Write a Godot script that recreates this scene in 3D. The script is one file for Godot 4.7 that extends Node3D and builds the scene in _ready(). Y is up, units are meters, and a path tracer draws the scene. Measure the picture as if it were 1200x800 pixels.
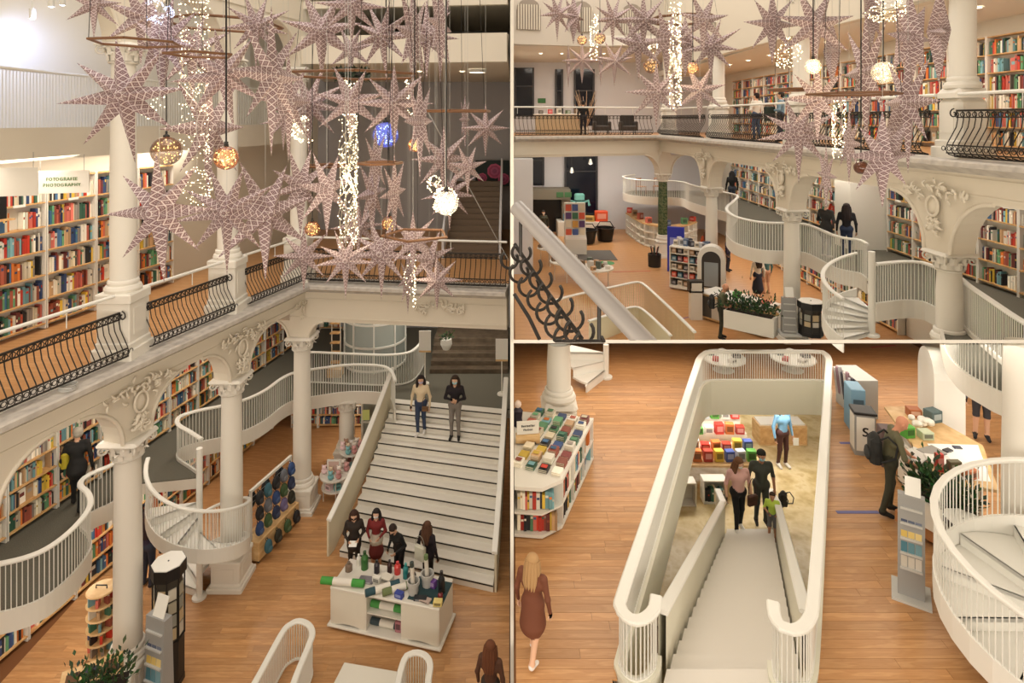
extends Node3D
# A tall book shop hall in three bays, built at real size. Camera at 12 m above the lowest floor.
const F := 700.0
const HZ := 140.0
const EYE := 12.0
var rng := RandomNumberGenerator.new()
var counts := {}
var mats := {}

class MB:
	var v := PackedVector3Array()
	var n := PackedVector3Array()
	var c := PackedColorArray()
	var u := PackedVector2Array()
	var col := Color(1, 1, 1)
	func vert(p: Vector3, nn: Vector3, t := Vector2.ZERO):
		v.append(p); n.append(nn); c.append(col); u.append(t)
	func tri(a: Vector3, b: Vector3, d: Vector3):
		var nn := (b - a).cross(d - a)
		if nn.length_squared() < 1e-16: return
		nn = nn.normalized()
		vert(a, nn); vert(d, nn); vert(b, nn)
	func tris(a: Vector3, b: Vector3, d: Vector3, na: Vector3, nb: Vector3, nd: Vector3):
		vert(a, na); vert(d, nd); vert(b, nb)
	func quad(a: Vector3, b: Vector3, d: Vector3, e: Vector3):
		tri(a, b, d); tri(a, d, e)
	func quads(a, b, d, e, na, nb, nd, ne):
		tris(a, b, d, na, nb, nd); tris(a, d, e, na, nd, ne)
	# box by centre, size, basis
	func box(ctr: Vector3, s: Vector3, bs := Basis.IDENTITY):
		var h := s * 0.5
		var x := bs.x * h.x
		var y := bs.y * h.y
		var z := bs.z * h.z
		var p := [ctr - x - y - z, ctr + x - y - z, ctr + x + y - z, ctr - x + y - z, ctr - x - y + z, ctr + x - y + z, ctr + x + y + z, ctr - x + y + z]
		quad(p[4], p[5], p[6], p[7]); quad(p[1], p[0], p[3], p[2]); quad(p[5], p[1], p[2], p[6])
		quad(p[0], p[4], p[7], p[3]); quad(p[7], p[6], p[2], p[3]); quad(p[0], p[1], p[5], p[4])
	# box standing on its base centre, with chamfered vertical and top edges
	func cbox(base: Vector3, s: Vector3, b := 0.02, turn := 0.0):
		var bs := Basis(Vector3.UP, turn)
		var hx := s.x / 2; var hz := s.z / 2
		var ring := func(i: float, y: float) -> Array:
			var r := []
			for q in [[hx - i, hz - b], [hx - b, hz - i], [-hx + b, hz - i], [-hx + i, hz - b], [-hx + i, -hz + b], [-hx + b, -hz + i], [hx - b, -hz + i], [hx - i, -hz + b]]:
				r.append(base + bs * Vector3(q[0], y, q[1]))
			return r
		var r0: Array = ring.call(0.0, 0.0)
		var r1: Array = ring.call(0.0, s.y - b)
		var r2: Array = ring.call(b, s.y)
		for i in 8:
			var j := (i + 1) % 8
			quad(r0[j], r0[i], r1[i], r1[j]); quad(r1[j], r1[i], r2[i], r2[j])
		for i in range(1, 7):
			tri(r2[0], r2[i + 1], r2[i]); tri(r0[0], r0[i], r0[i + 1])
	func lathe(base: Vector3, prof: Array, seg := 16, smooth := true, turn := 0.0):
		var k := prof.size()
		for i in k - 1:
			var a: Vector2 = prof[i]
			var b: Vector2 = prof[i + 1]
			var d := b - a
			var nr := Vector2(d.y, -d.x).normalized()
			for j in seg:
				var t0 := TAU * j / seg + turn
				var t1 := TAU * (j + 1) / seg + turn
				var c0 := Vector3(cos(t0), 0, -sin(t0)); var c1 := Vector3(cos(t1), 0, -sin(t1))
				var p0 := base + c0 * a.x + Vector3.UP * a.y; var p1 := base + c1 * a.x + Vector3.UP * a.y
				var p2 := base + c1 * b.x + Vector3.UP * b.y; var p3 := base + c0 * b.x + Vector3.UP * b.y
				if smooth:
					var n0 := c0 * nr.x + Vector3.UP * nr.y; var n1 := c1 * nr.x + Vector3.UP * nr.y
					quads(p0, p1, p2, p3, n0, n1, n1, n0)
				else:
					quad(p0, p1, p2, p3)
	func ball(ctr: Vector3, r: Vector3, seg := 12, rings := 8, bs := Basis.IDENTITY):
		for i in rings:
			for j in seg:
				var q := []
				var m := []
				for w in [[i, j], [i, j + 1], [i + 1, j + 1], [i + 1, j]]:
					var ph: float = PI * w[0] / rings - PI / 2; var th: float = TAU * w[1] / seg
					var d := Vector3(cos(ph) * cos(th), sin(ph), -cos(ph) * sin(th))
					q.append(ctr + bs * (d * r)); m.append((bs * (d / r)).normalized())
				quads(q[0], q[1], q[2], q[3], m[0], m[1], m[2], m[3])
	func tube(path: PackedVector3Array, r, sides := 6, closed := false):
		var k := path.size()
		if k < 2: return
		var rings := []
		var nrs := []
		var up := Vector3.UP
		for i in k:
			var a := path[(i - 1 + k) % k] if (closed or i > 0) else path[i]
			var b := path[(i + 1) % k] if (closed or i < k - 1) else path[i]
			var t := (b - a).normalized()
			var ref := up if abs(t.dot(up)) < 0.95 else Vector3.RIGHT
			var sx := t.cross(ref).normalized()
			if i > 0 and not rings.is_empty():
				var ps: Vector3 = nrs[i - 1][0]
				sx = (ps - t * ps.dot(t)).normalized()
			var sy := sx.cross(t)
			var ra: float = r[i] if r is Array or r is PackedFloat32Array else r
			var rg := []
			var ng := []
			for j in sides:
				var th := TAU * j / sides
				var d := sx * cos(th) + sy * sin(th)
				rg.append(path[i] + d * ra); ng.append(d)
			rings.append(rg); nrs.append(ng)
		for i in (k if closed else k - 1):
			var i2 := (i + 1) % k
			for j in sides:
				var j2 := (j + 1) % sides
				quads(rings[i][j2], rings[i][j], rings[i2][j], rings[i2][j2], nrs[i][j2], nrs[i][j], nrs[i2][j], nrs[i2][j2])
		if not closed:
			for j in range(1, sides - 1):
				tri(rings[0][0], rings[0][j], rings[0][j + 1]); tri(rings[k - 1][0], rings[k - 1][j + 1], rings[k - 1][j])
	func rod(a: Vector3, b: Vector3, r: float, sides := 4):
		tube(PackedVector3Array([a, b]), r, sides)
	# sweep a closed profile (x to the path's left side, y up) along a path; sides stay upright
	func sweep(path: PackedVector3Array, prof: Array, closed := false):
		var k := path.size(); var m := prof.size()
		var rings := []
		for i in k:
			var a := path[(i - 1 + k) % k] if (closed or i > 0) else path[i]
			var b := path[(i + 1) % k] if (closed or i < k - 1) else path[i]
			var t0 := path[i] - a; var t1 := b - path[i]
			t0.y = 0; t1.y = 0
			if t0.length() < 1e-6: t0 = t1
			if t1.length() < 1e-6: t1 = t0
			t0 = t0.normalized(); t1 = t1.normalized()
			var t := (t0 + t1)
			t = t0 if t.length() < 0.2 else t.normalized()
			var side := Vector3(t.z, 0, -t.x)
			var mit: float = 1.0 / max(0.4, t.dot(t1))
			var rg := []
			for q in prof: rg.append(path[i] + side * q.x * mit + Vector3.UP * q.y)
			rings.append(rg)
		for i in (k if closed else k - 1):
			var i2 := (i + 1) % k
			for j in m:
				var j2 := (j + 1) % m
				quad(rings[i][j], rings[i2][j], rings[i2][j2], rings[i][j2])
		if not closed:
			for j in range(1, m - 1):
				tri(rings[0][0], rings[0][j], rings[0][j + 1]); tri(rings[k - 1][0], rings[k - 1][j + 1], rings[k - 1][j])
	func prism(poly: PackedVector2Array, y0: float, y1: float):   # poly in (x, z)
		var idx := Geometry2D.triangulate_polygon(poly)
		for i in range(0, idx.size(), 3):
			var a := poly[idx[i]]; var b := poly[idx[i + 1]]; var d := poly[idx[i + 2]]
			var cr := (b - a).cross(d - a)
			if cr < 0:
				var t := b; b = d; d = t
			tri(Vector3(a.x, y1, a.y), Vector3(d.x, y1, d.y), Vector3(b.x, y1, b.y))
			tri(Vector3(a.x, y0, a.y), Vector3(b.x, y0, b.y), Vector3(d.x, y0, d.y))
		var area := 0.0
		for i in poly.size(): area += poly[i].cross(poly[(i + 1) % poly.size()])
		for i in poly.size():
			var a := poly[i]; var b := poly[(i + 1) % poly.size()]
			if area < 0:
				var t := a; a = b; b = t
			quad(Vector3(b.x, y0, b.y), Vector3(a.x, y0, a.y), Vector3(a.x, y1, a.y), Vector3(b.x, y1, b.y))
	# upright polygon plate: poly in (s, y) along direction d from o, thickness th towards nrm
	func plate(o: Vector3, d: Vector3, nrm: Vector3, poly: PackedVector2Array, th: float):
		var idx := Geometry2D.triangulate_polygon(poly)
		var up := Vector3.UP
		for i in range(0, idx.size(), 3):
			var q := []
			for w in 3:
				var p := poly[idx[i + w]]
				q.append(o + d * p.x + up * p.y)
			if (q[1] - q[0]).cross(q[2] - q[0]).dot(nrm) < 0:
				var t = q[1]; q[1] = q[2]; q[2] = t
			tri(q[0] + nrm * th, q[1] + nrm * th, q[2] + nrm * th); tri(q[0], q[2], q[1])
		var area := 0.0
		for i in poly.size(): area += poly[i].cross(poly[(i + 1) % poly.size()])
		var flip := (d.cross(up).dot(nrm) > 0) == (area > 0)
		for i in poly.size():
			var a := poly[i]; var b := poly[(i + 1) % poly.size()]
			if flip:
				var t := a; a = b; b = t
			var pa := o + d * a.x + up * a.y; var pb := o + d * b.x + up * b.y
			quad(pb, pa, pa + nrm * th, pb + nrm * th)
	func mesh() -> ArrayMesh:
		var arr := []
		arr.resize(Mesh.ARRAY_MAX)
		arr[Mesh.ARRAY_VERTEX] = v; arr[Mesh.ARRAY_NORMAL] = n; arr[Mesh.ARRAY_COLOR] = c; arr[Mesh.ARRAY_TEX_UV] = u
		var am := ArrayMesh.new()
		if v.size() > 0: am.add_surface_from_arrays(Mesh.PRIMITIVE_TRIANGLES, arr)
		return am

# ---- places: a point of the hall by its direction and depth, or its direction and floor level
func pt(x: float, y: float, z: float) -> Vector3:
	return Vector3((x - 600.0) * z / F, EYE - (y - HZ) * z / F, -z)
func on(x: float, y: float, lv: float) -> Vector3:
	return pt(x, y, F * (EYE - lv) / (y - HZ))
func rgb(r: float, g: float, b: float) -> Color:
	return Color(r / 255.0, g / 255.0, b / 255.0)
func lin(cc: Color) -> Color:
	return cc.srgb_to_linear()

# ---- things
func numbered(called: String) -> String:
	var k: int = counts.get(called, 0)
	counts[called] = k + 1
	return called if k == 0 else "%s_%03d" % [called, k]
func thing(called: String, label: String, category: String, at := Vector3.ZERO, group := "") -> Node3D:
	var o := Node3D.new()
	o.name = numbered(called)
	add_child(o)
	o.position = at
	o.set_meta("label", label); o.set_meta("category", category)
	if group != "": o.set_meta("group", group)
	return o
func struct(called: String, mb: MB, m: Material, label := "") -> MeshInstance3D:
	var o := MeshInstance3D.new()
	o.name = numbered(called); o.mesh = mb.mesh(); o.material_override = m
	add_child(o)
	o.set_meta("kind", "structure")
	if label != "": o.set_meta("label", label)
	return o
# a part; world = true when its shape was laid out in hall coordinates
func part(called: String, mb: MB, m: Material, parent: Node3D, world := false, stuff := false) -> MeshInstance3D:
	var o := MeshInstance3D.new()
	o.name = called; o.mesh = mb.mesh(); o.material_override = m
	parent.add_child(o, true)
	if world:
		var q := parent
		var off := Vector3.ZERO
		while q != self:
			off += q.position; q = q.get_parent()
		o.position = -off
	if stuff: o.set_meta("kind", "stuff")
	return o
func single(called: String, mb: MB, m: Material, label: String, category: String, group := "", at := Vector3.ZERO) -> MeshInstance3D:
	var o := MeshInstance3D.new()
	o.name = numbered(called); o.mesh = mb.mesh(); o.material_override = m
	add_child(o)
	o.position = at
	o.set_meta("label", label); o.set_meta("category", category)
	if group != "": o.set_meta("group", group)
	return o
func mesh_part(called: String, me: Mesh, m: Material, parent: Node3D, at := Vector3.ZERO, bs := Basis.IDENTITY) -> MeshInstance3D:
	var o := MeshInstance3D.new()
	o.name = called; o.mesh = me; o.material_override = m
	parent.add_child(o, true)
	o.transform = Transform3D(bs, at)
	return o

# ---- materials
func mat(cc: Color, rough := 0.6, metal := 0.0, spec := 0.5) -> StandardMaterial3D:
	var key := "%s/%f/%f/%f" % [cc.to_html(), rough, metal, spec]
	if mats.has(key): return mats[key]
	var m := StandardMaterial3D.new()
	m.albedo_color = cc; m.roughness = rough; m.metallic = metal; m.metallic_specular = spec
	mats[key] = m
	return m
func glow(cc: Color, e: float) -> StandardMaterial3D:
	var key := "g%s/%f" % [cc.to_html(), e]
	if mats.has(key): return mats[key]
	var m := StandardMaterial3D.new()
	m.albedo_color = cc; m.emission_enabled = true; m.emission = cc; m.emission_energy_multiplier = e
	mats[key] = m
	return m
func vcol(rough := 0.7) -> StandardMaterial3D:
	var key := "v%f" % rough
	if mats.has(key): return mats[key]
	var m := StandardMaterial3D.new()
	m.vertex_color_use_as_albedo = true; m.roughness = rough
	mats[key] = m
	return m
func noise_tex(freq: float, seed_: int, ramp: Array, size := 256, stretch := false) -> NoiseTexture2D:
	var nz := FastNoiseLite.new()
	nz.noise_type = FastNoiseLite.TYPE_SIMPLEX_SMOOTH
	nz.frequency = freq; nz.seed = seed_; nz.fractal_octaves = 4
	var t := NoiseTexture2D.new()
	t.width = size; t.height = size; t.seamless = true; t.noise = nz
	var g := Gradient.new()
	g.offsets = PackedFloat32Array(ramp.map(func(q): return q[0]))
	g.colors = PackedColorArray(ramp.map(func(q): return q[1]))
	t.color_ramp = g
	return t
func tri_mat(key: String, tex: Texture2D, scale: Vector3, rough: float, tint := Color.WHITE) -> StandardMaterial3D:
	var m := StandardMaterial3D.new()
	m.albedo_texture = tex; m.albedo_color = tint; m.uv1_triplanar = true; m.uv1_world_triplanar = true; m.uv1_scale = scale; m.roughness = rough
	mats[key] = m
	return m
func spline(pts: PackedVector3Array, step := 0.12, closed := false) -> PackedVector3Array:
	var out := PackedVector3Array()
	var k := pts.size()
	for i in (k if closed else k - 1):
		var p0 := pts[(i - 1 + k) % k] if (closed or i > 0) else pts[i]
		var p1 := pts[i]
		var p2 := pts[(i + 1) % k]
		var p3 := pts[(i + 2) % k] if (closed or i < k - 2) else p2
		var m: int = max(1, int(ceil(p1.distance_to(p2) / step)))
		for j in m: out.append(p1.cubic_interpolate(p2, p0, p3, float(j) / m))
	if not closed: out.append(pts[k - 1])
	return out
func even(path: PackedVector3Array, gap: float) -> PackedVector3Array:
	var out := PackedVector3Array()
	var left := 0.0
	for i in path.size() - 1:
		var a := path[i]; var b := path[i + 1]
		var l := a.distance_to(b)
		while left < l:
			out.append(a.lerp(b, left / l)); left += gap
		left -= l
	return out
func lift(path: PackedVector3Array, dy: float) -> PackedVector3Array:
	var o := PackedVector3Array()
	for p in path: o.append(p + Vector3.UP * dy)
	return o
func rect_prof(x0: float, x1: float, y0: float, y1: float) -> Array:
	return [Vector2(x0, y0), Vector2(x1, y0), Vector2(x1, y1), Vector2(x0, y1)]
func round_prof(w: float, h: float, b: float) -> Array:
	var x := w / 2; var y := h / 2
	return [Vector2(-x + b, -y), Vector2(x - b, -y), Vector2(x, -y + b), Vector2(x, y - b), Vector2(x - b, y), Vector2(-x + b, y), Vector2(-x, y - b), Vector2(-x, -y + b)]

# ---- shared builders -------------------------------------------------------
var M := {}
func make_materials():
	M.white = mat(rgb(226, 222, 212), 0.55)
	M.paint = mat(rgb(218, 210, 194), 0.6)
	M.cool = mat(rgb(214, 214, 218), 0.7)
	M.steel_white = mat(rgb(230, 229, 222), 0.35)
	M.iron = mat(rgb(46, 42, 38), 0.5, 0.3)
	M.brass = mat(rgb(120, 84, 58), 0.45, 0.2)
	M.dark = mat(rgb(28, 26, 25), 0.5)
	M.black = mat(rgb(16, 16, 17), 0.45)
	M.grey = mat(rgb(150, 150, 148), 0.5)
	M.lightgrey = mat(rgb(190, 190, 186), 0.5)
	M.steel = mat(rgb(170, 170, 172), 0.3, 0.9)
	M.shelfwood = tri_mat("shelfwood", noise_tex(0.02, 5, [[0.0, rgb(188, 142, 88)], [0.5, rgb(206, 163, 108)], [1.0, rgb(222, 184, 130)]], 128), Vector3(1.5, 1.5, 1.5), 0.55)
	M.carpet = tri_mat("carpet", noise_tex(0.12, 9, [[0.0, rgb(84, 82, 72)], [0.5, rgb(101, 99, 88)], [1.0, rgb(120, 117, 104)]], 256), Vector3(1.2, 1.2, 1.2), 0.95)
	M.stone = tri_mat("stone", noise_tex(0.02, 31, [[0.0, rgb(176, 150, 98)], [0.4, rgb(204, 184, 136)], [0.7, rgb(216, 200, 158)], [1.0, rgb(190, 166, 116)]], 256), Vector3(0.35, 0.35, 0.35), 0.35)
	M.marble = tri_mat("marble", noise_tex(0.03, 41, [[0.0, rgb(40, 58, 40)], [0.45, rgb(72, 92, 62)], [0.6, rgb(112, 120, 84)], [1.0, rgb(52, 66, 44)]], 128), Vector3(1.2, 1.2, 1.2), 0.25)
	M.woodlight = tri_mat("woodlight", noise_tex(0.02, 15, [[0.0, rgb(196, 156, 104)], [0.5, rgb(214, 178, 126)], [1.0, rgb(226, 194, 146)]], 128), Vector3(1, 3, 1), 0.5)
	for i in 5:
		var f := 0.955 + 0.025 * i
		var a := rgb(176 * f, 128 * f, 82 * f); var b := rgb(187 * f, 140 * f, 93 * f); var d := rgb(197 * f, 151 * f, 104 * f)
		var m := tri_mat("plank%d" % i, noise_tex(0.012, 60 + i, [[0.0, a], [0.35, b], [0.5, rgb(181 * f, 133 * f, 86 * f)], [0.7, d], [1.0, b]], 256), Vector3(0.3, 1.5, 2.6), 0.32)
		M["plank%d" % i] = m
	M.plankbase = mat(rgb(120, 76, 40), 0.7)
	M.dtread = tri_mat("dtread", noise_tex(0.02, 17, [[0.0, rgb(84, 72, 58)], [1.0, rgb(112, 98, 80)]], 128), Vector3(1, 1, 1), 0.6)

# leafy column capital, base at origin, height h, for shaft radius r
var capital_mesh: ArrayMesh
func make_capital():
	var b := MB.new()
	b.lathe(Vector3.ZERO, [Vector2(0.27, 0), Vector2(0.30, 0.03), Vector2(0.27, 0.06), Vector2(0.27, 0.1), Vector2(0.29, 0.25), Vector2(0.36, 0.36), Vector2(0.40, 0.38), Vector2(0, 0.38)], 16)
	b.cbox(Vector3(0, 0.38, 0), Vector3(0.82, 0.07, 0.82), 0.05)
	for tier in 2:
		for k in 8:
			var th := TAU * (k + 0.5 * tier) / 8
			var d := Vector3(cos(th), 0, sin(th)); var s := Vector3(-sin(th), 0, cos(th))
			var y0 := 0.06 + 0.12 * tier
			var prev := []
			for i in 5:
				var t := i / 4.0
				var r := 0.28 + 0.03 * tier + 0.12 * t * t
				var y := y0 + 0.17 * sin(t * 2.2) / 0.95
				var w := 0.085 * (1.0 - 0.75 * t * t)
				var cur := [d * (r + 0.0) + Vector3.UP * y - s * w, d * (r + 0.035) + Vector3.UP * y, d * r + Vector3.UP * y + s * w]
				if i > 0:
					b.quad(prev[0], prev[1], cur[1], cur[0]); b.quad(prev[1], prev[2], cur[2], cur[1])
				prev = cur
	for k in 4:
		var th := TAU * (k + 0.5) / 4
		var d := Vector3(cos(th), 0, sin(th))
		var p := PackedVector3Array()
		for i in 15:
			var a := i * 0.62; var r := 0.105 - 0.0066 * i
			p.append(d * (0.42 + r * sin(a)) + Vector3.UP * (0.275 + r * cos(a)))
		b.tube(p, 0.024, 5)
	capital_mesh = b.mesh()
func column(base: Vector3, ycap: float, r: float, label: String, group: String, ped := 0.8, shaft_mat: Material = null, oct := false, cap := true):
	var t := thing("column", label, "column", base, group)
	var H := ycap - base.y
	var p := MB.new()
	var w := r * 2.75
	if ped > 0:
		p.cbox(Vector3.ZERO, Vector3(w * 1.22, ped * 0.16, w * 1.22), 0.02)
		p.cbox(Vector3(0, ped * 0.16, 0), Vector3(w * 1.08, ped * 0.1, w * 1.08), 0.03)
		p.cbox(Vector3(0, ped * 0.26, 0), Vector3(w, ped * 0.6, w), 0.1 if oct else 0.02)
		p.cbox(Vector3(0, ped * 0.86, 0), Vector3(w * 1.08, ped * 0.14, w * 1.08), 0.1 if oct else 0.03)
		for k in 4:   # raised field on each side of the die
			var a := k * PI / 2
			p.box(Basis(Vector3.UP, a) * Vector3(0, ped * 0.56, w * 0.5), Vector3(w * 0.6, ped * 0.4, 0.025), Basis(Vector3.UP, a))
		part("pedestal", p, M.white, t)
	var q := MB.new()
	q.lathe(Vector3(0, ped, 0), [Vector2(0, 0), Vector2(r * 1.36, 0), Vector2(r * 1.42, 0.06), Vector2(r * 1.32, 0.12), Vector2(r * 1.16, 0.14), Vector2(r * 1.2, 0.19), Vector2(r * 1.16, 0.23), Vector2(r * 1.02, 0.25)], 24)
	part("base_ring", q, M.white, t)
	var s := MB.new()
	s.lathe(Vector3(0, ped + 0.25, 0), [Vector2(r, 0), Vector2(r, (H - ped) * 0.4), Vector2(r * 0.9, H - ped - 0.25 - (0.4 if cap else 0.0))], 28)
	part("shaft", s, shaft_mat if shaft_mat else M.white, t)
	var k := r / 0.26
	if cap: mesh_part("capital", capital_mesh, M.white, t, Vector3(0, H - 0.45 * k, 0), Basis().scaled(Vector3(k, k, k)))
	return t

# arcade wall on a row of columns: dir along, inn into the wing
func arcade(called: String, o: Vector3, d: Vector3, inn: Vector3, spots: Array, s0: float, s1: float, ycap: float, ylin: float, ytop: float, foot := 0.34, th := 0.5, rad := 0.0):
	if rad <= 0: rad = ylin - ycap
	var poly := PackedVector2Array([Vector2(s0, ytop), Vector2(s0, ylin)])
	var tr := MB.new()
	for sp in spots:
		var pa := PackedVector3Array()
		var left := []
		for i in 9:
			var a := i / 8.0 * PI / 2
			left.append(Vector2(sp - foot - rad + rad * sin(a), ycap + (ylin - ycap) * cos(a)))
		for q in left: poly.append(q)
		var right := []
		for i in 9:
			var q: Vector2 = left[8 - i]
			right.append(Vector2(2 * sp - q.x, q.y))
		for q in right: poly.append(q)
		for side in [left, right]:
			var path := PackedVector3Array()
			for q in side: path.append(o + d * q.x + Vector3.UP * q.y - inn * (th / 2 + 0.0))
			tr.tube(path, 0.045, 6)
	poly.append(Vector2(s1, ylin)); poly.append(Vector2(s1, ytop))
	var b := MB.new()
	b.plate(o - inn * th / 2, d, inn, poly, th)
	struct(called, b, M.paint)
	var line := PackedVector3Array([o + d * s0 - inn * th / 2, o + d * s1 - inn * th / 2])
	# string mouldings of the fascia
	for y in [ylin + 0.12, ylin + (ytop - ylin) * 0.6]:
		tr.sweep(lift(line, y), rect_prof(-0.03, 0.03, -0.018, 0.018))
	struct("trim", tr, M.paint)
func ledge(path: PackedVector3Array, outw: float, inw: float, y: float, m: Material, flip := 1.0):
	var b := MB.new()
	var prof := [Vector2(-inw, -0.3), Vector2(outw * 0.35, -0.34), Vector2(outw * 0.5, -0.24), Vector2(outw * 0.8, -0.16), Vector2(outw, -0.12), Vector2(outw, -0.03), Vector2(outw - 0.03, 0), Vector2(-inw, 0)]
	if flip < 0:
		var r := []
		for q in prof: r.push_front(Vector2(-q.x, q.y))
		prof = r
	b.sweep(lift(path, y), prof)
	struct("trim", b, m)
# plaster cartouche: an oval shield in a spray of leaves, on a wall facing nrm
func cartouche(ctr: Vector3, d: Vector3, nrm: Vector3, s: float, label: String, seed_: int, wide := false):
	var t := thing("plaster_ornament", label, "ornament", ctr, "plaster sprays on the arcade")
	var r := RandomNumberGenerator.new(); r.seed = seed_
	var up := Vector3.UP
	if Basis(d, up, nrm).determinant() < 0: d = -d
	var sh := MB.new()
	var ring := PackedVector3Array()
	for i in 16: ring.append(d * cos(TAU * i / 16) * 0.2 * s + up * sin(TAU * i / 16) * 0.26 * s + nrm * 0.07 * s)
	if not wide:
		sh.tube(ring, 0.035 * s, 6, true)
		sh.ball(Vector3.ZERO, Vector3(0.17, 0.23, 0.06) * s, 12, 8, Basis(d, up, nrm))
		part("shield", sh, M.paint, t)
	var b := MB.new()
	for i in 64:
		var w := r.randf()
		var x: float; var y: float
		if wide:
			x = r.randf_range(-1, 1) * 0.95; y = r.randf_range(-0.12, 0.12) + 0.1 * cos(x * 5)
		elif i < 40:
			x = r.randf_range(-1, 1); y = 0.22 + 0.25 * r.randf_range(-1, 1) * (1.1 - abs(x)) + 0.1
			if Vector2(x, y * 0.8).length() < 0.2: x += 0.3 * sign(x)
		else:
			y = -0.25 - r.randf() * 0.42; x = r.randf_range(-1, 1) * 0.22 * (1.0 + y * 0.6)
		var ang := atan2(y, x) + r.randf_range(-0.7, 0.7)
		var e1 := (d * cos(ang) + up * sin(ang)); var e2 := nrm.cross(e1)
		var p := PackedVector3Array()
		var c0 := (d * x + up * y) * s
		var curl := r.randf_range(1.5, 4.5) * (1 if r.randf() < 0.5 else -1)
		var rr := []
		var cur := c0
		for k in 6:
			var a := ang + curl * (k / 5.0) * 0.8
			p.append(cur + nrm * (0.03 + 0.05 * sin(k * 0.6)) * s)
			rr.append((0.035 * sin(0.5 + k * 0.5) + 0.006) * s)
			cur += (d * cos(a) + up * sin(a)) * 0.045 * s
		b.tube(p, rr, 5)
	part("leaf_spray", b, M.paint, t)
	return t
# white slatted balustrade following a path at floor level
func slat_rail(label: String, path: PackedVector3Array, h: float, gap: float, group := "", rail_w := 0.11, foot := 0.06, bal_mat: Material = null, closed := false, called := "balcony_railing"):
	var t := thing(called, label, "railing", path[0], group)
	var a := MB.new()
	a.sweep(lift(path, h - 0.03), round_prof(rail_w, 0.06, 0.018), closed)
	part("handrail", a, M.steel_white, t, true)
	var b := MB.new()
	var pts := even(path, gap)
	for p in pts: b.tube(PackedVector3Array([p + Vector3.UP * foot, p + Vector3.UP * (h - 0.04)]), 0.011, 4)
	part("balusters", b, bal_mat if bal_mat else M.steel_white, t, true, true)
	var f := MB.new()
	f.sweep(lift(path, foot), rect_prof(-0.02, 0.02, -0.02, 0.02), closed)
	part("foot_rail", f, M.steel_white, t, true)
	return t
# pot-bellied iron balustrade panel between two points at ledge level; out = outwards
func iron_rail(label: String, p0: Vector3, p1: Vector3, out: Vector3, h: float, group: String, gap := 0.12):
	var t := thing("iron_railing", label, "railing", p0, group)
	var d := (p1 - p0).normalized()
	var belly := [Vector2(0.06, 0.06), Vector2(0.2, 0.1), Vector2(0.26, 0.2), Vector2(0.22, 0.33), Vector2(0.12, 0.5), Vector2(0.03, 0.66), Vector2(0.0, 0.82), Vector2(0.02, 1.0)]
	var b := MB.new(); var s := MB.new()
	var n := int(p0.distance_to(p1) / gap)
	for i in n + 1:
		var o := p0.lerp(p1, float(i) / n)
		var q := PackedVector3Array()
		for w in belly: q.append(o + out * w.x + Vector3.UP * w.y * h)
		b.tube(q, 0.013, 4)
		var ring := PackedVector3Array()
		for k in 8: ring.append(o + out * 0.02 + (d * cos(TAU * k / 8) * 0.5 + Vector3.UP * (sin(TAU * k / 8) * 0.5)) * 0.1 + Vector3.UP * (h - 0.08))
		s.tube(ring, 0.011, 4, true)
		var ring2 := PackedVector3Array()
		for k in 8: ring2.append(o + out * 0.25 + (d * cos(TAU * k / 8) + Vector3.UP * sin(TAU * k / 8)) * 0.045 + Vector3.UP * 0.22 * h + d * gap * 0.5)
		s.tube(ring2, 0.009, 4, true)
	part("balusters", b, M.iron, t, true, true)
	part("scrolls", s, M.iron, t, true, true)
	for w in [[0.02, 1.0, 0.02], [0.02, 0.86, 0.012], [0.23, 0.29, 0.014], [0.24, 0.13, 0.014], [0.06, 0.05, 0.014]]:
		var r := MB.new()
		r.sweep(PackedVector3Array([p0 + out * w[0] + Vector3.UP * w[1] * h, p1 + out * w[0] + Vector3.UP * w[1] * h]), rect_prof(-w[2], w[2], -w[2], w[2]))
		part("rail_bar", r, M.iron, t, true)
	# scrolled end brackets
	for o in [p0, p1]:
		var q := PackedVector3Array()
		for k in 14:
			var a := k * 0.5
			var rr := 0.1 - 0.006 * k
			q.append(o + out * (0.08 + rr * sin(a)) + Vector3.UP * (h - 0.06 + rr * cos(a)))
		var e := MB.new(); e.tube(q, 0.014, 5)
		part("end_scroll", e, M.iron, t, true)
	return t
func handrail(label: String, pts: PackedVector3Array, r: float, group := "", m: Material = null):
	var t := thing("handrail", label, "handrail", pts[0], group)
	var b := MB.new(); b.tube(pts, r, 10)
	part("rail_tube", b, m if m else M.steel_white, t, true)
	var g := even(pts, 1.5)
	for i in g.size():
		var p := MB.new(); p.rod(g[i], g[i] + Vector3.DOWN * 0.32, 0.012)
		part("bracket", p, m if m else M.steel_white, t, true)
	return t

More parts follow.
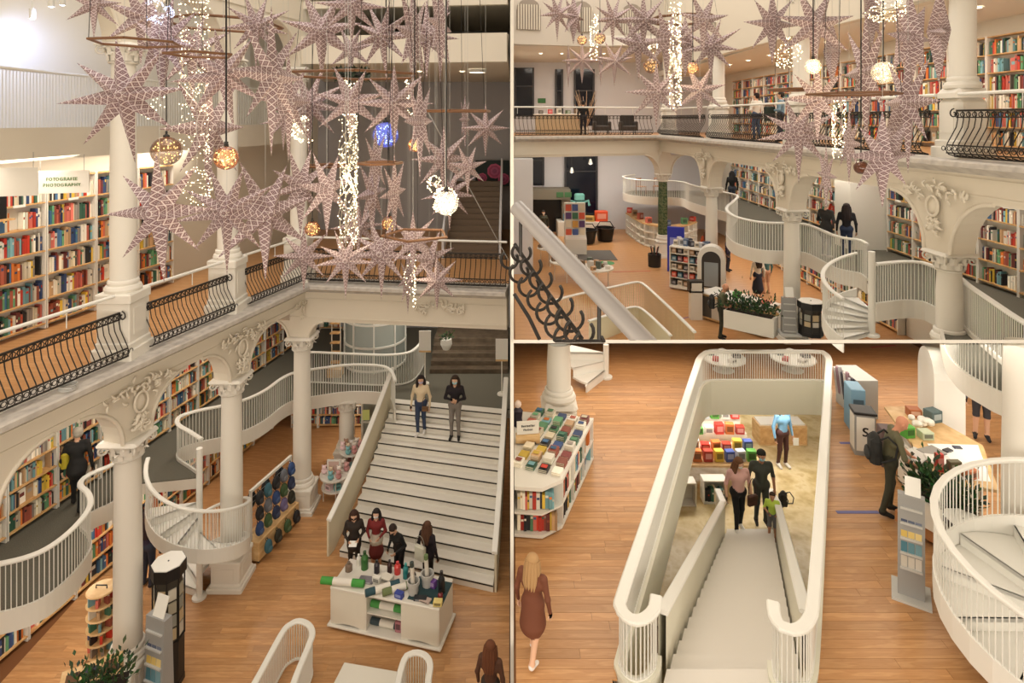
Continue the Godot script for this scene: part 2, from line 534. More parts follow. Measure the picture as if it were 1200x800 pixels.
# ---- books and bookcases -----------------------------------------------------
const SPINES := [[[196, 60, 44], "red"], [[214, 120, 52], "orange"], [[222, 188, 72], "yellow"], [[236, 230, 214], "white"], [[238, 232, 218], "white"], [[230, 222, 200], "cream"], [[48, 46, 48], "black"], [[38, 38, 42], "black"], [[70, 110, 150], "blue"], [[54, 76, 120], "navy"], [[96, 150, 110], "green"], [[60, 104, 84], "dark green"], [[120, 168, 176], "teal"], [[160, 84, 66], "brown"], [[196, 160, 120], "tan"], [[206, 110, 96], "coral"], [[150, 140, 130], "grey"], [[120, 58, 56], "maroon"], [[216, 204, 178], "ivory"]]
var stock: MB
var single_books := 0
var book_meshes := {}
func book_mesh(w: float, h: float, dp: float) -> ArrayMesh:
	# spine towards +z, a pages block set in from the boards
	h = snappedf(h, 0.02); dp = snappedf(dp, 0.02)
	var key := "%f/%f/%f" % [w, h, dp]
	if book_meshes.has(key): return book_meshes[key]
	var b := MB.new()
	var c: float = min(0.006, w * 0.2)
	b.box(Vector3(-w / 2 + c / 2, h / 2, 0), Vector3(c, h, dp)); b.box(Vector3(w / 2 - c / 2, h / 2, 0), Vector3(c, h, dp)); b.box(Vector3(0, h / 2, dp / 2 - c / 2), Vector3(w - 2 * c, h, c))
	var am := b.mesh()
	var p := MB.new()
	p.box(Vector3(0, h / 2, -c), Vector3(w - 2 * c, h - 2 * c, dp - 2 * c))
	var arr := []
	arr.resize(Mesh.ARRAY_MAX)
	arr[Mesh.ARRAY_VERTEX] = p.v; arr[Mesh.ARRAY_NORMAL] = p.n; arr[Mesh.ARRAY_COLOR] = p.c; arr[Mesh.ARRAY_TEX_UV] = p.u
	am.add_surface_from_arrays(Mesh.PRIMITIVE_TRIANGLES, arr)
	am.surface_set_material(1, mat(rgb(226, 216, 192), 0.9))
	book_meshes[key] = am
	return am
func place_book(at: Vector3, bs: Basis, w: float, h: float, dp: float, cc: Color, label: String, group: String) -> Node3D:
	var o := MeshInstance3D.new()
	o.name = numbered("book")
	o.mesh = book_mesh(w, h, dp)
	o.set_surface_override_material(0, mat(cc, 0.5))
	add_child(o)
	o.transform = Transform3D(bs, at)
	o.set_meta("label", label); o.set_meta("category", "book"); o.set_meta("group", group)
	single_books += 1
	return o
func spine() -> Array:
	return SPINES[rng.randi() % SPINES.size()]
func tone(a: Array) -> Color:
	var k := rng.randf_range(0.82, 1.12)
	return rgb(clampf(a[0] * k, 0, 255), clampf(a[1] * k, 0, 255), clampf(a[2] * k, 0, 255))
# a row of books on a shelf: o left end on the board, d along, nrm out of the case
func book_row(o: Vector3, d: Vector3, nrm: Vector3, length: float, hmax: float, each := false, where := "", group := "", fill := 0.93, thick := 1.0):
	var x := 0.01
	var bs := Basis(d, Vector3.UP, nrm)
	while x < length - 0.03:
		var run := rng.randi_range(2, 8)
		var sp := spine()
		var face := rng.randf() < 0.07
		if rng.randf() > fill:
			x += rng.randf_range(0.06, 0.22); continue
		if face:   # one book stands face out
			var fw: float = min(hmax * 0.62, 0.17)
			if x + fw > length: break
			var fc := tone(sp[0]); var fh: float = hmax * rng.randf_range(0.75, 0.92)
			if each:
				place_book(o + d * (x + fw / 2) + nrm * 0.0, Basis(-nrm, Vector3.UP, d), 0.025, fh, fw, fc, "%s book face out on %s" % [sp[1], where], group)
			else:
				stock.col = lin(fc); stock.box(o + d * (x + fw / 2) + Vector3.UP * fh / 2, Vector3(fw, fh, 0.03), bs)
				stock.col = lin(tone(spine()[0])); stock.box(o + d * (x + fw / 2) + Vector3.UP * fh * 0.6 + nrm * 0.016, Vector3(fw * 0.6, fh * 0.25, 0.004), bs)
			x += fw + 0.01
			continue
		for i in run:
			var w := snappedf(rng.randf_range(0.018, 0.045) * thick, 0.006)
			if x + w > length - 0.01: break
			if i > 0 and rng.randf() < 0.55: sp = spine()
			var h := hmax * rng.randf_range(0.68, 0.93); var dp := snappedf(rng.randf_range(0.13, 0.17), 0.02)
			var cc := tone(sp[0])
			var ctr := o + d * (x + w / 2) - nrm * rng.randf_range(0.0, 0.03)
			if each:
				place_book(ctr, bs, w, h, dp, cc, "%s spined book on %s" % [sp[1], where], group)
			else:
				stock.col = lin(cc)
				stock.box(ctr + Vector3.UP * h / 2, Vector3(w, h, dp), bs)
				if rng.randf() < 0.5 and w > 0.025:
					stock.col = lin(tone(spine()[0])); stock.box(ctr + Vector3.UP * h * rng.randf_range(0.55, 0.8) + nrm * dp / 2, Vector3(w * 0.8, h * 0.14, 0.003), bs)
			x += w + 0.002
# one bookcase unit: o at its left foot against the wall, d along the wall, nrm into the room
func bookcase(o: Vector3, d: Vector3, nrm: Vector3, w: float, h: float, rows: int, label: String, group: String, each := false, where := "", tall := 1.0, depth := 0.26, kick := 0.12, board: Material = null):
	var t := thing("bookcase", label, "bookcase", o, group)
	var bs := Basis(d, Vector3.UP, nrm)
	var bk := MB.new()
	bk.box(o + d * w / 2 + nrm * 0.01 + Vector3.UP * h / 2, Vector3(w, h, 0.02), bs)
	part("back_panel", bk, M.white, t, true)
	for x in [0.015, w - 0.015]:
		var u := MB.new(); u.box(o + d * x + nrm * depth / 2 + Vector3.UP * h / 2, Vector3(0.03, h, depth), bs)
		part("upright", u, M.white, t, true)
	var gap := (h - kick - 0.04) / rows
	var last: MeshInstance3D
	for i in rows + 1:
		var y := kick + gap * i
		var s := MB.new(); s.box(o + d * w / 2 + nrm * (depth / 2 + 0.012) + Vector3.UP * y, Vector3(w - 0.05, 0.028, depth), bs)
		last = part("shelf", s, board if board else M.shelfwood, t, true)
		if i < rows:
			var ordn: String = ["lowest", "second", "third", "fourth", "fifth", "sixth", "seventh", "eighth"][i]
			book_row(o + d * 0.03 + nrm * (depth * 0.55) + Vector3.UP * (y + 0.015), d, nrm, w - 0.06, min(gap - 0.04, 0.3 * tall), each, "the %s shelf of %s" % [ordn, where], group + " books", 0.93, tall)
	if rng.randf() < 0.7:   # price strip on one shelf
		var q := MB.new(); q.box(o + d * w * 0.5 + nrm * (depth + 0.03) + Vector3.UP * (kick + gap * rng.randi_range(1, rows - 1)), Vector3(0.28, 0.06, 0.006), bs)
		part("shelf_label", q, M.steel_white, last, true)
	return t
func case_run(a: Vector3, b: Vector3, into: Vector3, unit: float, h: float, rows: int, desc: String, group: String, each_from := -1, where := "", tall := 1.0, skip := []):
	var d := (b - a).normalized()
	var nrm := d.cross(Vector3.UP)
	if nrm.dot(into) < 0: nrm = -nrm
	var n := int(a.distance_to(b) / unit)
	var ord := ["first", "second", "third", "fourth", "fifth", "sixth", "seventh", "eighth", "ninth", "tenth", "eleventh", "twelfth", "thirteenth", "fourteenth", "fifteenth", "sixteenth"]
	for i in n:
		if i in skip: continue
		var each: bool = each_from == -2 or (each_from >= 0 and i == each_from)
		bookcase(a + d * unit * i, d, nrm, unit - 0.02, h, rows, "%s, %s from the near end" % [desc, ord[min(i, 15)]], group, each, "the %s %s" % [ord[min(i, 15)], where], tall)
# herringbone-free strip floor: rows of planks between x limits given by a function of z
func strip_floor(parent: Node3D, z0: float, z1: float, pitch: float, y: float, xl: Callable, xr: Callable, len0: float, hole: Callable, cap: int):
	var z := z0
	var made := 0
	var rest := MB.new()
	var m := 0
	while z < z1:
		var a: float = xl.call(z + pitch / 2); var b: float = xr.call(z + pitch / 2)
		var spans := [[a, b]]
		var hh = hole.call(z + pitch / 2)
		if hh != null: spans = [[a, hh[0]], [hh[1], b]]
		for sp in spans:
			var x: float = sp[0]
			var first := true
			while x < sp[1] - 0.02:
				var l := rng.randf_range(0.7, 1.3) * len0
				if first: l *= rng.randf_range(0.3, 1.0)
				first = false
				var e: float = min(x + l, sp[1])
				if sp[1] - e < 0.25: e = sp[1]
				var bx := Vector3((x + e) / 2, y - 0.01 + rng.randf_range(-0.0008, 0.0008), -(z + pitch / 2))
				var sz := Vector3(e - x - 0.004, 0.02, pitch - 0.004)
				if made < cap:
					var o := MeshInstance3D.new()
					var bm := BoxMesh.new(); bm.size = sz
					o.mesh = bm; o.name = "plank"; o.material_override = M["plank%d" % (rng.randi() % 5)]
					parent.add_child(o, true); o.position = bx
					made += 1
				else:
					rest.box(bx, sz)
				x = e
		z += pitch
	if rest.v.size() > 0: part("plank_field", rest, M.plank2, parent, false, true)

# ---- camera, air, light -----------------------------------------------------
func area(at: Vector3, towards: Vector3, size: Vector2, e: float, cc: Color):
	var l := AreaLight3D.new()
	l.name = numbered("area_light")
	l.area_size = size; l.light_energy = e; l.light_color = cc; l.shadow_enabled = true; l.area_normalize_energy = true
	l.area_range = 60.0
	add_child(l)
	var up := Vector3.FORWARD if abs(towards.normalized().y) > 0.9 else Vector3.UP
	l.look_at_from_position(at, at + towards, up)
func setup():
	var cam := Camera3D.new()
	cam.name = "view_camera"
	add_child(cam)
	cam.position = Vector3(0, EYE, 0)
	cam.keep_aspect = Camera3D.KEEP_HEIGHT
	cam.set_frustum(0.05 * 800.0 / F, Vector2(0, -0.05 * (400.0 - HZ) / F), 0.05, 120.0)
	cam.current = true
	var we := WorldEnvironment.new()
	we.name = "air"
	var env := Environment.new()
	env.background_mode = Environment.BG_COLOR
	env.background_color = Color(0.02, 0.025, 0.04)
	env.tonemap_mode = Environment.TONE_MAPPER_LINEAR
	env.tonemap_exposure = 0.93
	env.sdfgi_enabled = true; env.ssao_enabled = true; env.ssil_enabled = true
	we.environment = env
	add_child(we)
	var warm := Color(1.0, 0.955, 0.89)
	# lit glass roof of the hall, in two fields
	area(Vector3(-5, 21.7, -9), Vector3.DOWN, Vector2(9, 14), 135, Color(1.0, 0.97, 0.94))
	area(Vector3(5, 21.7, -20), Vector3.DOWN, Vector2(9, 22), 170, Color(1.0, 0.97, 0.94))
	# added fill lights behind the viewer, unseen and without fittings
	area(Vector3(-6, 9, 3.6), Vector3(0, -0.1, -1), Vector2(10, 4), 95, warm)
	area(Vector3(6, 8, 3.6), Vector3(0, -0.1, -1), Vector2(10, 4), 92, warm)
	# added fill lights flush under the sloping ceiling, brightening the lower bay
	for z in [8.5, 11.5, 14.5]:
		for x in [3.0, 9.0]:
			area(Vector3(x, EYE - 0.3714 * z - 0.06, -z), Vector3(0, -1, 0.37), Vector2(4.5, 2.0), 6.4, warm)
	for x in [3.5, 9.5]: area(Vector3(x, EYE - 0.3714 * 16.6 - 0.05, -16.6), Vector3(0, -1, 0.37), Vector2(5.5, 1.0), 2.2, warm)
	# lines of downlights under the galleries: from, to, number, energy
	for q in LINES: area((q[0] + q[1]) / 2 + Vector3.DOWN * 0.05, Vector3.DOWN, Vector2(0.5, max(0.6, q[0].distance_to(q[1]))) if abs(q[0].x - q[1].x) < abs(q[0].z - q[1].z) else Vector2(max(0.6, q[0].distance_to(q[1])), 0.5), q[3], warm)
var LINES := [
	[Vector3(-10.4, 11.24, -10.5), Vector3(-10.0, 11.24, -19), 6, 17.0], [Vector3(-9.9, 6.69, -11), Vector3(-8.6, 6.69, -22), 7, 20.0],
	[Vector3(-10.7, 2.29, -11), Vector3(-9.4, 2.29, -22), 7, 12.0], [Vector3(-5.5, 6.69, -22), Vector3(-1, 6.69, -22), 4, 14.0], [Vector3(-5.5, 2.29, -21.6), Vector3(-3.6, 2.29, -21.6), 2, 7.0],
	[Vector3(-5.5, 13.69, -21), Vector3(-1.0, 13.69, -21), 3, 4.0],
	[Vector3(11.0, 14.64, -13), Vector3(10.4, 14.64, -32), 9, 42.0], [Vector3(11.3, 10.84, -13), Vector3(10.6, 10.84, -33), 9, 40.0], [Vector3(11.3, 7.29, -19.5), Vector3(10.8, 7.29, -33), 7, 22.0],
	[Vector3(1.0, 15.64, -33), Vector3(8.0, 15.64, -33), 6, 34.0], [Vector3(1.5, 10.84, -34), Vector3(8.5, 10.84, -34), 6, 40.0], [Vector3(3.5, 4.2, -17.0), Vector3(9.5, 4.2, -17.0), 4, 16.0],
	[Vector3(3.5, 4.2, -21.0), Vector3(9.5, 4.2, -21.0), 4, 14.0], [Vector3(8.6, 7.24, -10.4), Vector3(10.6, 7.24, -10.4), 2, 7.0]]

# ---- the hall's shell ---------------------------------------------------------
func shell():
	var b := MB.new()
	b.box(Vector3(-13.6, 10.75, -16), Vector3(0.4, 22.5, 41)); struct("wall_left", b, M.paint)
	b = MB.new(); b.box(Vector3(13.9, 10.75, -18), Vector3(0.4, 22.5, 45)); struct("wall_right", b, M.paint)
	b = MB.new(); b.box(Vector3(0, 10.75, -40.3), Vector3(28, 22.5, 0.4)); struct("wall_far", b, M.cool)
	b = MB.new(); b.box(Vector3(0, 10.75, 4.2), Vector3(28, 22.5, 0.4)); struct("wall_back", b, M.paint)
	b = MB.new(); b.box(Vector3(0, 22.2, -18), Vector3(28.2, 0.4, 45)); struct("ceiling", b, M.paint)
	b = MB.new(); b.box(Vector3(0, -0.35, -18), Vector3(28.2, 0.3, 45)); struct("floor_base", b, M.plankbase)
	# partition between the bays, seen on its end, and the sloping ceiling over the lower right bay
	b = MB.new(); b.box(Vector3(0, 10.75, -(8 + 40.0) / 2), Vector3(0.046, 22.5, 32)); struct("wall_middle", b, M.white)
	b = MB.new()
	var k := (400.0 - HZ) / F
	var z0 := 7.0; var z1 := 18.9
	b.plate(Vector3(0.02, 0, 0), Vector3(0, 0, -1), Vector3.RIGHT, PackedVector2Array([Vector2(z0, EYE - k * z0 + 0.02), Vector2(z0, EYE - k * z0 - 0.02), Vector2(z1, EYE - k * z1 - 0.02), Vector2(z1, EYE - k * z1 + 0.02)]), 13.7)
	struct("ceiling_sloping", b, M.white)
	var place := ["over the left gallery", "over the left mezzanine", "under the left mezzanine", "over the rear landing", "by the plush toy tables", "over the rear gallery", "over the right gallery", "over the right mezzanine", "under the right mezzanine", "over the far gallery", "over the shop entrance", "in the basement near the stairs", "at the back of the basement", "over the white desk"]
	for n in LINES.size():
		var q: Array = LINES[n]
		for i in q[2]:
			var p: Vector3 = q[0].lerp(q[1], (i + 0.5) / q[2])
			var t := thing("downlight", "small round recessed downlight in the soffit " + place[n], "downlight", p, "recessed downlights of the galleries")
			var c := MB.new(); c.lathe(Vector3(0, -0.012, 0), [Vector2(0, 0), Vector2(0.085, 0), Vector2(0.085, 0.012)], 12); part("lens", c, glow(Color(1, 0.96, 0.88), 6.0), t)
			c = MB.new(); c.lathe(Vector3(0, -0.02, 0), [Vector2(0.085, 0), Vector2(0.11, 0), Vector2(0.12, 0.02)], 12); part("rim", c, M.steel_white, t)

# ---- left bay: structure ---------------------------------------------------
const LA := Vector3(-8.1, 0, -12.6)
const LD := Vector3(0.262, 0, -0.965)
const LN := Vector3(-0.965, 0, -0.262)
const BD := Vector3(0.9925, 0, 0.122)
const BN := Vector3(0.122, 0, -0.9925)
const L2 := 7.05
const LM := 2.6
func row(s: float, off: float, y: float) -> Vector3:
	return LA + LD * s + LN * off + Vector3.UP * y
func back(s: float, off: float, y: float) -> Vector3:
	return LA + LD * 6.114 + BD * s + BN * off + Vector3.UP * y
func lwall(z: float) -> float:   # inner face of the book wall of the left wing
	return -12.55 + (z - 8.0) * 0.1974
func xz(p: Vector3) -> Vector2:
	return Vector2(p.x, p.z)
func left_structure():
	# main floor with its boards
	var fb := MB.new(); fb.box(Vector3(-6.8, -0.11, -18), Vector3(13.4, 0.18, 26))
	var fl := struct("floor", fb, M.plankbase)
	strip_floor(fl, 10.6, 20.4, 0.16, 0.0, func(z): return max(-10.9, -0.93 * z), func(_z): return -0.06, 2.0, func(_z): return null, 300)
	var b := MB.new(); b.box(Vector3(-5.5, -0.01, -23.7), Vector3(10.8, 0.02, 6.5)); struct("floor_rear", b, M.plank2)
	b = MB.new()
	# book wall of the wing, full height
	b.plate(Vector3(lwall(7), 0, -7), Vector3(0.1937, 0, -0.981), Vector3(-0.981, 0, -0.1937), PackedVector2Array([Vector2(0, 0), Vector2(21, 0), Vector2(21, 21.9), Vector2(0, 21.9)]), 0.3)
	struct("wall_wing", b, M.paint)
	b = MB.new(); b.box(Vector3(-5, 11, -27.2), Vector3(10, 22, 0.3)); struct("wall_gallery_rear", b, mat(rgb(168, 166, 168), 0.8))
	# arcades
	var spots := [-3.057, 0.0, 3.057]
	arcade("wall_arcade", LA, LD, LN, spots, -5.5, 6.114, 5.35, 6.3, L2 - 0.05)
	arcade("wall_arcade_rear", LA + LD * 6.114, BD, BN, [0.0], -0.28, 6.42, 5.2, 5.85, L2 - 0.05, 0.3, 0.5, 0.5)
	var lp := PackedVector3Array([row(-5.5, 0, 0), row(6.0, 0, 0), back(6.42, 0, 0)])
	ledge(PackedVector3Array([row(-5.5, 0, 0), row(6.114, 0, 0), back(6.42, 0, 0)]), 0.62, 0.3, L2, tri_mat("ledge", noise_tex(0.03, 77, [[0.0, rgb(170, 164, 158)], [0.5, rgb(192, 186, 178)], [1.0, rgb(206, 200, 190)]], 128), Vector3(0.8, 0.8, 0.8), 0.8), -1.0)
	# gallery floor (second storey)
	b = MB.new()
	b.prism(PackedVector2Array([xz(row(-5.5, 0.2, 0)), xz(row(6.0, 0.2, 0)), xz(back(6.42, 0.2, 0)), Vector2(-0.06, -27), Vector2(lwall(27), -27), Vector2(lwall(7), -7)]), L2 - 0.35, L2 - 0.02)
	struct("floor_gallery", b, M.plank3)
	# columns
	var nm := ["nearest the frame edge", "beside the black newspaper kiosk", "behind the spiral stair pole", "at the corner of the two arcades"]
	for i in 4:
		var s := -3.057 + 3.057 * i
		if i > 0: column(row(s, 0, 0), 5.36, 0.27, "white round column with leafy capital %s" % nm[i], "columns under the left arcade", 0.75)
		column(row(s, 0.12, L2), 13.6, 0.25, "white gallery column on a tall square pedestal above the column %s" % nm[i], "gallery columns on the left", 1.35)
	column(Vector3(-5.75, 0, -20.8), 2.36, 0.26, "short white column behind the plush toy tables", "", 0.6)
	arcade("wall_upper_arcade", LA + LN * 0.12, LD, LN, spots + [6.114], -5.5, 7.2, 13.6, 14.9, 16.2, 0.3, 0.45, 1.25)
	for i in 3:
		cartouche(row(3.057 * i - (0.0 if i < 2 else 0.45), -0.3, 6.1 if i < 2 else 6.3), LD, -LN, 0.82 if i < 2 else 0.4, "plaster spray with oval shield above the column %s" % nm[i + 1], 11 + i)
	cartouche(back(4.4, -0.27, 6.45), BD, -BN, 0.75, "wide plaster swag in the middle of the rear fascia", 19, true)
	# iron railings and white handrails on the gallery edge
	for i in 3:
		var s0 := -3.057 + 3.057 * i + 0.32; var s1 := s0 + 3.057 - 0.64
		iron_rail("pot-bellied black iron railing between gallery pedestals, %s from the left" % ["first", "second", "third"][i], row(s0, -0.12, L2), row(s1, -0.12, L2), -LN, 0.98, "iron railings of the left gallery")
		handrail("white tubular handrail above the %s iron railing from the left" % ["first", "second", "third"][i], PackedVector3Array([row(s0 - 0.1, -0.02, L2 + 1.32), row(s1 + 0.1, -0.02, L2 + 1.32)]), 0.035, "gallery handrails on the left")
	iron_rail("long black iron railing of the rear gallery under the hanging stars", back(0.3, -0.12, L2), back(6.4, -0.12, L2), -BN, 0.98, "iron railings of the left gallery", 0.15)
	handrail("white tubular handrail of the rear gallery", PackedVector3Array([back(0.2, -0.02, L2 + 1.32), back(6.4, -0.02, L2 + 1.32)]), 0.035, "gallery handrails on the left")
	# third storey: curved white balcony
	var p3 := PackedVector3Array()
	for q in [[-9.7, 9.0], [-9.95, 10.5], [-10.05, 12.0], [-9.95, 14.0], [-9.5, 16.0], [-9.0, 18.0], [-8.5, 20.0], [-8.0, 24.0]]: p3.append(Vector3(q[0], 0, -q[1]))
	p3 = spline(p3, 0.25)
	var pg := PackedVector2Array()
	for p in p3: pg.append(xz(p))
	pg.append(Vector2(lwall(26), -26)); pg.append(Vector2(lwall(9), -9))
	b = MB.new(); b.prism(pg, 11.25, 11.55); struct("floor_upper_gallery", b, M.white)
	b = MB.new(); b.sweep(lift(p3, 11.55), rect_prof(-0.03, 0.03, -0.42, 0.28)); struct("trim", b, M.paint)
	slat_rail("curved white slatted balustrade of the uppermost gallery", lift(p3, 11.75), 1.3, 0.085, "", 0.09)
	b = MB.new(); b.plate(Vector3(lwall(13.2) + 0.02, 11.55, -13.2), Vector3(0.1937, 0, -0.981), Vector3(0.981, 0, 0.1937), PackedVector2Array([Vector2(0, 0), Vector2(9, 0), Vector2(9, 5), Vector2(0, 5)]), 0.12)
	struct("wall_upper_gallery", b, M.white)
	for q in [[38, 22], [60, 8], [73, 6]]:
		var p := pt(q[0], q[1], 13.0)
		var t := thing("ceiling_spotlight", "white track spotlight above the uppermost gallery, at the picture's %s" % ["left", "middle", "right"][[38, 60, 73].find(q[0])], "spotlight", p, "track spotlights")
		var c := MB.new(); c.lathe(Vector3(0, 0, 0), [Vector2(0, 0.02), Vector2(0.05, 0.02), Vector2(0.06, 0), Vector2(0.06, 0.22), Vector2(0, 0.22)], 10); part("housing", c, M.steel_white, t)
		var c2 := MB.new(); c2.ball(Vector3(0, 0.01, 0), Vector3(0.045, 0.03, 0.045), 8, 4); part("lens", c2, glow(Color(0.95, 0.97, 1.0), 8), t)
		var sl := SpotLight3D.new(); sl.name = "spot_beam"; sl.light_color = Color(0.72, 0.8, 1.0); sl.light_energy = 1.6; sl.spot_angle = 62.0; sl.spot_range = 40.0; sl.spot_attenuation = 2.0; sl.light_size = 0.05; sl.shadow_enabled = true
		t.add_child(sl); sl.position = Vector3(0, -0.05, 0); sl.rotation = Vector3(-0.75, 0.9, 0)
		var c3 := MB.new(); c3.rod(Vector3(0, 0.22, 0), Vector3(0, 21.9 - p.y, 0), 0.012); part("stem", c3, M.steel_white, t)
	# soffit over the rear gallery and the attic recess above it, hooded to stay dark
	b = MB.new(); b.prism(PackedVector2Array([xz(back(-0.2, 0.1, 0)), xz(back(6.42, 0.1, 0)), Vector2(-0.06, -27), Vector2(-8.5, -27)]), 13.7, 14.0)
	struct("ceiling_gallery_rear", b, M.paint)
	b = MB.new(); b.sweep(PackedVector3Array([back(0, 0, 14.0), back(6.42, 0, 14.0)]), [Vector2(-0.2, -0.3), Vector2(0.05, -0.3), Vector2(0.12, 0.1), Vector2(0.3, 0.45), Vector2(0.3, 0.55), Vector2(-0.2, 0.55)]); struct("trim", b, M.paint)
	b = MB.new(); b.sweep(PackedVector3Array([back(0, 0.1, 16.0), back(6.42, 0.1, 16.0)]), rect_prof(-0.1, 0.1, 0, 5.9)); struct("wall_added_hood", b, M.paint)  # added hood wall out of view, keeps roof light from the recess
	b = MB.new(); b.prism(PackedVector2Array([xz(back(0, 0.1, 0)), xz(back(6.42, 0.1, 0)), Vector2(-0.06, -27), Vector2(-6.7, -27)]), 16.0, 16.25); struct("ceiling_attic", b, M.paint)  # underside of the hood, set low to shade the recess
	b = MB.new(); b.plate(back(0.05, 0.1, 14.0), BN, -BD, PackedVector2Array([Vector2(0, 0), Vector2(8.3, 0), Vector2(8.3, 2.1), Vector2(0, 2.1)]), 0.15); struct("wall_attic_side", b, M.paint)
	b = MB.new(); b.sweep(PackedVector3Array([back(0, -0.02, 15.4), back(6.42, -0.02, 15.4)]), rect_prof(-0.1, 0.1, 0, 0.22)); struct("trim", b, M.paint)
	var lp0 := thing("ceiling_lamp", "round white downlight on the soffit at the upper right of the left view", "lamp", pt(559, 84, 20.2))
	b = MB.new(); b.lathe(Vector3.ZERO, [Vector2(0, -0.02), Vector2(0.26, -0.02), Vector2(0.28, 0.08)], 20); part("diffuser", b, glow(Color(1, 0.97, 0.9), 3.0), lp0)
	b = MB.new(); b.lathe(Vector3.ZERO, [Vector2(0.27, -0.03), Vector2(0.32, -0.02), Vector2(0.32, 0.08)], 20); part("rim", b, M.steel_white, lp0)
	# mezzanine: outline given by the balustrade
	var r1 := PackedVector3Array()
	for q in [[-110, 668], [-50, 666], [4, 659], [45, 647], [75, 628], [97, 606], [106, 590], [103, 577], [94, 568], [99, 559], [114, 551], [131, 544], [146, 532], [158, 521]]:
		r1.append(on(q[0], q[1], 3.6) * Vector3(1, 0, 1))
	var r2 := PackedVector3Array()
	for q in [[236, 514], [222, 505], [208, 496], [212, 487], [235, 480], [265, 474], [292, 466], [312, 456], [330, 443], [346, 436], [375, 431], [410, 427], [445, 428], [458, 434], [463, 446]]:
		r2.append(on(q[0], q[1], 3.6) * Vector3(1, 0, 1))
	var e1 := spline(r1, 0.15); var e2 := spline(r2, 0.15)
	var top0 := on(463, 467, LM); var top1 := on(590, 479, LM)
	var poly := PackedVector2Array()
	for p in e1: poly.append(xz(p))
	for p in e2: poly.append(xz(p))
	poly.append(xz(top0)); poly.append(xz(top1)); poly.append(Vector2(-0.06, top1.z)); poly.append(Vector2(-0.06, -27)); poly.append(Vector2(lwall(27) - 0.05, -27)); poly.append(Vector2(lwall(9), -9))
	b = MB.new(); b.prism(poly, LM - 0.3, LM - 0.03); struct("ceiling_mezzanine", b, M.white)
	b = MB.new(); b.prism(poly, LM - 0.03, LM); struct("floor_mezzanine", b, M.carpet)
	for e in [e1, e2]:
		b = MB.new(); b.sweep(lift(e, LM), rect_prof(-0.025, 0.025, -0.34, 0.08)); struct("trim", b, M.white)
	slat_rail("curving white balustrade of the mezzanine at the lower left", lift(e1, LM), 1.02, 0.085, "mezzanine balustrades in the left view", 0.12)
	slat_rail("curving white balustrade of the mezzanine running from the spiral stair to the white stairs", lift(e2, LM), 1.02, 0.085, "mezzanine balustrades in the left view", 0.12)
	# rear landing: curved screen, low dark steps
	var r3 := PackedVector3Array()
	for q in [[352, 449], [380, 450], [420, 452], [455, 453], [478, 450], [490, 441], [497, 428]]: r3.append(on(q[0], q[1], LM))
	slat_rail("white slatted screen curving round the lift on the rear landing", spline(r3, 0.15), 1.15, 0.085)
	var gl := StandardMaterial3D.new()
	gl.albedo_color = Color(0.75, 0.79, 0.77, 0.55); gl.transparency = BaseMaterial3D.TRANSPARENCY_ALPHA; gl.roughness = 0.2
	var lift_t := thing("lift_enclosure", "rounded glazed lift enclosure with white rings behind the curved screen", "lift shaft", Vector3(-5.3, LM, -23.2))
	b = MB.new(); b.lathe(Vector3.ZERO, [Vector2(1.15, 0), Vector2(1.15, 2.6)], 28); part("glass_wall", b, gl, lift_t)
	for y in [0.05, 0.9, 1.75, 2.5]:
		b = MB.new(); b.lathe(Vector3(0, y, 0), [Vector2(1.14, 0), Vector2(1.19, 0), Vector2(1.19, 0.07), Vector2(1.14, 0.07)], 28); part("ring", b, M.steel_white, lift_t)
	for k in 9:
		var a := TAU * k / 9
		b = MB.new(); b.box(Vector3(cos(a) * 1.17, 1.3, sin(a) * 1.17), Vector3(0.05, 2.6, 0.05), Basis(Vector3.UP, -a)); part("post", b, M.steel_white, lift_t)
	b = MB.new(); b.lathe(Vector3.ZERO, [Vector2(0, 0.06), Vector2(0.8, 0.06), Vector2(0.8, 2.5), Vector2(0, 2.5)], 12); part("car", b, M.lightgrey, lift_t)
	var st := thing("landing_steps", "five dark carpeted steps at the back of the landing", "steps", Vector3(-1.6, LM, -22.1))
	for i in 5:
		b = MB.new(); b.cbox(Vector3(0.0, 0, -0.32 * i - 0.9), Vector3(2.9, 0.17 * (i + 1), 1.8), 0.01); part("step", b, M.dtread, st)
	# gallery stairs further up, seen past the stars
	st = thing("gallery_staircase", "brown staircase rising from the rear gallery below the flower picture", "staircase", Vector3(-1.45, L2, -21.5))
	for i in 13:
		b = MB.new(); b.cbox(Vector3(0, 0.0, -0.3 * i - 0.15), Vector3(1.9, 0.18 * (i + 1), 0.3), 0.008); part("step", b, mat(rgb(116, 98, 80), 0.7), st)
	for x in [-1.02, 1.02]:
		b = MB.new(); b.plate(Vector3(x - 0.04, 0, 0), Vector3(0, 0, -1), Vector3.RIGHT, PackedVector2Array([Vector2(-0.2, 0), Vector2(-0.2, 0.95), Vector2(3.9, 3.3), Vector2(3.9, 2.2)]), 0.08); part("side_panel", b, M.cool, st)
	# wide white staircase
	var b0 := on(398, 652, 0.0); var b1 := on(578, 694, 0.0)
	var N := 14
	var t := thing("staircase", "wide white staircase with dark edge lines and curved sides", "staircase", (b0 + b1) / 2)
	var dn := mat(rgb(40, 36, 32), 0.7)
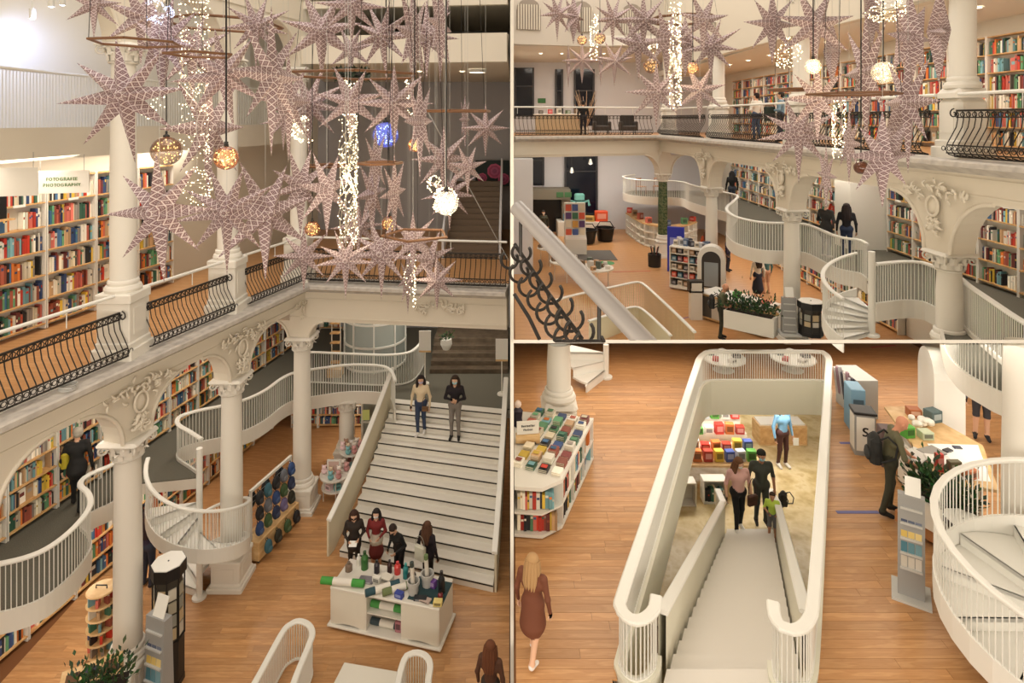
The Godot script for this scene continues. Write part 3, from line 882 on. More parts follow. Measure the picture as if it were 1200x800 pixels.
	for i in N:
		var u0 := float(i) / N; var u1 := float(i + 1) / N
		var p0 := b0.lerp(top0 * Vector3(1, 0, 1), u0); var p1 := b1.lerp(top1 * Vector3(1, 0, 1), u0)
		var q0 := b0.lerp(top0 * Vector3(1, 0, 1), u1); var q1 := b1.lerp(top1 * Vector3(1, 0, 1), u1)
		var y := LM * (i + 1.0) / N
		var sp := MB.new(); sp.prism(PackedVector2Array([xz(p0), xz(p1), xz(q1), xz(q0)]), max(0.0, y - 0.6), y)
		part("step", sp, M.white, t, true)
		var nn := MB.new()
		var fw := (p0 - q0).normalized() * 0.012
		nn.quad(p0 + fw + Vector3.UP * (y - 0.045), p1 + fw + Vector3.UP * (y - 0.045), p1 + fw + Vector3.UP * (y - 0.015), p0 + fw + Vector3.UP * (y - 0.015))
		nn.quad(p0 + fw + Vector3.UP * (y - 0.015), p1 + fw + Vector3.UP * (y - 0.015), p1 + Vector3.UP * (y - 0.014), p0 + Vector3.UP * (y - 0.014))
		part("edge_strip", nn, dn, t, true)
	for side in 2:
		var a := b0 if side == 0 else b1
		var z := top0 if side == 0 else top1
		var w := Vector3(-0.1, 0, 0) if side == 0 else Vector3(0.08, 0, 0)
		var path := PackedVector3Array()
		var ext := (a - z * Vector3(1, 0, 1)).normalized()
		for i in 17:
			var k := i / 16.0
			var p: Vector3 = a.lerp(z * Vector3(1, 0, 1), k) + w * (1.0 + 2.0 * pow(1 - k, 3.0) * (1 if side == 0 else -0.3))
			p.y = LM * k
			path.append(p)
		var pl := MB.new()
		for i in 16:
			var lo0 := path[i] + Vector3.UP * (-0.15 if i > 0 else -0.0); var lo1 := path[i + 1] + Vector3.UP * -0.15
			var hi0 := path[i] + Vector3.UP * 0.98; var hi1 := path[i + 1] + Vector3.UP * 0.98
			var wv := w.normalized() * 0.05
			pl.quad(lo0, lo1, hi1, hi0); pl.quad(lo1 + wv, lo0 + wv, hi0 + wv, hi1 + wv); pl.quad(hi0, hi1, hi1 + wv, hi0 + wv)
			if i == 0: pl.quad(lo0, hi0, hi0 + wv, lo0 + wv)
		part("side_panel", pl, mat(rgb(216, 208, 184), 0.5), t, true)
		var hr := MB.new(); hr.sweep(lift(path, 1.0), round_prof(0.15, 0.07, 0.02)); part("handrail", hr, M.steel_white, t, true)
	# book cases of the wing, three storeys
	var wd := Vector3(0.1937, 0, -0.981); var into := Vector3(0.981, 0, 0.1937)
	var wp := func(z: float, y: float) -> Vector3: return Vector3(lwall(z) + 0.01, y, -z)
	case_run(wp.call(11.6, L2), wp.call(19.2, L2), into, 1.35, 3.6, 6, "tall white bookcase with pale wood shelves on the left gallery", "left gallery bookcases", -1, "left gallery case", 1.6)
	case_run(wp.call(11.0, LM), wp.call(25.5, LM), into, 1.2, 2.9, 6, "bookcase of the mezzanine wall under the left arcade", "left mezzanine bookcases", -1, "mezzanine bookcase", 1.3)
	case_run(wp.call(10.3, 0.0), wp.call(25.5, 0.0), into, 1.2, 2.1, 4, "ground floor bookcase under the left mezzanine", "left ground floor bookcases", -1, "ground floor bookcase", 1.4)
	case_run(Vector3(-8.6, LM, -26.9), Vector3(-6.4, LM, -26.9), Vector3(0, 0, 1), 1.1, 2.7, 7, "bookcase on the rear mezzanine wall", "rear mezzanine bookcases", -1, "rear bookcase")
	case_run(Vector3(-8.6, 0, -23.5), Vector3(-5.4, 0, -23.5), Vector3(0, 0, 1), 1.05, 2.1, 5, "dark stocked bookcase at the back of the ground floor", "rear ground floor bookcases", -1, "rear bookcase")

# ---- right bays: structure -----------------------------------------------
const RO := Vector3(9.15, 0, -12.5)
const RD := Vector3(-0.0803, 0, -0.9968)
const RN := Vector3(0.9968, 0, -0.0803)
const RG := Vector3(7.7, 0, -30.5)
const GD := Vector3(-0.968, 0, 0.2514)
const GN := Vector3(-0.2514, 0, -0.968)
const UF := 5.0
const UM := 7.6
const U2 := 11.2
func slope(z: float) -> float:
	return EYE - (400.0 - HZ) / F * z
func wxl(z: float) -> float:
	return lerp(1.34, 4.87, (z - 7.59) / 7.91)
func wxr(z: float) -> float:
	return lerp(3.80, 8.19, (z - 7.55) / 7.95)
func rrow(s: float, off: float, y: float) -> Vector3:
	return RO + RD * s + RN * off + Vector3.UP * y
func grow(s: float, off: float, y: float) -> Vector3:
	return RG + GD * s + GN * off + Vector3.UP * y
func spiral(label: String, ctr: Vector3, ytop: float, r: float, a0: float, a1: float, n: int, rail_to: float, pole_h: float, gap := 0.09, h := 0.95):
	var t := thing("spiral_staircase", label, "staircase", ctr, "white spiral stairs")
	var rise := (ytop - ctr.y) / (n + 1)
	var b := MB.new()
	b.lathe(Vector3.ZERO, [Vector2(0.17, 0), Vector2(0.17, 0.05), Vector2(0.075, 0.07), Vector2(0.075, pole_h), Vector2(0, pole_h)], 14)
	part("centre_pole", b, M.steel_white, t)
	for i in n:
		var u0: float = lerp(a0, a1, float(i) / n); var u1: float = lerp(a0, a1, (i + 1.0) / n)
		var y := rise * (i + 1)
		var poly := PackedVector2Array([Vector2(cos(u0), -sin(u0)) * 0.07])
		for k in 4:
			var a: float = lerp(u0, u1 + 0.03 * sign(a1 - a0), k / 3.0)
			poly.append(Vector2(cos(a), -sin(a)) * r)
		poly.append(Vector2(cos(u1), -sin(u1)) * 0.07)
		b = MB.new(); b.prism(poly, y - 0.05, y)
		# riser under the front edge
		var e := Vector3(cos(u0), 0, -sin(u0))
		b.plate(e * 0.06 + Vector3.UP * (y - rise), e, Vector3(-e.z, 0, e.x), PackedVector2Array([Vector2(0, 0), Vector2(r - 0.07, 0), Vector2(r - 0.07, rise), Vector2(0, rise)]), 0.02)
		part("step", b, M.steel_white, t)
	var path := PackedVector3Array(); var strg := PackedVector3Array()
	var m := n * 3
	for i in m + 1:
		var a: float = lerp(a0, lerp(a0, a1, rail_to), float(i) / m)
		var y: float = (ytop - ctr.y) * clampf((float(i) / m) * rail_to, 0, 1) + rise * 0.6
		path.append(Vector3(cos(a) * (r + 0.03), y, -sin(a) * (r + 0.03)))
	var s := MB.new(); s.sweep(path, rect_prof(-0.02, 0.02, -0.28, 0.06)); part("stringer", s, M.steel_white, t)
	var q := MB.new()
	for p in even(path, gap): q.tube(PackedVector3Array([p, p + Vector3.UP * h]), 0.01, 4)
	part("balusters", q, M.steel_white, t, false, true)
	var hr := MB.new(); hr.sweep(lift(path, h), round_prof(0.1, 0.06, 0.018)); part("handrail", hr, M.steel_white, t)
	return t
func right_structure():
	# main floor: boards in the near bay, slab with the stairwell cut out
	var zn := 6.4; var zf := 16.05
	var b := MB.new()
	b.prism(PackedVector2Array([Vector2(0.03, -zn), Vector2(wxl(zn) - 0.12, -zn), Vector2(wxl(zf) - 0.1, -zf - 0.1), Vector2(wxr(zf) + 0.1, -zf - 0.1), Vector2(wxr(zn) + 0.12, -zn), Vector2(13.6, -zn), Vector2(13.6, -40), Vector2(0.03, -40)]), UF - 0.75, UF - 0.02)
	var fl := struct("floor_shop", b, M.plankbase)
	strip_floor(fl, 6.6, 19.0, 0.145, UF, func(_z): return 0.05, func(z): return min(12.5, 0.88 * z), 2.1, func(z): return [wxl(z), wxr(z)] if z < zf else null, 300)
	b = MB.new(); b.box(Vector3(6.8, UF - 0.012, -29.6), Vector3(13.4, 0.02, 21.2)); struct("floor_shop_far", b, M.plank2)
	# basement
	b = MB.new(); b.box(Vector3(6, 1.7, -16), Vector3(12, 0.2, 22)); struct("floor_basement", b, M.stone)
	b = MB.new(); b.box(Vector3(6, 3, -26.8), Vector3(12, 2.5, 0.3)); struct("wall_basement", b, M.paint)
	# stairwell fascia and balustrade
	var loop := PackedVector3Array()
	for q in [[769, 699], [767, 713], [758, 723], [746, 727], [734, 722], [727, 711], [730, 694], [760, 603], [790, 511], [815, 434], [820, 420], [827, 414], [840, 412], [900, 412], [955, 412], [966, 414], [971, 421], [971, 435], [965, 530], [958, 640], [953, 705], [949, 724], [940, 735], [928, 738], [916, 734], [908, 723], [906, 706]]:
		loop.append(on(q[0], q[1], UF + 0.8) * Vector3(1, 0, 1))
	loop = spline(loop, 0.12)
	slat_rail("white balustrade round the stairwell with two rounded ends and thin white bars", lift(loop, UF), 0.83, 0.06, "", 0.16, 0.05, null, false, "stairwell_railing")
	b = MB.new(); b.sweep(lift(loop, UF), rect_prof(-0.07, 0.07, -0.85, 0.05)); struct("trim", b, mat(rgb(222, 220, 204), 0.5))
	# stairs down
	var a0 := Vector3(1.78, UF, -7.2); var a1 := Vector3(3.5, UF, -7.2)
	var c0 := on(852, 628, 1.8); var c1 := on(906, 628, 1.8)
	var t := thing("stairwell_stairs", "pale stone stairs leading down inside the stairwell", "staircase", (c0 + c1) / 2)
	var N := 18
	for i in N:
		var u0 := float(i) / N; var u1 := float(i + 1) / N
		var y: float = lerp(UF, 1.8, u0) - (0.0 if i == 0 else 0.0)
		b = MB.new()
		b.prism(PackedVector2Array([xz(a0.lerp(c0, u0)), xz(a1.lerp(c1, u0)), xz(a1.lerp(c1, u1)), xz(a0.lerp(c0, u1))]), y - 0.45, y)
		part("step", b, mat(rgb(216, 211, 202), 0.5), t, true)
	for side in 2:
		var p := a0 if side == 0 else a1
		var q := c0 if side == 0 else c1
		var out := Vector3(-0.1, 0, 0) if side == 0 else Vector3(0.1, 0, 0)
		var pl := MB.new(); var path := PackedVector3Array()
		for i in 13: path.append(p.lerp(q, lerpf(0.08, 1.0, i / 12.0)) + out * 0.5)
		path.append(q + out * 0.5 + Vector3(0.04, 0.0, -0.5) )
		for i in path.size() - 1:
			var l0 := path[i] + Vector3.DOWN * 0.4; var l1 := path[i + 1] + Vector3.DOWN * 0.4
			l0.y = max(l0.y, 1.8); l1.y = max(l1.y, 1.8)
			var h0 := path[i] + Vector3.UP * 0.8; var h1 := path[i + 1] + Vector3.UP * 0.8
			pl.quad(l0, l1, h1, h0); pl.quad(l1 + out, l0 + out, h0 + out, h1 + out)
			if i == path.size() - 2: pl.quad(l1, l1 + out, h1 + out, h1)
		part("parapet", pl, mat(rgb(222, 218, 200), 0.5), t, true)
		var hr := MB.new()
		var hp := PackedVector3Array()
		for w in path: hp.append(w + out * 0.5)
		hr.sweep(lift(hp, 0.83), round_prof(0.16, 0.06, 0.018)); part("handrail", hr, M.steel_white, t, true)
	# --- far bay: arcades, galleries
	var spots := [0.0, 6.02, 12.04]
	arcade("wall_arcade_right", RO, RD, RN, spots, -3.5, 18.06, 9.25, 10.4, U2 - 0.05, 0.34, 0.55, 1.0)
	arcade("wall_arcade_far", RG, GD, GN, [0.0], -0.3, 7.93, 9.25, 10.2, U2 - 0.05, 0.32, 0.55, 0.8)
	ledge(PackedVector3Array([rrow(-3.5, 0, 0), RG, grow(7.93, 0, 0)]), 0.6, 0.3, U2, mats.ledge, 1.0)
	b = MB.new()
	b.prism(PackedVector2Array([xz(rrow(-3.5, 0.2, 0)), xz(RG + RN * 0.2 + GN * 0.2), xz(grow(7.93, 0.2, 0)), Vector2(0.03, -40), Vector2(13.6, -40), Vector2(13.6, -9)]), U2 - 0.35, U2 - 0.02)
	struct("floor_gallery_right", b, M.plank3)
	var nm := ["nearest the right edge", "beside the black octagonal kiosk", "above the white arched stand", "of green marble at the far corner"]
	for i in 4:
		var p := rrow(6.02 * i, 0, UF)
		if i == 0: p.y = slope(12.5) + 0.04
		if i == 1: p.y = slope(18.48) + 0.05
		column(p, 9.26, 0.24, "round column with leafy capital %s" % nm[i], "columns of the right arcade", 0.0 if i == 0 else 0.9, M.marble if i == 3 else null, true)
		column(rrow(6.02 * i, 0.3, U2), 16.0, 0.24, "white gallery column on a tall pedestal over the column %s" % nm[i], "gallery columns on the right", 1.45, null, true)
		cartouche(rrow(6.02 * i - (0.0 if i < 3 else 0.55), -0.33, 10.2), RD, -RN, 0.8 if i < 3 else 0.45, "plaster spray and shield over the column %s" % nm[i], 31 + i)
	for i in 3:
		var s0 := -3.2 if i == -1 else 6.02 * i + 0.35
		iron_rail("black iron railing of the right gallery, %s bay from the right" % ["second", "third", "fourth"][i], rrow(s0, -0.12, U2), rrow(6.02 * (i + 1) - 0.35, -0.12, U2), -RN, 0.98, "iron railings of the right gallery", 0.14)
		handrail("white handrail of the right gallery, %s bay from the right" % ["second", "third", "fourth"][i], PackedVector3Array([rrow(s0 - 0.05, -0.05, U2 + 1.32), rrow(6.02 * (i + 1) - 0.3, -0.05, U2 + 1.32)]), 0.035, "handrails of the right gallery")
	iron_rail("black iron railing of the right gallery at the picture's right edge", rrow(-3.2, -0.12, U2), rrow(-0.35, -0.12, U2), -RN, 0.98, "iron railings of the right gallery", 0.14)
	handrail("white handrail of the right gallery at the picture's right edge", PackedVector3Array([rrow(-3.2, -0.05, U2 + 1.32), rrow(-0.3, -0.05, U2 + 1.32)]), 0.035, "handrails of the right gallery")
	iron_rail("black iron railing of the far gallery across the hall", grow(0.75, -0.12, U2), grow(7.85, -0.12, U2), -GN, 0.98, "iron railings of the right gallery", 0.2)
	handrail("white handrail of the far gallery across the hall", PackedVector3Array([grow(0.2, -0.05, U2 + 1.4), grow(7.9, -0.05, U2 + 1.4)]), 0.04, "handrails of the right gallery")
	# walls and ceilings behind
	b = MB.new(); b.box(Vector3(12.95, 11, -24), Vector3(0.3, 14, 32)); struct("wall_books_right", b, M.paint)
	b = MB.new(); b.box(Vector3(11.3, 14.8, -22), Vector3(4.6, 0.3, 30)); struct("ceiling_gallery_right", b, M.white)
	b = MB.new(); b.sweep(PackedVector3Array([rrow(-3.5, 0.2, 14.9), rrow(18.2, 0.2, 14.9)]), rect_prof(-0.15, 0.15, -0.3, 6.9)); struct("wall_right_upper", b, M.paint)
	b = MB.new(); b.box(Vector3(5, 15.9, -34.5), Vector3(10, 0.5, 10)); struct("ceiling_gallery_far", b, M.white)
	b = MB.new(); b.sweep(PackedVector3Array([grow(-0.3, 0.1, 15.6), grow(7.93, 0.1, 15.6)]), rect_prof(-0.15, 0.15, 0, 6)); struct("wall_far_upper", b, mat(rgb(200, 192, 180), 0.7))
	for i in 3:   # round headed openings of the topmost storey
		var w := thing("arched_grille", "round-headed slatted opening at the top of the far wall, %s from the left" % ["first", "second", "third"][i], "grille", grow(7.15 - 2.7 * i, -0.1, 16.3), "arched openings")
		b = MB.new()
		var poly := PackedVector2Array([Vector2(-0.6, 0), Vector2(0.6, 0)])
		for k in 9: poly.append(Vector2(0.6 * cos(PI * k / 8), 0.9 + 0.6 * sin(PI * k / 8)))
		b.plate(Vector3.ZERO, GD, -GN, poly, 0.03); part("panel", b, mat(rgb(150, 140, 128), 0.8), w)
		for k in 9:
			b = MB.new(); b.box(GD * (-0.52 + 0.13 * k) - GN * 0.05 + Vector3.UP * 0.6, Vector3(0.05, 1.2, 0.05)); part("slat", b, M.paint, w)
	# curving mezzanine of the far bay
	var q1 := PackedVector3Array()
	for q in [[7.6, 37.0], [6.75, 36.0], [6.6, 35.0], [6.95, 34.0], [7.9, 33.3], [8.9, 33.2], [9.35, 32.6], [9.35, 31.4], [9.5, 30.2], [9.7, 29.2], [9.95, 28.1]]: q1.append(Vector3(q[0], 0, -q[1]))
	for q in [[864, 229], [859, 236], [853, 241], [852, 246], [859, 252], [871, 256], [892, 260], [917, 261], [931, 261], [946, 263], [962, 269], [982, 277], [1007, 281], [1016, 286]]: q1.append(on(q[0], q[1], UM + 1.0) * Vector3(1, 0, 1))
	var q2 := PackedVector3Array()
	for q in [[1026, 309], [1045, 307], [1062, 306], [1080, 307], [1095, 312], [1120, 322], [1137, 335], [1162, 352], [1195, 374], [1240, 400]]: q2.append(on(q[0], q[1], UM + 1.0) * Vector3(1, 0, 1))
	var e1 := spline(q1, 0.2); var e2 := spline(q2, 0.2)
	var pg := PackedVector2Array()
	for p in e1: pg.append(xz(p))
	for p in e2: pg.append(xz(p))
	pg.append(Vector2(12.7, e2[e2.size() - 1].z)); pg.append(Vector2(12.7, -37))
	# keep the part over the sloping ceiling
	b = MB.new(); b.prism(pg, UM - 0.3, UM - 0.03)
	struct("ceiling_mezzanine_right", b, M.white)
	b = MB.new(); b.prism(pg, UM - 0.03, UM); struct("floor_mezzanine_right", b, M.carpet)
	for e in [e1, e2]:
		b = MB.new(); b.sweep(lift(e, UM), rect_prof(-0.025, 0.025, -0.36, 0.06)); struct("trim", b, M.white)
	slat_rail("serpentine white balustrade of the mezzanine across the upper right view", lift(e1, UM), 1.02, 0.09, "mezzanine balustrades on the right", 0.12)
	slat_rail("white balustrade of the mezzanine between spiral stair and picture edge", lift(e2, UM), 1.02, 0.08, "mezzanine balustrades on the right", 0.12)
	spiral("white spiral stair with wedge steps in front of the mezzanine bookcases", Vector3(8.52, slope(14.2) + 0.15, -14.15), UM, 1.0, 3.6, 1.35, 6, 1.0, 2.0)
	# book cases
	case_run(Vector3(12.79, UM, -13.5), Vector3(12.79, UM, -35.0), Vector3.LEFT, 1.3, 2.9, 5, "white bookcase on the right mezzanine", "right mezzanine bookcases", -1, "mezzanine bookcase", 1.3, [5])
	case_run(Vector3(12.79, U2, -13.0), Vector3(12.79, U2, -35.0), Vector3.LEFT, 1.4, 3.0, 6, "white bookcase with large books on the right gallery", "right gallery bookcases", 0, "right gallery case", 1.4)
	case_run(Vector3(12.79, UF, -19.4), Vector3(12.79, UF, -35.0), Vector3.LEFT, 1.2, 2.2, 5, "ground floor bookcase under the right mezzanine", "right ground floor bookcases", -1, "ground bookcase", 1.1)
	b = MB.new(); b.box(Vector3(12.1, UM + 1.4, -20.65), Vector3(1.35, 2.8, 1.0)); struct("wall_pier", b, M.white)
	far_wall()
	lower_right()
func far_wall():
	var b := MB.new()
	b.box(Vector3(6.8, 11, -38.3), Vector3(13.6, 12.5, 0.3)); struct("wall_far_right", b, M.cool)
	var night := mat(rgb(18, 24, 40), 0.12)
	var dk := mat(rgb(24, 24, 28), 0.3)
	# tall dark windows: [x0, x1, y0, y1] in metres on the far wall
	var ws := [[0.2, 1.35, 12.2, 15.3], [2.8, 3.2, 11.6, 15.2], [0.15, 2.0, 7.8, 10.4], [3.4, 5.4, 5.6, 10.6], [4.0, 5.2, 11.6, 15.2]]
	for i in ws.size():
		var w: Array = ws[i]
		b = MB.new(); b.box(Vector3((w[0] + w[1]) / 2, (w[2] + w[3]) / 2, -38.12), Vector3(w[1] - w[0], w[3] - w[2], 0.03))
		var o := struct("window_%d" % (i + 1), b, night)
		for x in [w[0], w[1]]:
			b = MB.new(); b.box(Vector3(x, (w[2] + w[3]) / 2, -38.05), Vector3(0.12, w[3] - w[2], 0.14)); part("window_frame", b, mat(rgb(60, 60, 64), 0.5), o)
		b = MB.new(); b.box(Vector3((w[0] + w[1]) / 2, lerp(w[2], w[3], 0.62), -38.06), Vector3(w[1] - w[0], 0.07, 0.1)); part("window_frame", b, mat(rgb(60, 60, 64), 0.5), o)
	# shop entrance with a grey portal
	b = MB.new(); b.box(Vector3(1.75, 6.1, -37.3), Vector3(3.3, 2.2, 0.1)); struct("door_1", b, dk)
	b = MB.new(); b.box(Vector3(1.7, 7.45, -36.9), Vector3(3.7, 0.6, 1.4)); b.box(Vector3(3.3, 6.1, -36.9), Vector3(0.5, 2.2, 1.2)); b.box(Vector3(0.2, 6.1, -36.9), Vector3(0.3, 2.2, 1.2)); struct("trim", b, mat(rgb(120, 114, 100), 0.7))
	b = MB.new(); b.box(Vector3(0.5, 7.6, -27.5), Vector3(0.9, 5.2, 0.9)); struct("wall_pier_left", b, M.cool)
func lower_right():
	# curved mezzanine edge over the desk, cut off by the sloping ceiling
	var e := PackedVector3Array()
	for q in [[1103, 404], [1106, 420], [1113, 440], [1130, 460], [1150, 473], [1176, 487], [1230, 505]]: e.append(on(q[0], q[1], UM - 0.35) * Vector3(1, 0, 1))
	e = spline(e, 0.12)
	var t := thing("balcony_railing", "curved grey slatted mezzanine edge at the top right of the lower right view", "railing", e[0])
	var f := MB.new(); f.sweep(lift(e, UM), rect_prof(-0.03, 0.03, -0.35, 0.02)); part("fascia", f, M.white, t, true)
	var bl := MB.new()
	for p in even(e, 0.085):
		var top: float = min(UM + 1.0, slope(-p.z) - 0.03)
		if top > UM + 0.05: bl.tube(PackedVector3Array([p + Vector3.UP * UM, Vector3(p.x, top, p.z)]), 0.013, 4)
	part("balusters", bl, M.steel_white, t, true, true)
	var poly := PackedVector2Array()
	for p in e: poly.append(xz(p))
	poly.append(Vector2(11.5, -9.2)); poly.append(Vector2(11.5, -11.8))
	var b := MB.new(); b.prism(poly, UM - 0.3, UM - 0.02); struct("floor_mezzanine_near", b, M.carpet)
	column(Vector3(7.75, UF, -9.0), slope(9.0) - 0.03, 0.3, "stout white column beside the spiral stair at the right edge", "", 0.0, null, false, false)
	column(Vector3(1.05, UF, -13.4), slope(13.4) - 0.03 + 0.0, 0.27, "white column with octagonal pedestal behind the book island", "", 0.75, null, true, false)
	spiral("white spiral stair with broad treads at the lower right corner", Vector3(6.8, UF, -7.6), UF + 1.3, 1.14, 5.1, 0.5, 7, 1.0, 2.4, 0.07, 0.85)
	spiral("foot of a white spiral stair at the top of the lower right view", Vector3(2.55, UF, -16.2), UF + 0.9, 1.05, 4.1, 2.6, 3, 0.02, 0.9, 0.2, 0.02)

# ---- paper stars, hoops, globes and fairy lights -----------------------------
var star_mat: StandardMaterial3D
var star_meshes := []
func star_paper() -> StandardMaterial3D:
	var im := Image.create(192, 192, true, Image.FORMAT_RGB8)
	var base := rgb(158, 133, 134); var line := rgb(230, 222, 220); var dot := rgb(94, 56, 60); var mid := rgb(122, 94, 98)
	for y in 192:
		for x in 192:
			var u := fposmod(x / 96.0, 1.0) - 0.5; var v := fposmod(y / 96.0, 1.0) - 0.5
			var a := absf(u) + absf(v)
			var b := absf(absf(u) - 0.5) + absf(absf(v) - 0.5)
			var d: float = min(a, b)
			var cc := base
			if absf(a - 0.5) < 0.055: cc = line
			elif d < 0.1: cc = dot
			elif d < 0.17: cc = line.lerp(base, 0.35)
			elif d < 0.3: cc = mid
			im.set_pixel(x, y, cc)
	im.generate_mipmaps()
	var m := StandardMaterial3D.new()
	m.albedo_texture = ImageTexture.create_from_image(im)
	m.roughness = 0.85; m.backlight_enabled = true; m.backlight = Color(0.25, 0.19, 0.19)
	return m
func star_mesh(n: int, deep: float, seed_: int) -> ArrayMesh:
	var r := RandomNumberGenerator.new(); r.seed = seed_
	var b := MB.new()
	var rv := 0.31
	for i in n:
		var th := -PI / 2 + TAU * i / n
		var ln: float = 1.0 * r.randf_range(0.88, 1.08) * (1.22 if i == 0 else 1.0)
		var tip := Vector3(cos(th), sin(th), 0) * ln
		var v0 := Vector3(cos(th - PI / n), sin(th - PI / n), 0) * rv; var v1 := Vector3(cos(th + PI / n), sin(th + PI / n), 0) * rv
		for s in [1.0, -1.0]:
			var c := Vector3(0, 0, deep * s)
			for q in [[v0, -1.0], [v1, 1.0]]:
				var w: Vector3 = q[0]
				var nn := (tip - c).cross(w - c).normalized()
				if nn.z * s < 0: nn = -nn
				var k := 4.6
				var uvs := [Vector2(0, 0), Vector2(0, ln * k), Vector2(q[1] * rv * sin(PI / n) * k, rv * cos(PI / n) * k)]
				var pts := [c, tip, w]
				var ccw: bool = (tip - c).cross(w - c).dot(nn) > 0
				var ord := [0, 2, 1] if ccw else [0, 1, 2]
				for o in ord: b.vert(pts[o], nn, uvs[o])
	return b.mesh()
# keeps what hangs clear of its neighbours: tries depths near the wanted one, holding its direction and apparent size
var hung := []
func clear_depth(x: float, y: float, z0: float, hx: float, hy: float, hz: float) -> float:
	var best := z0; var least := 1e9
	for i in 25:
		var z: float = z0 + 0.35 * ((i + 1) / 2) * (1 if i % 2 else -1)
		if z < 5.6 or (x < 600 and z > 14.0): continue
		var p := pt(x, y, z); var k := z / F
		var h := Vector3(hx, hy, hz) * k
		var cost := 0.05 * absf(z - z0)
		if x < 600 and p.x - row(0, 0, 0).x < 0.35 * (-p.z - 12.6) + 1.0 and z > 9.0: cost += 2.0
		for q in hung:
			var c: Vector3 = q[0]; var e: Vector3 = q[1]
			var d := (p - c).abs()
			if d.x < h.x + e.x and d.z < h.z + e.z:
				if d.y < h.y + e.y: cost += 1.0
			if d.x < h.x + 0.02 and d.z < h.z + 0.02 and p.y > c.y: cost += 1.0
			if d.x < e.x + 0.02 and d.z < e.z + 0.02 and p.y < c.y: cost += 1.0
		if cost < least: least = cost; best = z
	hung.append([pt(x, y, best), Vector3(hx, hy, hz) * best / F])
	return best
func hang(x: float, y: float, z: float, r: float, kind: int, yaw: float, roll: float, label: String, group: String):
	if absf(yaw) >= 66.0:
		kind = 4; yaw = 81.0 * signf(yaw); r *= 0.86
	var ca := absf(cos(deg_to_rad(yaw))); var sa := absf(sin(deg_to_rad(yaw)))
	z = clear_depth(x, y, z, r * (0.85 * ca + 0.2), r, r * (0.85 * sa + 0.25))
	var p := pt(x, y, z)
	var R := r * z / F
	var t := thing("paper_star", label, "paper star", p, group)
	mesh_part("star_body", star_meshes[kind], star_mat, t, Vector3.ZERO, Basis(Vector3.UP, deg_to_rad(yaw)) * Basis(Vector3.BACK, deg_to_rad(roll)) * Basis().scaled(Vector3.ONE * R))
	var c := MB.new(); c.rod(Vector3(0, R * 0.3, 0), Vector3(0, 21.99 - p.y, 0), 0.003, 3); part("cord", c, M.lightgrey, t)
func hoop(x: float, y: float, z: float, r: float, sides: int, turn: float, label: String):
	z = clear_depth(x, y, z, r, 3, r)
	var p := pt(x, y, z); var R := r * z / F
	var t := thing("wooden_hoop", label, "hanging frame", p, "brown hanging frames")
	for i in sides:
		var a := TAU * i / sides + turn; var a2 := TAU * (i + 1) / sides + turn
		var b := MB.new(); b.rod(Vector3(cos(a), 0, sin(a)) * R, Vector3(cos(a2), 0, sin(a2)) * R, 0.022 * z / 9.0, 5); part("bar", b, M.brass, t)
	for i in 3:
		var a := TAU * i / 3 + turn
		var b := MB.new(); b.rod(Vector3(cos(a), 0, sin(a)) * R * 0.98, Vector3(0, 21.99 - p.y, 0), 0.004, 3); part("cord", b, M.dark, t)
func fairy(x: float, y: float, z: float, rx: float, ry: float, n: int, cc: Color, label: String, e := 4.0):
	z = clear_depth(x, y, z, rx * 1.1, ry, rx * 1.1)
	var p := pt(x, y, z); var k := z / F
	var t := thing("fairy_lights", label, "string lights", p, "clusters of fairy lights")
	var b := MB.new(); var w := MB.new()
	var strands: int = max(3, n / 22)
	for s in strands:
		var path := PackedVector3Array()
		var ang := rng.randf() * TAU
		for i in int(n / strands):
			var v := -1.0 + 2.0 * i / (n / strands)
			ang += rng.randf_range(-0.9, 0.9)
			var rad: float = sqrt(max(0.05, 1.0 - v * v)) if ry < rx * 1.6 else 0.75
			var q := Vector3(cos(ang) * rx * k * rad, -clampf(v + rng.randf_range(-0.09, 0.09), -1, 1) * ry * k, sin(ang) * rx * k * rad) * Vector3(rng.randf_range(0.8, 1.1), 1, 1)
			path.append(q)
			var s2 := rng.randf_range(0.7, 1.3) * 0.8 * k
			var d := [Vector3(s2, 0, 0), Vector3(0, 0, s2), Vector3(-s2, 0, 0), Vector3(0, 0, -s2)]
			for j in 4:
				b.tri(q + d[(j + 1) % 4], q + d[j], q + Vector3.UP * s2); b.tri(q + d[j], q + d[(j + 1) % 4], q - Vector3.UP * s2)
		w.tube(path, 0.0025, 3)
	part("bulbs", b, glow(cc, e), t, false, true)
	part("wire", w, mat(rgb(190, 180, 160), 0.4), t, false, true)
	var c := MB.new(); c.rod(Vector3(0, ry * k, 0), Vector3(0, 21.99 - p.y, 0), 0.004, 3); part("cord", c, M.lightgrey, t)
	var l := OmniLight3D.new(); l.name = "fairy_glow"; l.light_color = cc; l.light_energy = 0.35 * n / 150.0; l.light_size = rx * k; l.shadow_enabled = true; l.omni_range = 40.0; l.omni_attenuation = 2.0
	t.add_child(l, true)
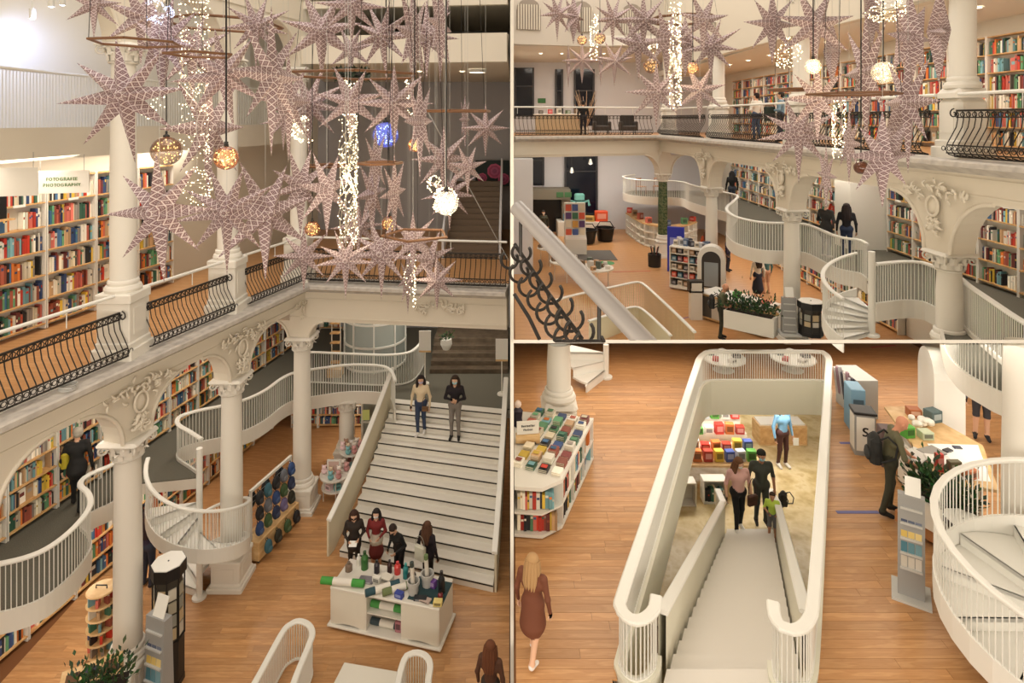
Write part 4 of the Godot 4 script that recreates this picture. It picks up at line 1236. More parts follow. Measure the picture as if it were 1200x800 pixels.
func globe(x: float, y: float, z: float, r: float, tint: Color, lit: Color, label: String, bulbs := 46):
	z = clear_depth(x, y, z, r, r, r)
	var p := pt(x, y, z); var R := r * z / F
	var t := thing("globe_lamp", label, "lamp", p, "hanging globe lamps")
	var m := StandardMaterial3D.new()
	m.albedo_color = tint; m.transparency = BaseMaterial3D.TRANSPARENCY_ALPHA; m.roughness = 0.08
	var g := MB.new(); g.ball(Vector3.ZERO, Vector3(R, R, R), 20, 14); part("glass_globe", g, m, t)
	var b := MB.new()
	for i in bulbs:
		var d := Vector3(rng.randfn(), rng.randfn(), rng.randfn()).normalized() * R * rng.randf_range(0.6, 0.93)
		b.ball(d, Vector3.ONE * R * rng.randf_range(0.035, 0.075), 6, 4)
	part("bulbs", b, glow(lit, 3.5), t, false, true)
	var c := MB.new(); c.lathe(Vector3(0, R * 0.97, 0), [Vector2(R * 0.22, 0), Vector2(R * 0.2, R * 0.12), Vector2(0.02, R * 0.2), Vector2(0.02, R * 0.4), Vector2(0, R * 0.4)], 10); part("cap", c, M.dark, t)
	c = MB.new(); c.rod(Vector3(0, R * 1.3, 0), Vector3(0, 21.99 - p.y, 0), 0.009, 5); part("cord", c, M.black, t)
	var l := OmniLight3D.new(); l.name = "globe_glow"; l.light_color = lit; l.light_energy = 0.5; l.light_size = R; l.shadow_enabled = true; l.omni_range = 40.0; l.omni_attenuation = 2.0
	t.add_child(l, true)
func hanging():
	star_mat = star_paper()
	hung.append([pt(412, 88, 11.2), Vector3(0.45, 0.2, 0.45)])
	star_meshes = [star_mesh(8, 0.26, 1), star_mesh(9, 0.24, 2), star_mesh(7, 0.24, 3), star_mesh(9, 0.3, 4), star_mesh(8, 0.12, 5)]
	# x, y, depth, radius in the frame, kind, yaw, roll, which
	var L := [
		[146, 112, 7.2, 70, 0, 12, 8, "large star at the far left, before the curved upper balustrade"], [190, 48, 8.2, 58, 1, -20, 0, "large star above and right of the leftmost one"],
		[262, 88, 7.8, 56, 0, 30, 10, "large star left of the tall folded pair at the top"], [187, 248, 7.0, 72, 0, -8, 4, "large star in front of the first gallery column"],
		[266, 248, 7.6, 60, 1, 10, 0, "star in front of the second gallery column"], [311, 250, 7.9, 66, 2, 48, 0, "half-turned star right of the second gallery column"],
		[318, 88, 7.0, 92, 0, 72, 0, "tall edge-on star with long points left of the green wreath"], [338, 118, 7.6, 70, 1, 66, 0, "edge-on star just right of the tallest one"],
		[244, 150, 7.4, 88, 2, 78, 0, "narrow edge-on star between the two amber globes"], [225, 60, 9.0, 55, 1, 60, 0, "half-turned star near the top left hoop"],
		[165, 20, 9.0, 48, 2, 65, 0, "half-turned star at the very top left beside the stone arch"], [300, 30, 9.4, 42, 1, 40, 0, "star at the top between the hoops"],
		[377, 36, 10.5, 44, 2, 10, 0, "star at the top left of the dark attic"], [448, 42, 10.8, 40, 1, -15, 6, "star before the dark attic, second from its left"],
		[412, 6, 10.2, 38, 0, 20, 0, "star cut by the top edge, above the wreath"], [411, 58, 12.0, 26, 2, 0, 0, "small star just above the green wreath"],
		[484, 40, 10.0, 66, 2, 76, 0, "narrow edge-on star hanging before the attic beam"], [516, 30, 10.2, 58, 1, 68, 0, "edge-on star at the top right of the left view"],
		[500, 42, 11.5, 40, 0, 35, 0, "half-turned star right of the attic middle"], [362, 122, 11.0, 42, 1, 30, 0, "star left of the wreath with its point up"],
		[411, 119, 10.4, 40, 2, 0, 0, "star right below the green wreath"], [462, 121, 10.4, 42, 0, 8, 0, "star left of the blue globe"],
		[492, 142, 10.6, 58, 1, 80, 0, "thin edge-on star right of the blue globe"], [545, 140, 13.0, 30, 2, 70, 0, "edge-on star near the soffit lamp"],
		[569, 150, 13.0, 27, 0, 15, 0, "rightmost star near the soffit lamp"], [440, 190, 10.8, 44, 1, 72, 0, "edge-on star under the blue globe"],
		[520, 186, 12.4, 36, 0, 25, 0, "star left of the flower picture"], [352, 218, 11.2, 44, 1, 58, 0, "half-turned star above the corner column"],
		[383, 222, 11.4, 42, 2, 62, 0, "half-turned star beside the white light cascade"], [436, 226, 11.0, 52, 1, 74, 0, "tall edge-on star right of the white light cascade"],
		[462, 226, 11.4, 48, 2, 70, 0, "edge-on star left of the silver globe pair"], [527, 226, 12.0, 32, 1, 20, 0, "star before the brown gallery stairs"],
		[356, 300, 11.0, 33, 0, 0, 0, "lowest star at the left, over the corner of the gallery"], [405, 304, 10.8, 34, 1, 10, 0, "second lowest-row star from the left"],
		[447, 296, 10.2, 40, 1, -6, 0, "biggest star of the lowest row, third from the left"], [484, 282, 11.2, 32, 0, 20, 0, "star just above the right end of the lowest row"],
		[503, 303, 10.8, 34, 2, 40, 0, "half-turned star near the right end of the lowest row"], [512, 328, 11.2, 28, 0, 0, 0, "lowest star at the right end of the lowest row"],
		[478, 326, 10.8, 36, 1, 76, 0, "edge-on star hanging lowest over the rear fascia"], [332, 140, 12.5, 30, 1, 50, 0, "small star half hidden behind the tall edge-on pair"],
		[548, 196, 13.5, 26, 2, 35, 0, "small star above the brown gallery stairs"], [420, 265, 12.5, 30, 0, 30, 0, "small star behind the biggest of the lowest row"],
		[110, 5, 6.6, 34, 2, 60, 0, "star hanging down from the top edge at far left"]]
	for q in L: hang(q[0], q[1], q[2], q[3] * (1.12 if q[0] > 340 else 1.0), q[4], q[5], q[6], "patterned mauve paper star, " + q[7], "paper stars in the left view")
	var U := [
		[653, 16, 20, 27, 1, 30, 0, "leftmost star of the far cluster at the top"], [672, 20, 20.5, 28, 0, 55, 0, "second star of the far cluster at the top"], [718, 22, 20, 30, 1, 20, 0, "third star of the far cluster, right of the amber lights"],
		[666, 76, 20, 27, 2, 74, 0, "edge-on star over the far gallery"], [682, 71, 20.4, 24, 0, 0, 0, "pale star over the far gallery, left of its twin"], [704, 74, 20.2, 26, 1, 76, 0, "narrow star between the two pale ones"], [720, 72, 20, 25, 2, 5, 0, "pale star over the far gallery, right of the amber lights"],
		[754, 24, 16, 36, 0, 15, 0, "star under the left end of the oval hoop"], [748, 52, 16.5, 36, 2, 10, 0, "star above the left amber globe"], [781, 46, 16.2, 40, 1, 30, 0, "star left of the long light cascade"],
		[803, 52, 16.8, 34, 0, 55, 0, "half-turned star on the long light cascade"], [824, 24, 15.5, 36, 2, 12, 0, "star right of the oval hoop"], [833, 54, 15.8, 36, 1, -20, 0, "star right of the cascade below the hoop"],
		[769, 108, 15.5, 38, 0, 4, 0, "big star hanging before the corner of the far gallery"], [820, 106, 15.8, 33, 2, -6, 0, "star left of the couple on the gallery"],
		[905, 28, 10.0, 42, 0, 20, 0, "star at the top beside the couple on the gallery"], [955, 29, 9.6, 50, 2, 0, 0, "star at the top middle of the right cluster"], [958, 116, 9.2, 46, 0, 6, 0, "big star over the brown flat hoop"],
		[936, 156, 9.4, 48, 1, -12, 0, "big star before the middle arch, lowest on the left"], [1015, 84, 9.0, 84, 2, 78, 0, "tall narrow star left of the clear globe"], [1066, 44, 8.8, 56, 0, 34, 0, "star right of the clear globe at the top"],
		[1100, 36, 9.0, 50, 1, 62, 0, "half-turned star beside the gallery column at top right"], [1064, 120, 9.0, 80, 1, 76, 0, "tall narrow star right of the clear globe"], [995, 168, 9.2, 46, 2, 72, 0, "narrow star above the dark globe"],
		[1034, 182, 8.8, 54, 0, 16, 0, "lowest big star before the right arcade"], [1022, 14, 9.8, 34, 1, 40, 0, "star cut by the top edge above the clear globe"], [968, 205, 9.6, 40, 1, 74, 0, "narrow star before the couple on the mezzanine"], [975, 60, 10.2, 36, 0, 60, 0, "half-turned star behind the top middle one"],
		[1050, 150, 9.6, 40, 2, 60, 0, "half-turned star behind the lowest big one"]]
	for q in U: hang(q[0], q[1], q[2], q[3], q[4], q[5], q[6], "patterned mauve paper star, " + q[7], "paper stars in the upper right view")
	for q in [[160, 50, 8.5, 48, 6, 0.2, "hoop behind the leftmost stars"], [262, 28, 8.5, 66, 6, 0.5, "large hoop at the top left"], [235, 64, 8.8, 38, 5, 0.1, "small hoop behind the cascade at the left"], [418, 88, 11.5, 76, 6, 0.3, "wide hoop round the green wreath"], [535, 130, 13.0, 42, 6, 0.6, "hoop under the soffit lamp"], [385, 194, 11.5, 26, 6, 0.2, "small hoop above the corner column"], [445, 191, 11.5, 26, 6, 0.7, "small hoop under the blue globe"], [488, 275, 11.6, 40, 5, 0.4, "hoop of the lowest row of stars"], [800, 23, 15.5, 40, 8, 0.2, "oval-looking hoop at the top of the upper right view"], [1000, 110, 9.2, 50, 6, 0.3, "flat hoop below the clear globe"], [930, 105, 9.8, 28, 6, 0.1, "small hoop left of the clear globe"]]:
		hoop(q[0], q[1], q[2], q[3], q[4], q[5], "thin brown wooden " + q[6])
	var ww := Color(1.0, 0.93, 0.78); var bw := Color(0.78, 0.84, 1.0)
	for q in [[228, 95, 9.5, 20, 95, 300, ww, "tall cascade of warm fairy lights left of the tall folded stars"], [408, 212, 10.5, 14, 78, 320, ww, "bright cascade of white fairy lights in the middle of the left view"], [178, 122, 8.5, 14, 18, 70, ww, "small ball of fairy lights behind the leftmost star"], [358, 152, 10.5, 16, 16, 90, ww, "ball of fairy lights below the star left of the wreath"], [185, 14, 9.6, 16, 14, 80, bw, "bluish fairy lights at the top left"], [522, 236, 11.4, 15, 16, 110, ww, "silver ball of fairy lights before the brown stairs"], [510, 216, 11.8, 9, 10, 50, ww, "small ball of fairy lights above the silver one"], [480, 318, 11.0, 9, 40, 90, ww, "loose fairy lights among the lowest stars"], [231, 218, 8.6, 16, 22, 90, ww, "ball of fairy lights between the two lowest big stars"], [482, 120, 11.0, 9, 28, 70, ww, "fairy lights right of the star by the blue globe"], [412, 98, 11.0, 9, 9, 40, ww, "fairy lights under the wreath"],
		[791, 66, 16.0, 9, 62, 260, ww, "long cascade of fairy lights in the upper right view"], [696, 44, 19.5, 6, 26, 80, ww, "fairy lights in the far star cluster"], [1038, 12, 9.6, 20, 14, 100, ww, "fairy lights at the top beside the gallery column"], [983, 152, 9.4, 9, 34, 110, ww, "fairy lights below the flat hoop"], [922, 62, 10.2, 16, 18, 100, ww, "fairy lights before the gallery couple"], [1076, 58, 9.4, 9, 12, 40, ww, "small fairy light ball right of the clear globe"], [766, 58, 16.0, 6, 8, 40, ww, "small fairy light ball above the left amber globe"]]:
		fairy(q[0], q[1], q[2], q[3], q[4], q[5], q[6], q[7])
	var am := Color(0.3, 0.16, 0.07, 0.62); var sv := Color(0.6, 0.58, 0.55, 0.3)
	var al := Color(1.0, 0.84, 0.58)
	for q in [[195, 177, 7.0, 17, am, al, "amber glass globe with lights inside, left of the pair"], [265, 185, 7.2, 14, am, al, "brighter amber glass globe, right of the pair"], [452, 158, 10.2, 15, Color(0.3, 0.36, 0.7, 0.45), Color(0.72, 0.8, 1.0), "bluish white globe of lights right of centre in the left view"], [523, 238, 11.3, 14, sv, Color(1, 0.95, 0.85), "silver glass globe before the brown gallery stairs"], [366, 268, 11.0, 9, am, al, "small amber globe above the corner column"], [456, 262, 11.2, 9, am, al, "small amber globe in the lowest rows of stars"], [486, 170, 11.0, 8, am, al, "small amber globe right of the blue one"],
		[763, 77, 15.8, 9, am, al, "small amber globe above the corner of the far gallery"], [812, 80, 16.0, 7, am, al, "small amber globe left of the gallery couple"], [682, 47, 19.4, 6, am, al, "amber globe left in the far cluster"], [703, 45, 19.4, 7, am, al, "amber globe right in the far cluster"], [1035, 85, 9.0, 13, sv, Color(1, 0.9, 0.72), "clear glass globe in the right star cluster"], [953, 78, 9.4, 9, sv, Color(1, 0.86, 0.62), "small clear globe left in the right star cluster"], [1009, 196, 9.0, 8, Color(0.25, 0.16, 0.12, 0.9), Color(0.5, 0.3, 0.2), "dark unlit globe under the right star cluster"]]:
		globe(q[0], q[1], q[2], q[3], q[4], q[5], q[6])
	# green wreath
	var p := pt(412, 88, 11.2)
	var t := thing("wreath", "dark green leaf wreath hanging among the stars", "wreath", p)
	var lf := MB.new()
	for i in 130:
		var a := rng.randf() * TAU
		var c := Vector3(cos(a) * rng.randf_range(0.22, 0.34), rng.randf_range(-0.1, 0.12), sin(a) * rng.randf_range(0.22, 0.34))
		var d := Vector3(rng.randfn(), rng.randfn(), rng.randfn()).normalized() * 0.11; var s := d.cross(Vector3(rng.randf(), 1, rng.randf())).normalized() * 0.035
		lf.quad(c - d, c - s, c + d, c + s)
	part("leaves", lf, mat(rgb(38, 52, 34), 0.6), t, false, true)
	var rg := MB.new(); var rp := PackedVector3Array()
	for i in 14: rp.append(Vector3(cos(TAU * i / 14) * 0.28, 0, sin(TAU * i / 14) * 0.28))
	rg.tube(rp, 0.03, 5, true); rg.rod(Vector3.ZERO, Vector3(0, 21.99 - p.y, 0), 0.004, 3); part("ring", rg, M.dark, t)

# ---- furniture and goods ------------------------------------------------------
func bx(b: MB, x: float, y: float, z: float, w: float, h: float, d: float, bs := Basis.IDENTITY):
	b.box(Vector3(x, y, z), Vector3(w, h, d), bs)
func bottle(at: Vector3, h: float, r: float, cc: Color, cap: Color, label: String, group := ""):
	var t := thing("bottle", label, "bottle", at, group)
	var b := MB.new(); b.lathe(Vector3.ZERO, [Vector2(0, 0), Vector2(r, 0), Vector2(r, h * 0.62), Vector2(r * 0.8, h * 0.72), Vector2(r * 0.4, h * 0.8), Vector2(r * 0.4, h * 0.86)], 12); part("body", b, mat(cc, 0.3), t)
	b = MB.new(); b.lathe(Vector3(0, h * 0.86, 0), [Vector2(r * 0.46, 0), Vector2(r * 0.46, h * 0.14), Vector2(0, h * 0.14)], 10); part("cap", b, mat(cap, 0.4), t)
func roll(at: Vector3, yaw: float, ln: float, r: float, cc: Color, label: String):
	var t := thing("yoga_mat", label, "yoga mat", at, "rolled mats on the island table")
	t.rotation.y = deg_to_rad(yaw)
	for q in [[-0.5, -0.22, 0], [0.22, 0.5, 0], [-0.22, 0.22, 1]]:
		var b := MB.new(); var rr: float = r * (1.03 if q[2] == 1 else 1.0)
		b.tube(PackedVector3Array([Vector3(q[0] * ln, r, 0), Vector3(q[1] * ln, r, 0)]), rr, 14)
		part("wrapper" if q[2] == 1 else "rolled_end", b, M.white if q[2] == 1 else mat(cc, 0.7), t)
func carton(at: Vector3, s: Vector3, yaw: float, cc: Color, label: String, group := "", called := "box", category := "box"):
	var t := thing(called, label, category, at, group)
	t.rotation.y = deg_to_rad(yaw)
	var b := MB.new(); b.cbox(Vector3.ZERO, s, min(s.x, s.z) * 0.05); part("carton", b, mat(cc, 0.5), t)
	b = MB.new(); bx(b, 0, s.y * 0.52, s.z * 0.5 + 0.002, s.x * 0.7, s.y * 0.5, 0.006); part("printed_panel", b, mat(cc.lightened(0.45) if cc.get_luminance() < 0.5 else cc.darkened(0.4), 0.5), t)
func slab_top(b: MB, poly: Array, y0: float, y1: float):
	var p := PackedVector2Array()
	for q in poly: p.append(Vector2(q[0], q[1]))
	b.prism(p, y0, y1)
# octagonal newspaper kiosk
func kiosk(at: Vector3, k: float, label: String, base_y := 0.0, hk := 1.0):
	var t := thing("newspaper_kiosk", label, "kiosk", at, "octagonal kiosks")
	var oct := func(r: float, y0: float, y1: float) -> MB:
		var b := MB.new(); b.lathe(Vector3.ZERO, [Vector2(0, y0), Vector2(r, y0), Vector2(r, y1), Vector2(0, y1)], 8, false, PI / 8); return b
	part("plinth", oct.call(0.36 * k, base_y, base_y + 0.12), M.black, t)
	var core := part("core", oct.call(0.3 * k, base_y + 0.12, 1.9 * k * hk), mat(rgb(62, 58, 50), 0.5), t)
	part("lower_case", oct.call(0.35 * k, base_y + 0.1, max(base_y + 0.3, 0.8 * k * hk)), M.dark, t)
	part("rim", oct.call(0.4 * k, 1.9 * k * hk, 2.1 * k * hk), M.black, t)
	part("top", oct.call(0.38 * k, 2.1 * k * hk, 2.115 * k * hk), M.steel_white, t)
	var kn := MB.new(); kn.ball(Vector3(0, 2.12 * k * hk, 0), Vector3(0.02, 0.015, 0.02) * k, 8, 4); part("knob", kn, M.dark, t)
	for i in 8:
		var a := TAU * i / 8
		var d := Vector3(cos(a + PI / 8), 0, sin(a + PI / 8))
		var b := MB.new(); b.rod(d * 0.35 * k + Vector3.UP * max(base_y, 0.8 * k * hk), d * 0.35 * k + Vector3.UP * 1.9 * k * hk, 0.02 * k, 4); part("post", b, M.dark, t)
		var o := Vector3(cos(a), 0, sin(a))
		for j in 4:
			if (0.8 + 0.23 * j) * k * hk < base_y + 0.1: continue
			b = MB.new(); b.box(o * 0.3 * k + Vector3.UP * (0.95 + 0.23 * j) * k * hk, Vector3(0.18, 0.19 * hk, 0.03) * k, Basis(Vector3.UP, PI / 2 - a)); part("newspaper", b, mat(rgb([206, 196, 150, 176][(i + j) % 4], [200, 176, 150, 170][(i + j) % 4], [186, 140, 140, 150][(i + j) % 4]), 0.7), core)
# grey leaflet stand with pockets facing yaw
func leaflet_stand(at: Vector3, yaw: float, k: float, label: String, base_y := 0.0):
	var t := thing("leaflet_stand", label, "magazine rack", at, "grey leaflet stands")
	t.rotation.y = deg_to_rad(yaw)
	var b := MB.new(); bx(b, 0, base_y + 0.02, 0, 0.5 * k, 0.04, 0.5 * k); part("foot_plate", b, M.lightgrey, t)
	var h := 1.5 * k
	b = MB.new(); b.plate(Vector3(-0.17 * k, 0, 0), Vector3(0, 0, 1), Vector3.RIGHT, PackedVector2Array([Vector2(-0.1 * k, base_y), Vector2(0.12 * k, base_y), Vector2(0.06 * k, h), Vector2(-0.06 * k, h)]), 0.34 * k); part("body", b, M.grey, t)
	for i in 5:
		b = MB.new(); b.box(Vector3(0, lerp(max(base_y + 0.1, 0.45 * k), h * 0.95, i / 4.5), 0.11 * k - 0.012 * i * k), Vector3(0.28 * k, 0.03, 0.06 * k)); part("pocket", b, M.lightgrey, t)
		var cc: Array = [[196, 190, 178], [70, 120, 136], [206, 176, 90], [60, 70, 96], [150, 110, 90]][i]
		for j in 3:
			b = MB.new(); b.box(Vector3((-0.09 + 0.09 * j) * k, lerp(max(base_y + 0.1, 0.45 * k), h * 0.95, i / 4.5) + 0.09 * k, 0.1 * k - 0.012 * i * k), Vector3(0.08, 0.16, 0.012) * k, Basis(Vector3.RIGHT, -0.1)); part("leaflet", b, mat(rgb(cc[0], cc[1], cc[2]).lightened(0.12 * j), 0.6), t)
	b = MB.new(); b.box(Vector3(0.02 * k, h + 0.12 * k, -0.02), Vector3(0.2, 0.26, 0.012) * k, Basis(Vector3.RIGHT, -0.35)); part("header_card", b, M.steel_white, t)
func leaves(b: MB, ctr: Vector3, r: Vector3, n: int, s: float):
	for i in n:
		var d := Vector3(rng.randfn(), absf(rng.randfn()) * 0.9, rng.randfn()) * 0.55
		var p := ctr + d * r
		var dir := (d + Vector3(rng.randf_range(-0.5, 0.5), 0.4, rng.randf_range(-0.5, 0.5))).normalized() * s * rng.randf_range(0.6, 1.2)
		var w := dir.cross(Vector3(rng.randfn(), rng.randfn(), rng.randfn())).normalized() * s * 0.24
		b.col = lin(rgb(rng.randf_range(36, 66), rng.randf_range(58, 96), rng.randf_range(34, 56)))
		var up := w.cross(dir).normalized() * s * 0.08
		b.quad(p, p + dir * 0.5 + w + up, p + dir, p + dir * 0.5 - w + up)
func planter(at: Vector3, yaw: float, w: float, h: float, d: float, label: String, n := 240, lift_y := 0.0):
	var t := thing("planter_box", label, "planter", at, "white planters with green leaves")
	t.rotation.y = deg_to_rad(yaw)
	var b := MB.new(); b.cbox(Vector3(0, lift_y, 0), Vector3(w, h - lift_y, d), 0.015); part("box", b, M.white, t)
	b = MB.new(); bx(b, 0, h + 0.005, 0, w * 0.9, 0.01, d * 0.85); part("soil", b, mat(rgb(46, 36, 28), 0.95), t)
	for i in 4:
		b = MB.new(); leaves(b, Vector3(w * (-0.36 + 0.24 * i), h + 0.05, 0), Vector3(w * 0.22, 0.42, d * 0.55), n / 4, 0.13); part("foliage", b, vcol(0.5), t, false, true)
		b = MB.new(); b.rod(Vector3(w * (-0.36 + 0.24 * i), h, 0), Vector3(w * (-0.36 + 0.24 * i), h + 0.25, 0), 0.012); part("stem", b, mat(rgb(70, 76, 44), 0.8), t)
func hung_bag(at: Vector3, yaw: float, s: float, cc: Color, label: String):
	var t := thing("school_backpack", label, "backpack", at, "backpacks on the display rack")
	t.rotation.y = deg_to_rad(yaw)
	var b := MB.new(); b.ball(Vector3(0, -0.2, 0.08) * s, Vector3(0.16, 0.22, 0.1) * s, 10, 8); part("bag", b, mat(cc, 0.7), t)
	b = MB.new(); b.ball(Vector3(0, -0.27, 0.16) * s, Vector3(0.11, 0.1, 0.05) * s, 8, 6); part("pocket", b, mat(cc.lightened(0.1), 0.7), t)
	b = MB.new(); b.tube(PackedVector3Array([Vector3(-0.04, -0.02, 0.03) * s, Vector3(-0.03, 0.04, 0.01) * s, Vector3(0.03, 0.04, 0.01) * s, Vector3(0.04, -0.02, 0.03) * s]), 0.012 * s, 5); part("loop", b, mat(cc.darkened(0.3), 0.7), t)
func text_on(parent: Node3D, words: String, at: Vector3, bs: Basis, size: float, m: Material, called := "lettering"):
	var tm := TextMesh.new()
	var f := SystemFont.new(); f.font_names = PackedStringArray(["Droid Sans"]); f.font_weight = 700
	tm.font = f; tm.text = words; tm.font_size = 24; tm.pixel_size = size / 24.0; tm.depth = 0.004
	mesh_part(called, tm, m, parent, at, bs)
func board_sign(at: Vector3, yaw: float, w: float, h: float, words: Array, size: float, label: String, cc: Color, hung := 0.0, m: Material = null):
	var t := thing("sign", label, "sign", at)
	t.rotation.y = deg_to_rad(yaw)
	var b := MB.new(); bx(b, 0, 0, 0, w, h, 0.03); var bd := part("board", b, m if m else M.white, t)
	if hung > 0:
		for x in [-0.4, 0.4]:
			b = MB.new(); b.rod(Vector3(x * w, h / 2, 0), Vector3(x * w, h / 2 + hung, 0), 0.006); part("wire", b, M.grey, t)
	for i in words.size(): text_on(bd, words[i], Vector3(0, (words.size() / 2.0 - 0.5 - i) * size * 1.3, 0.02), Basis.IDENTITY, size, mat(cc, 0.6))
func left_objects():
	# spiral stair
	spiral("white spiral stair with grey slatted sides in the middle of the left view", Vector3(-7.85, 0, -15.0), LM, 1.12, 9.1, 3.4, 13, 1.0, 3.75, 0.085)
	# island table with scalloped foot
	var o := Vector3(-2.86, 0, -14.25)
	var yaw := deg_to_rad(-14.0)
	var bs := Basis(Vector3.UP, yaw)
	var W := 2.75; var D := 0.95; var Hh := 0.95
	var t := thing("island_table", "white open-shelved island table with scalloped foot carrying mats and bottles", "display table", o)
	t.rotation.y = yaw
	var b := MB.new(); b.cbox(Vector3(0, Hh - 0.04, 0), Vector3(W, 0.05, D), 0.015); part("top", b, M.white, t)
	b = MB.new(); b.cbox(Vector3(0, 0.06, 0), Vector3(W + 0.1, 0.04, D + 0.1), 0.012); part("bottom_board", b, M.white, t)
	b = MB.new(); bx(b, 0, 0.5, -D * 0.02, W * 0.98, 0.8, 0.03); part("centre_panel", b, M.white, t)
	for x in [-1.35, -0.45, 0.45, 1.35]:
		b = MB.new(); bx(b, x, 0.5, 0, 0.03, 0.82, D * 0.96); part("upright", b, M.white, t)
	for x in [-0.9, 0.9]:   # curved closed panels with an arched foot
		b = MB.new()
		var poly := PackedVector2Array([Vector2(-0.44, 0.92), Vector2(0.44, 0.92), Vector2(0.44, 0.06)])
		for i in 9: poly.append(Vector2(0.36 * cos(PI * i / 8), 0.02 + 0.09 * sin(PI * i / 8) + 0.04))
		poly.append(Vector2(-0.44, 0.06))
		b.plate(Vector3(x, 0, D * 0.46), Vector3.RIGHT, Vector3.BACK, poly, 0.03); part("curved_panel", b, mat(rgb(224, 221, 208), 0.5), t)
	for x in [0.0, 1.12]:
		b = MB.new(); bx(b, x if x == 0 else 1.12, 0.5, 0.2, 0.86 if x == 0 else 0.44, 0.025, D * 0.5); part("shelf", b, M.white, t)
	for q in [[-1.2, 0.3], [1.2, 0.3], [-1.2, -0.3], [1.2, -0.3]]:
		b = MB.new(); b.lathe(Vector3(q[0], 0, q[1]), [Vector2(0.03, 0), Vector2(0.04, 0.03), Vector2(0.03, 0.06)], 8); part("castor", b, M.dark, t)
	var top := func(x: float, z: float) -> Vector3: return o + bs * Vector3(x, Hh + 0.012, z)
	roll(top.call(-1.1, 0.36), 8 - 14, 1.05, 0.08, rgb(66, 150, 62), "bright green rolled mat lying along the table's left front edge")
	roll(top.call(-0.1, 0.3), 38 - 14, 0.8, 0.08, rgb(40, 74, 84), "dark teal rolled mat at the middle of the table front")
	roll(top.call(0.26, 0.2), 38 - 14, 0.75, 0.075, rgb(110, 124, 80), "olive rolled mat beside the teal one")
	roll(o + bs * Vector3(0.0, 0.515, 0.25), -14, 0.82, 0.075, rgb(70, 146, 70), "green rolled mat on the middle shelf of the island table")
	roll(o + bs * Vector3(0.0, 0.105, 0.25), -14, 0.82, 0.075, rgb(50, 66, 72), "dark rolled mat on the bottom shelf of the island table")
	var k := 0
	for q in [[-1.2, -0.1, 0.2, 0.09, [120, 100, 84], [110, 96, 80], "brown lidded jar at the table's left end"], [-0.85, -0.25, 0.42, 0.09, [52, 104, 46], [40, 80, 40], "tall green bottle at the table's left end"], [-0.5, -0.2, 0.3, 0.07, [50, 44, 52], [24, 24, 26], "dark bottle beside the tall green one"], [-0.2, -0.28, 0.3, 0.06, [60, 40, 40], [30, 30, 30], "slim dark bottle near the table middle"], [0.0, -0.3, 0.28, 0.08, [206, 64, 60], [200, 60, 60], "red bottle near the table middle"], [0.25, -0.22, 0.34, 0.07, [40, 128, 130], [60, 150, 150], "teal bottle right of the table middle"], [0.48, -0.05, 0.36, 0.11, [26, 26, 28], [26, 26, 28], "fat black flask right of the table middle"], [1.25, 0.0, 0.5, 0.08, [30, 32, 36], [24, 24, 26], "tall black flask at the table's right end"], [1.3, 0.2, 0.2, 0.06, [120, 40, 44], [30, 20, 20], "small maroon bottle at the table's right end"], [-1.05, -0.32, 0.26, 0.06, [220, 216, 206], [230, 230, 226], "white bottle behind the brown jar"]]:
		bottle(top.call(q[0], q[1]), q[2], q[3], rgb(q[4][0], q[4][1], q[4][2]), rgb(q[5][0], q[5][1], q[5][2]), q[6])
	for q in [[0.62, 0.18, 0.15, "light grey pot holding a white rolled mat"], [0.85, -0.12, 0.16, "grey pot holding a green topped mat"]]:
		var pt2 := thing("pot", q[3], "pot", top.call(q[0], q[1]))
		b = MB.new(); b.lathe(Vector3.ZERO, [Vector2(0, 0), Vector2(q[2] * 0.75, 0), Vector2(q[2] * 0.85, 0.2), Vector2(q[2], 0.22), Vector2(q[2], 0.3), Vector2(q[2] * 0.85, 0.3), Vector2(q[2] * 0.8, 0.05), Vector2(0, 0.05)], 14); part("vessel", b, M.lightgrey, pt2)
		b = MB.new(); b.tube(PackedVector3Array([Vector3(0, 0.06, 0), Vector3(-0.03, 0.62, 0)]), 0.05, 10); part("rolled_mat", b, M.white, pt2)
		b = MB.new(); b.tube(PackedVector3Array([Vector3(-0.03, 0.62, 0), Vector3(-0.035, 0.72, 0)]), 0.05, 10); part("mat_end", b, mat(rgb(60, 70, 66) if k == 0 else rgb(106, 130, 84), 0.7), pt2); k += 1
	b = MB.new(); b.cbox(Vector3.ZERO, Vector3(0.85, 0.012, 0.7), 0.003, yaw); single("table_mat", b, mat(rgb(36, 66, 70), 0.7), "flat dark teal mat on the right end of the island table", "mat", "", top.call(0.98, 0.02))
	for q in [[0.35, 0.36, 0.2, 0.12, 0.12, [40, 60, 150], "blue carton at the table front"], [0.85, 0.3, 0.3, 0.05, 0.14, [40, 44, 48], "flat black carton at the table front"], [1.0, -0.1, 0.16, 0.16, 0.12, [110, 70, 150], "purple carton on the teal mat"], [0.98, 0.32, 0.26, 0.03, 0.16, [190, 170, 160], "striped card packet at the table's right front"], [1.3, 0.36, 0.2, 0.1, 0.14, [224, 206, 130], "yellow carton at the table's right front corner"], [-0.35, 0.1, 0.2, 0.16, 0.1, [226, 224, 216], "white printed carton behind the green mat"], [-0.62, 0.1, 0.36, 0.05, 0.2, [120, 116, 124], "grey folded packet left of the table middle"], [-0.15, -0.02, 0.3, 0.12, 0.2, [222, 218, 206], "cream carton in the table middle"]]:
		carton(top.call(q[0], q[1]) + Vector3.UP * (0.014 if q[0] > 0.9 else 0.0), Vector3(q[2], q[3], q[4]), -14 + rng.randf_range(-12, 12), rgb(q[5][0], q[5][1], q[5][2]), q[6])
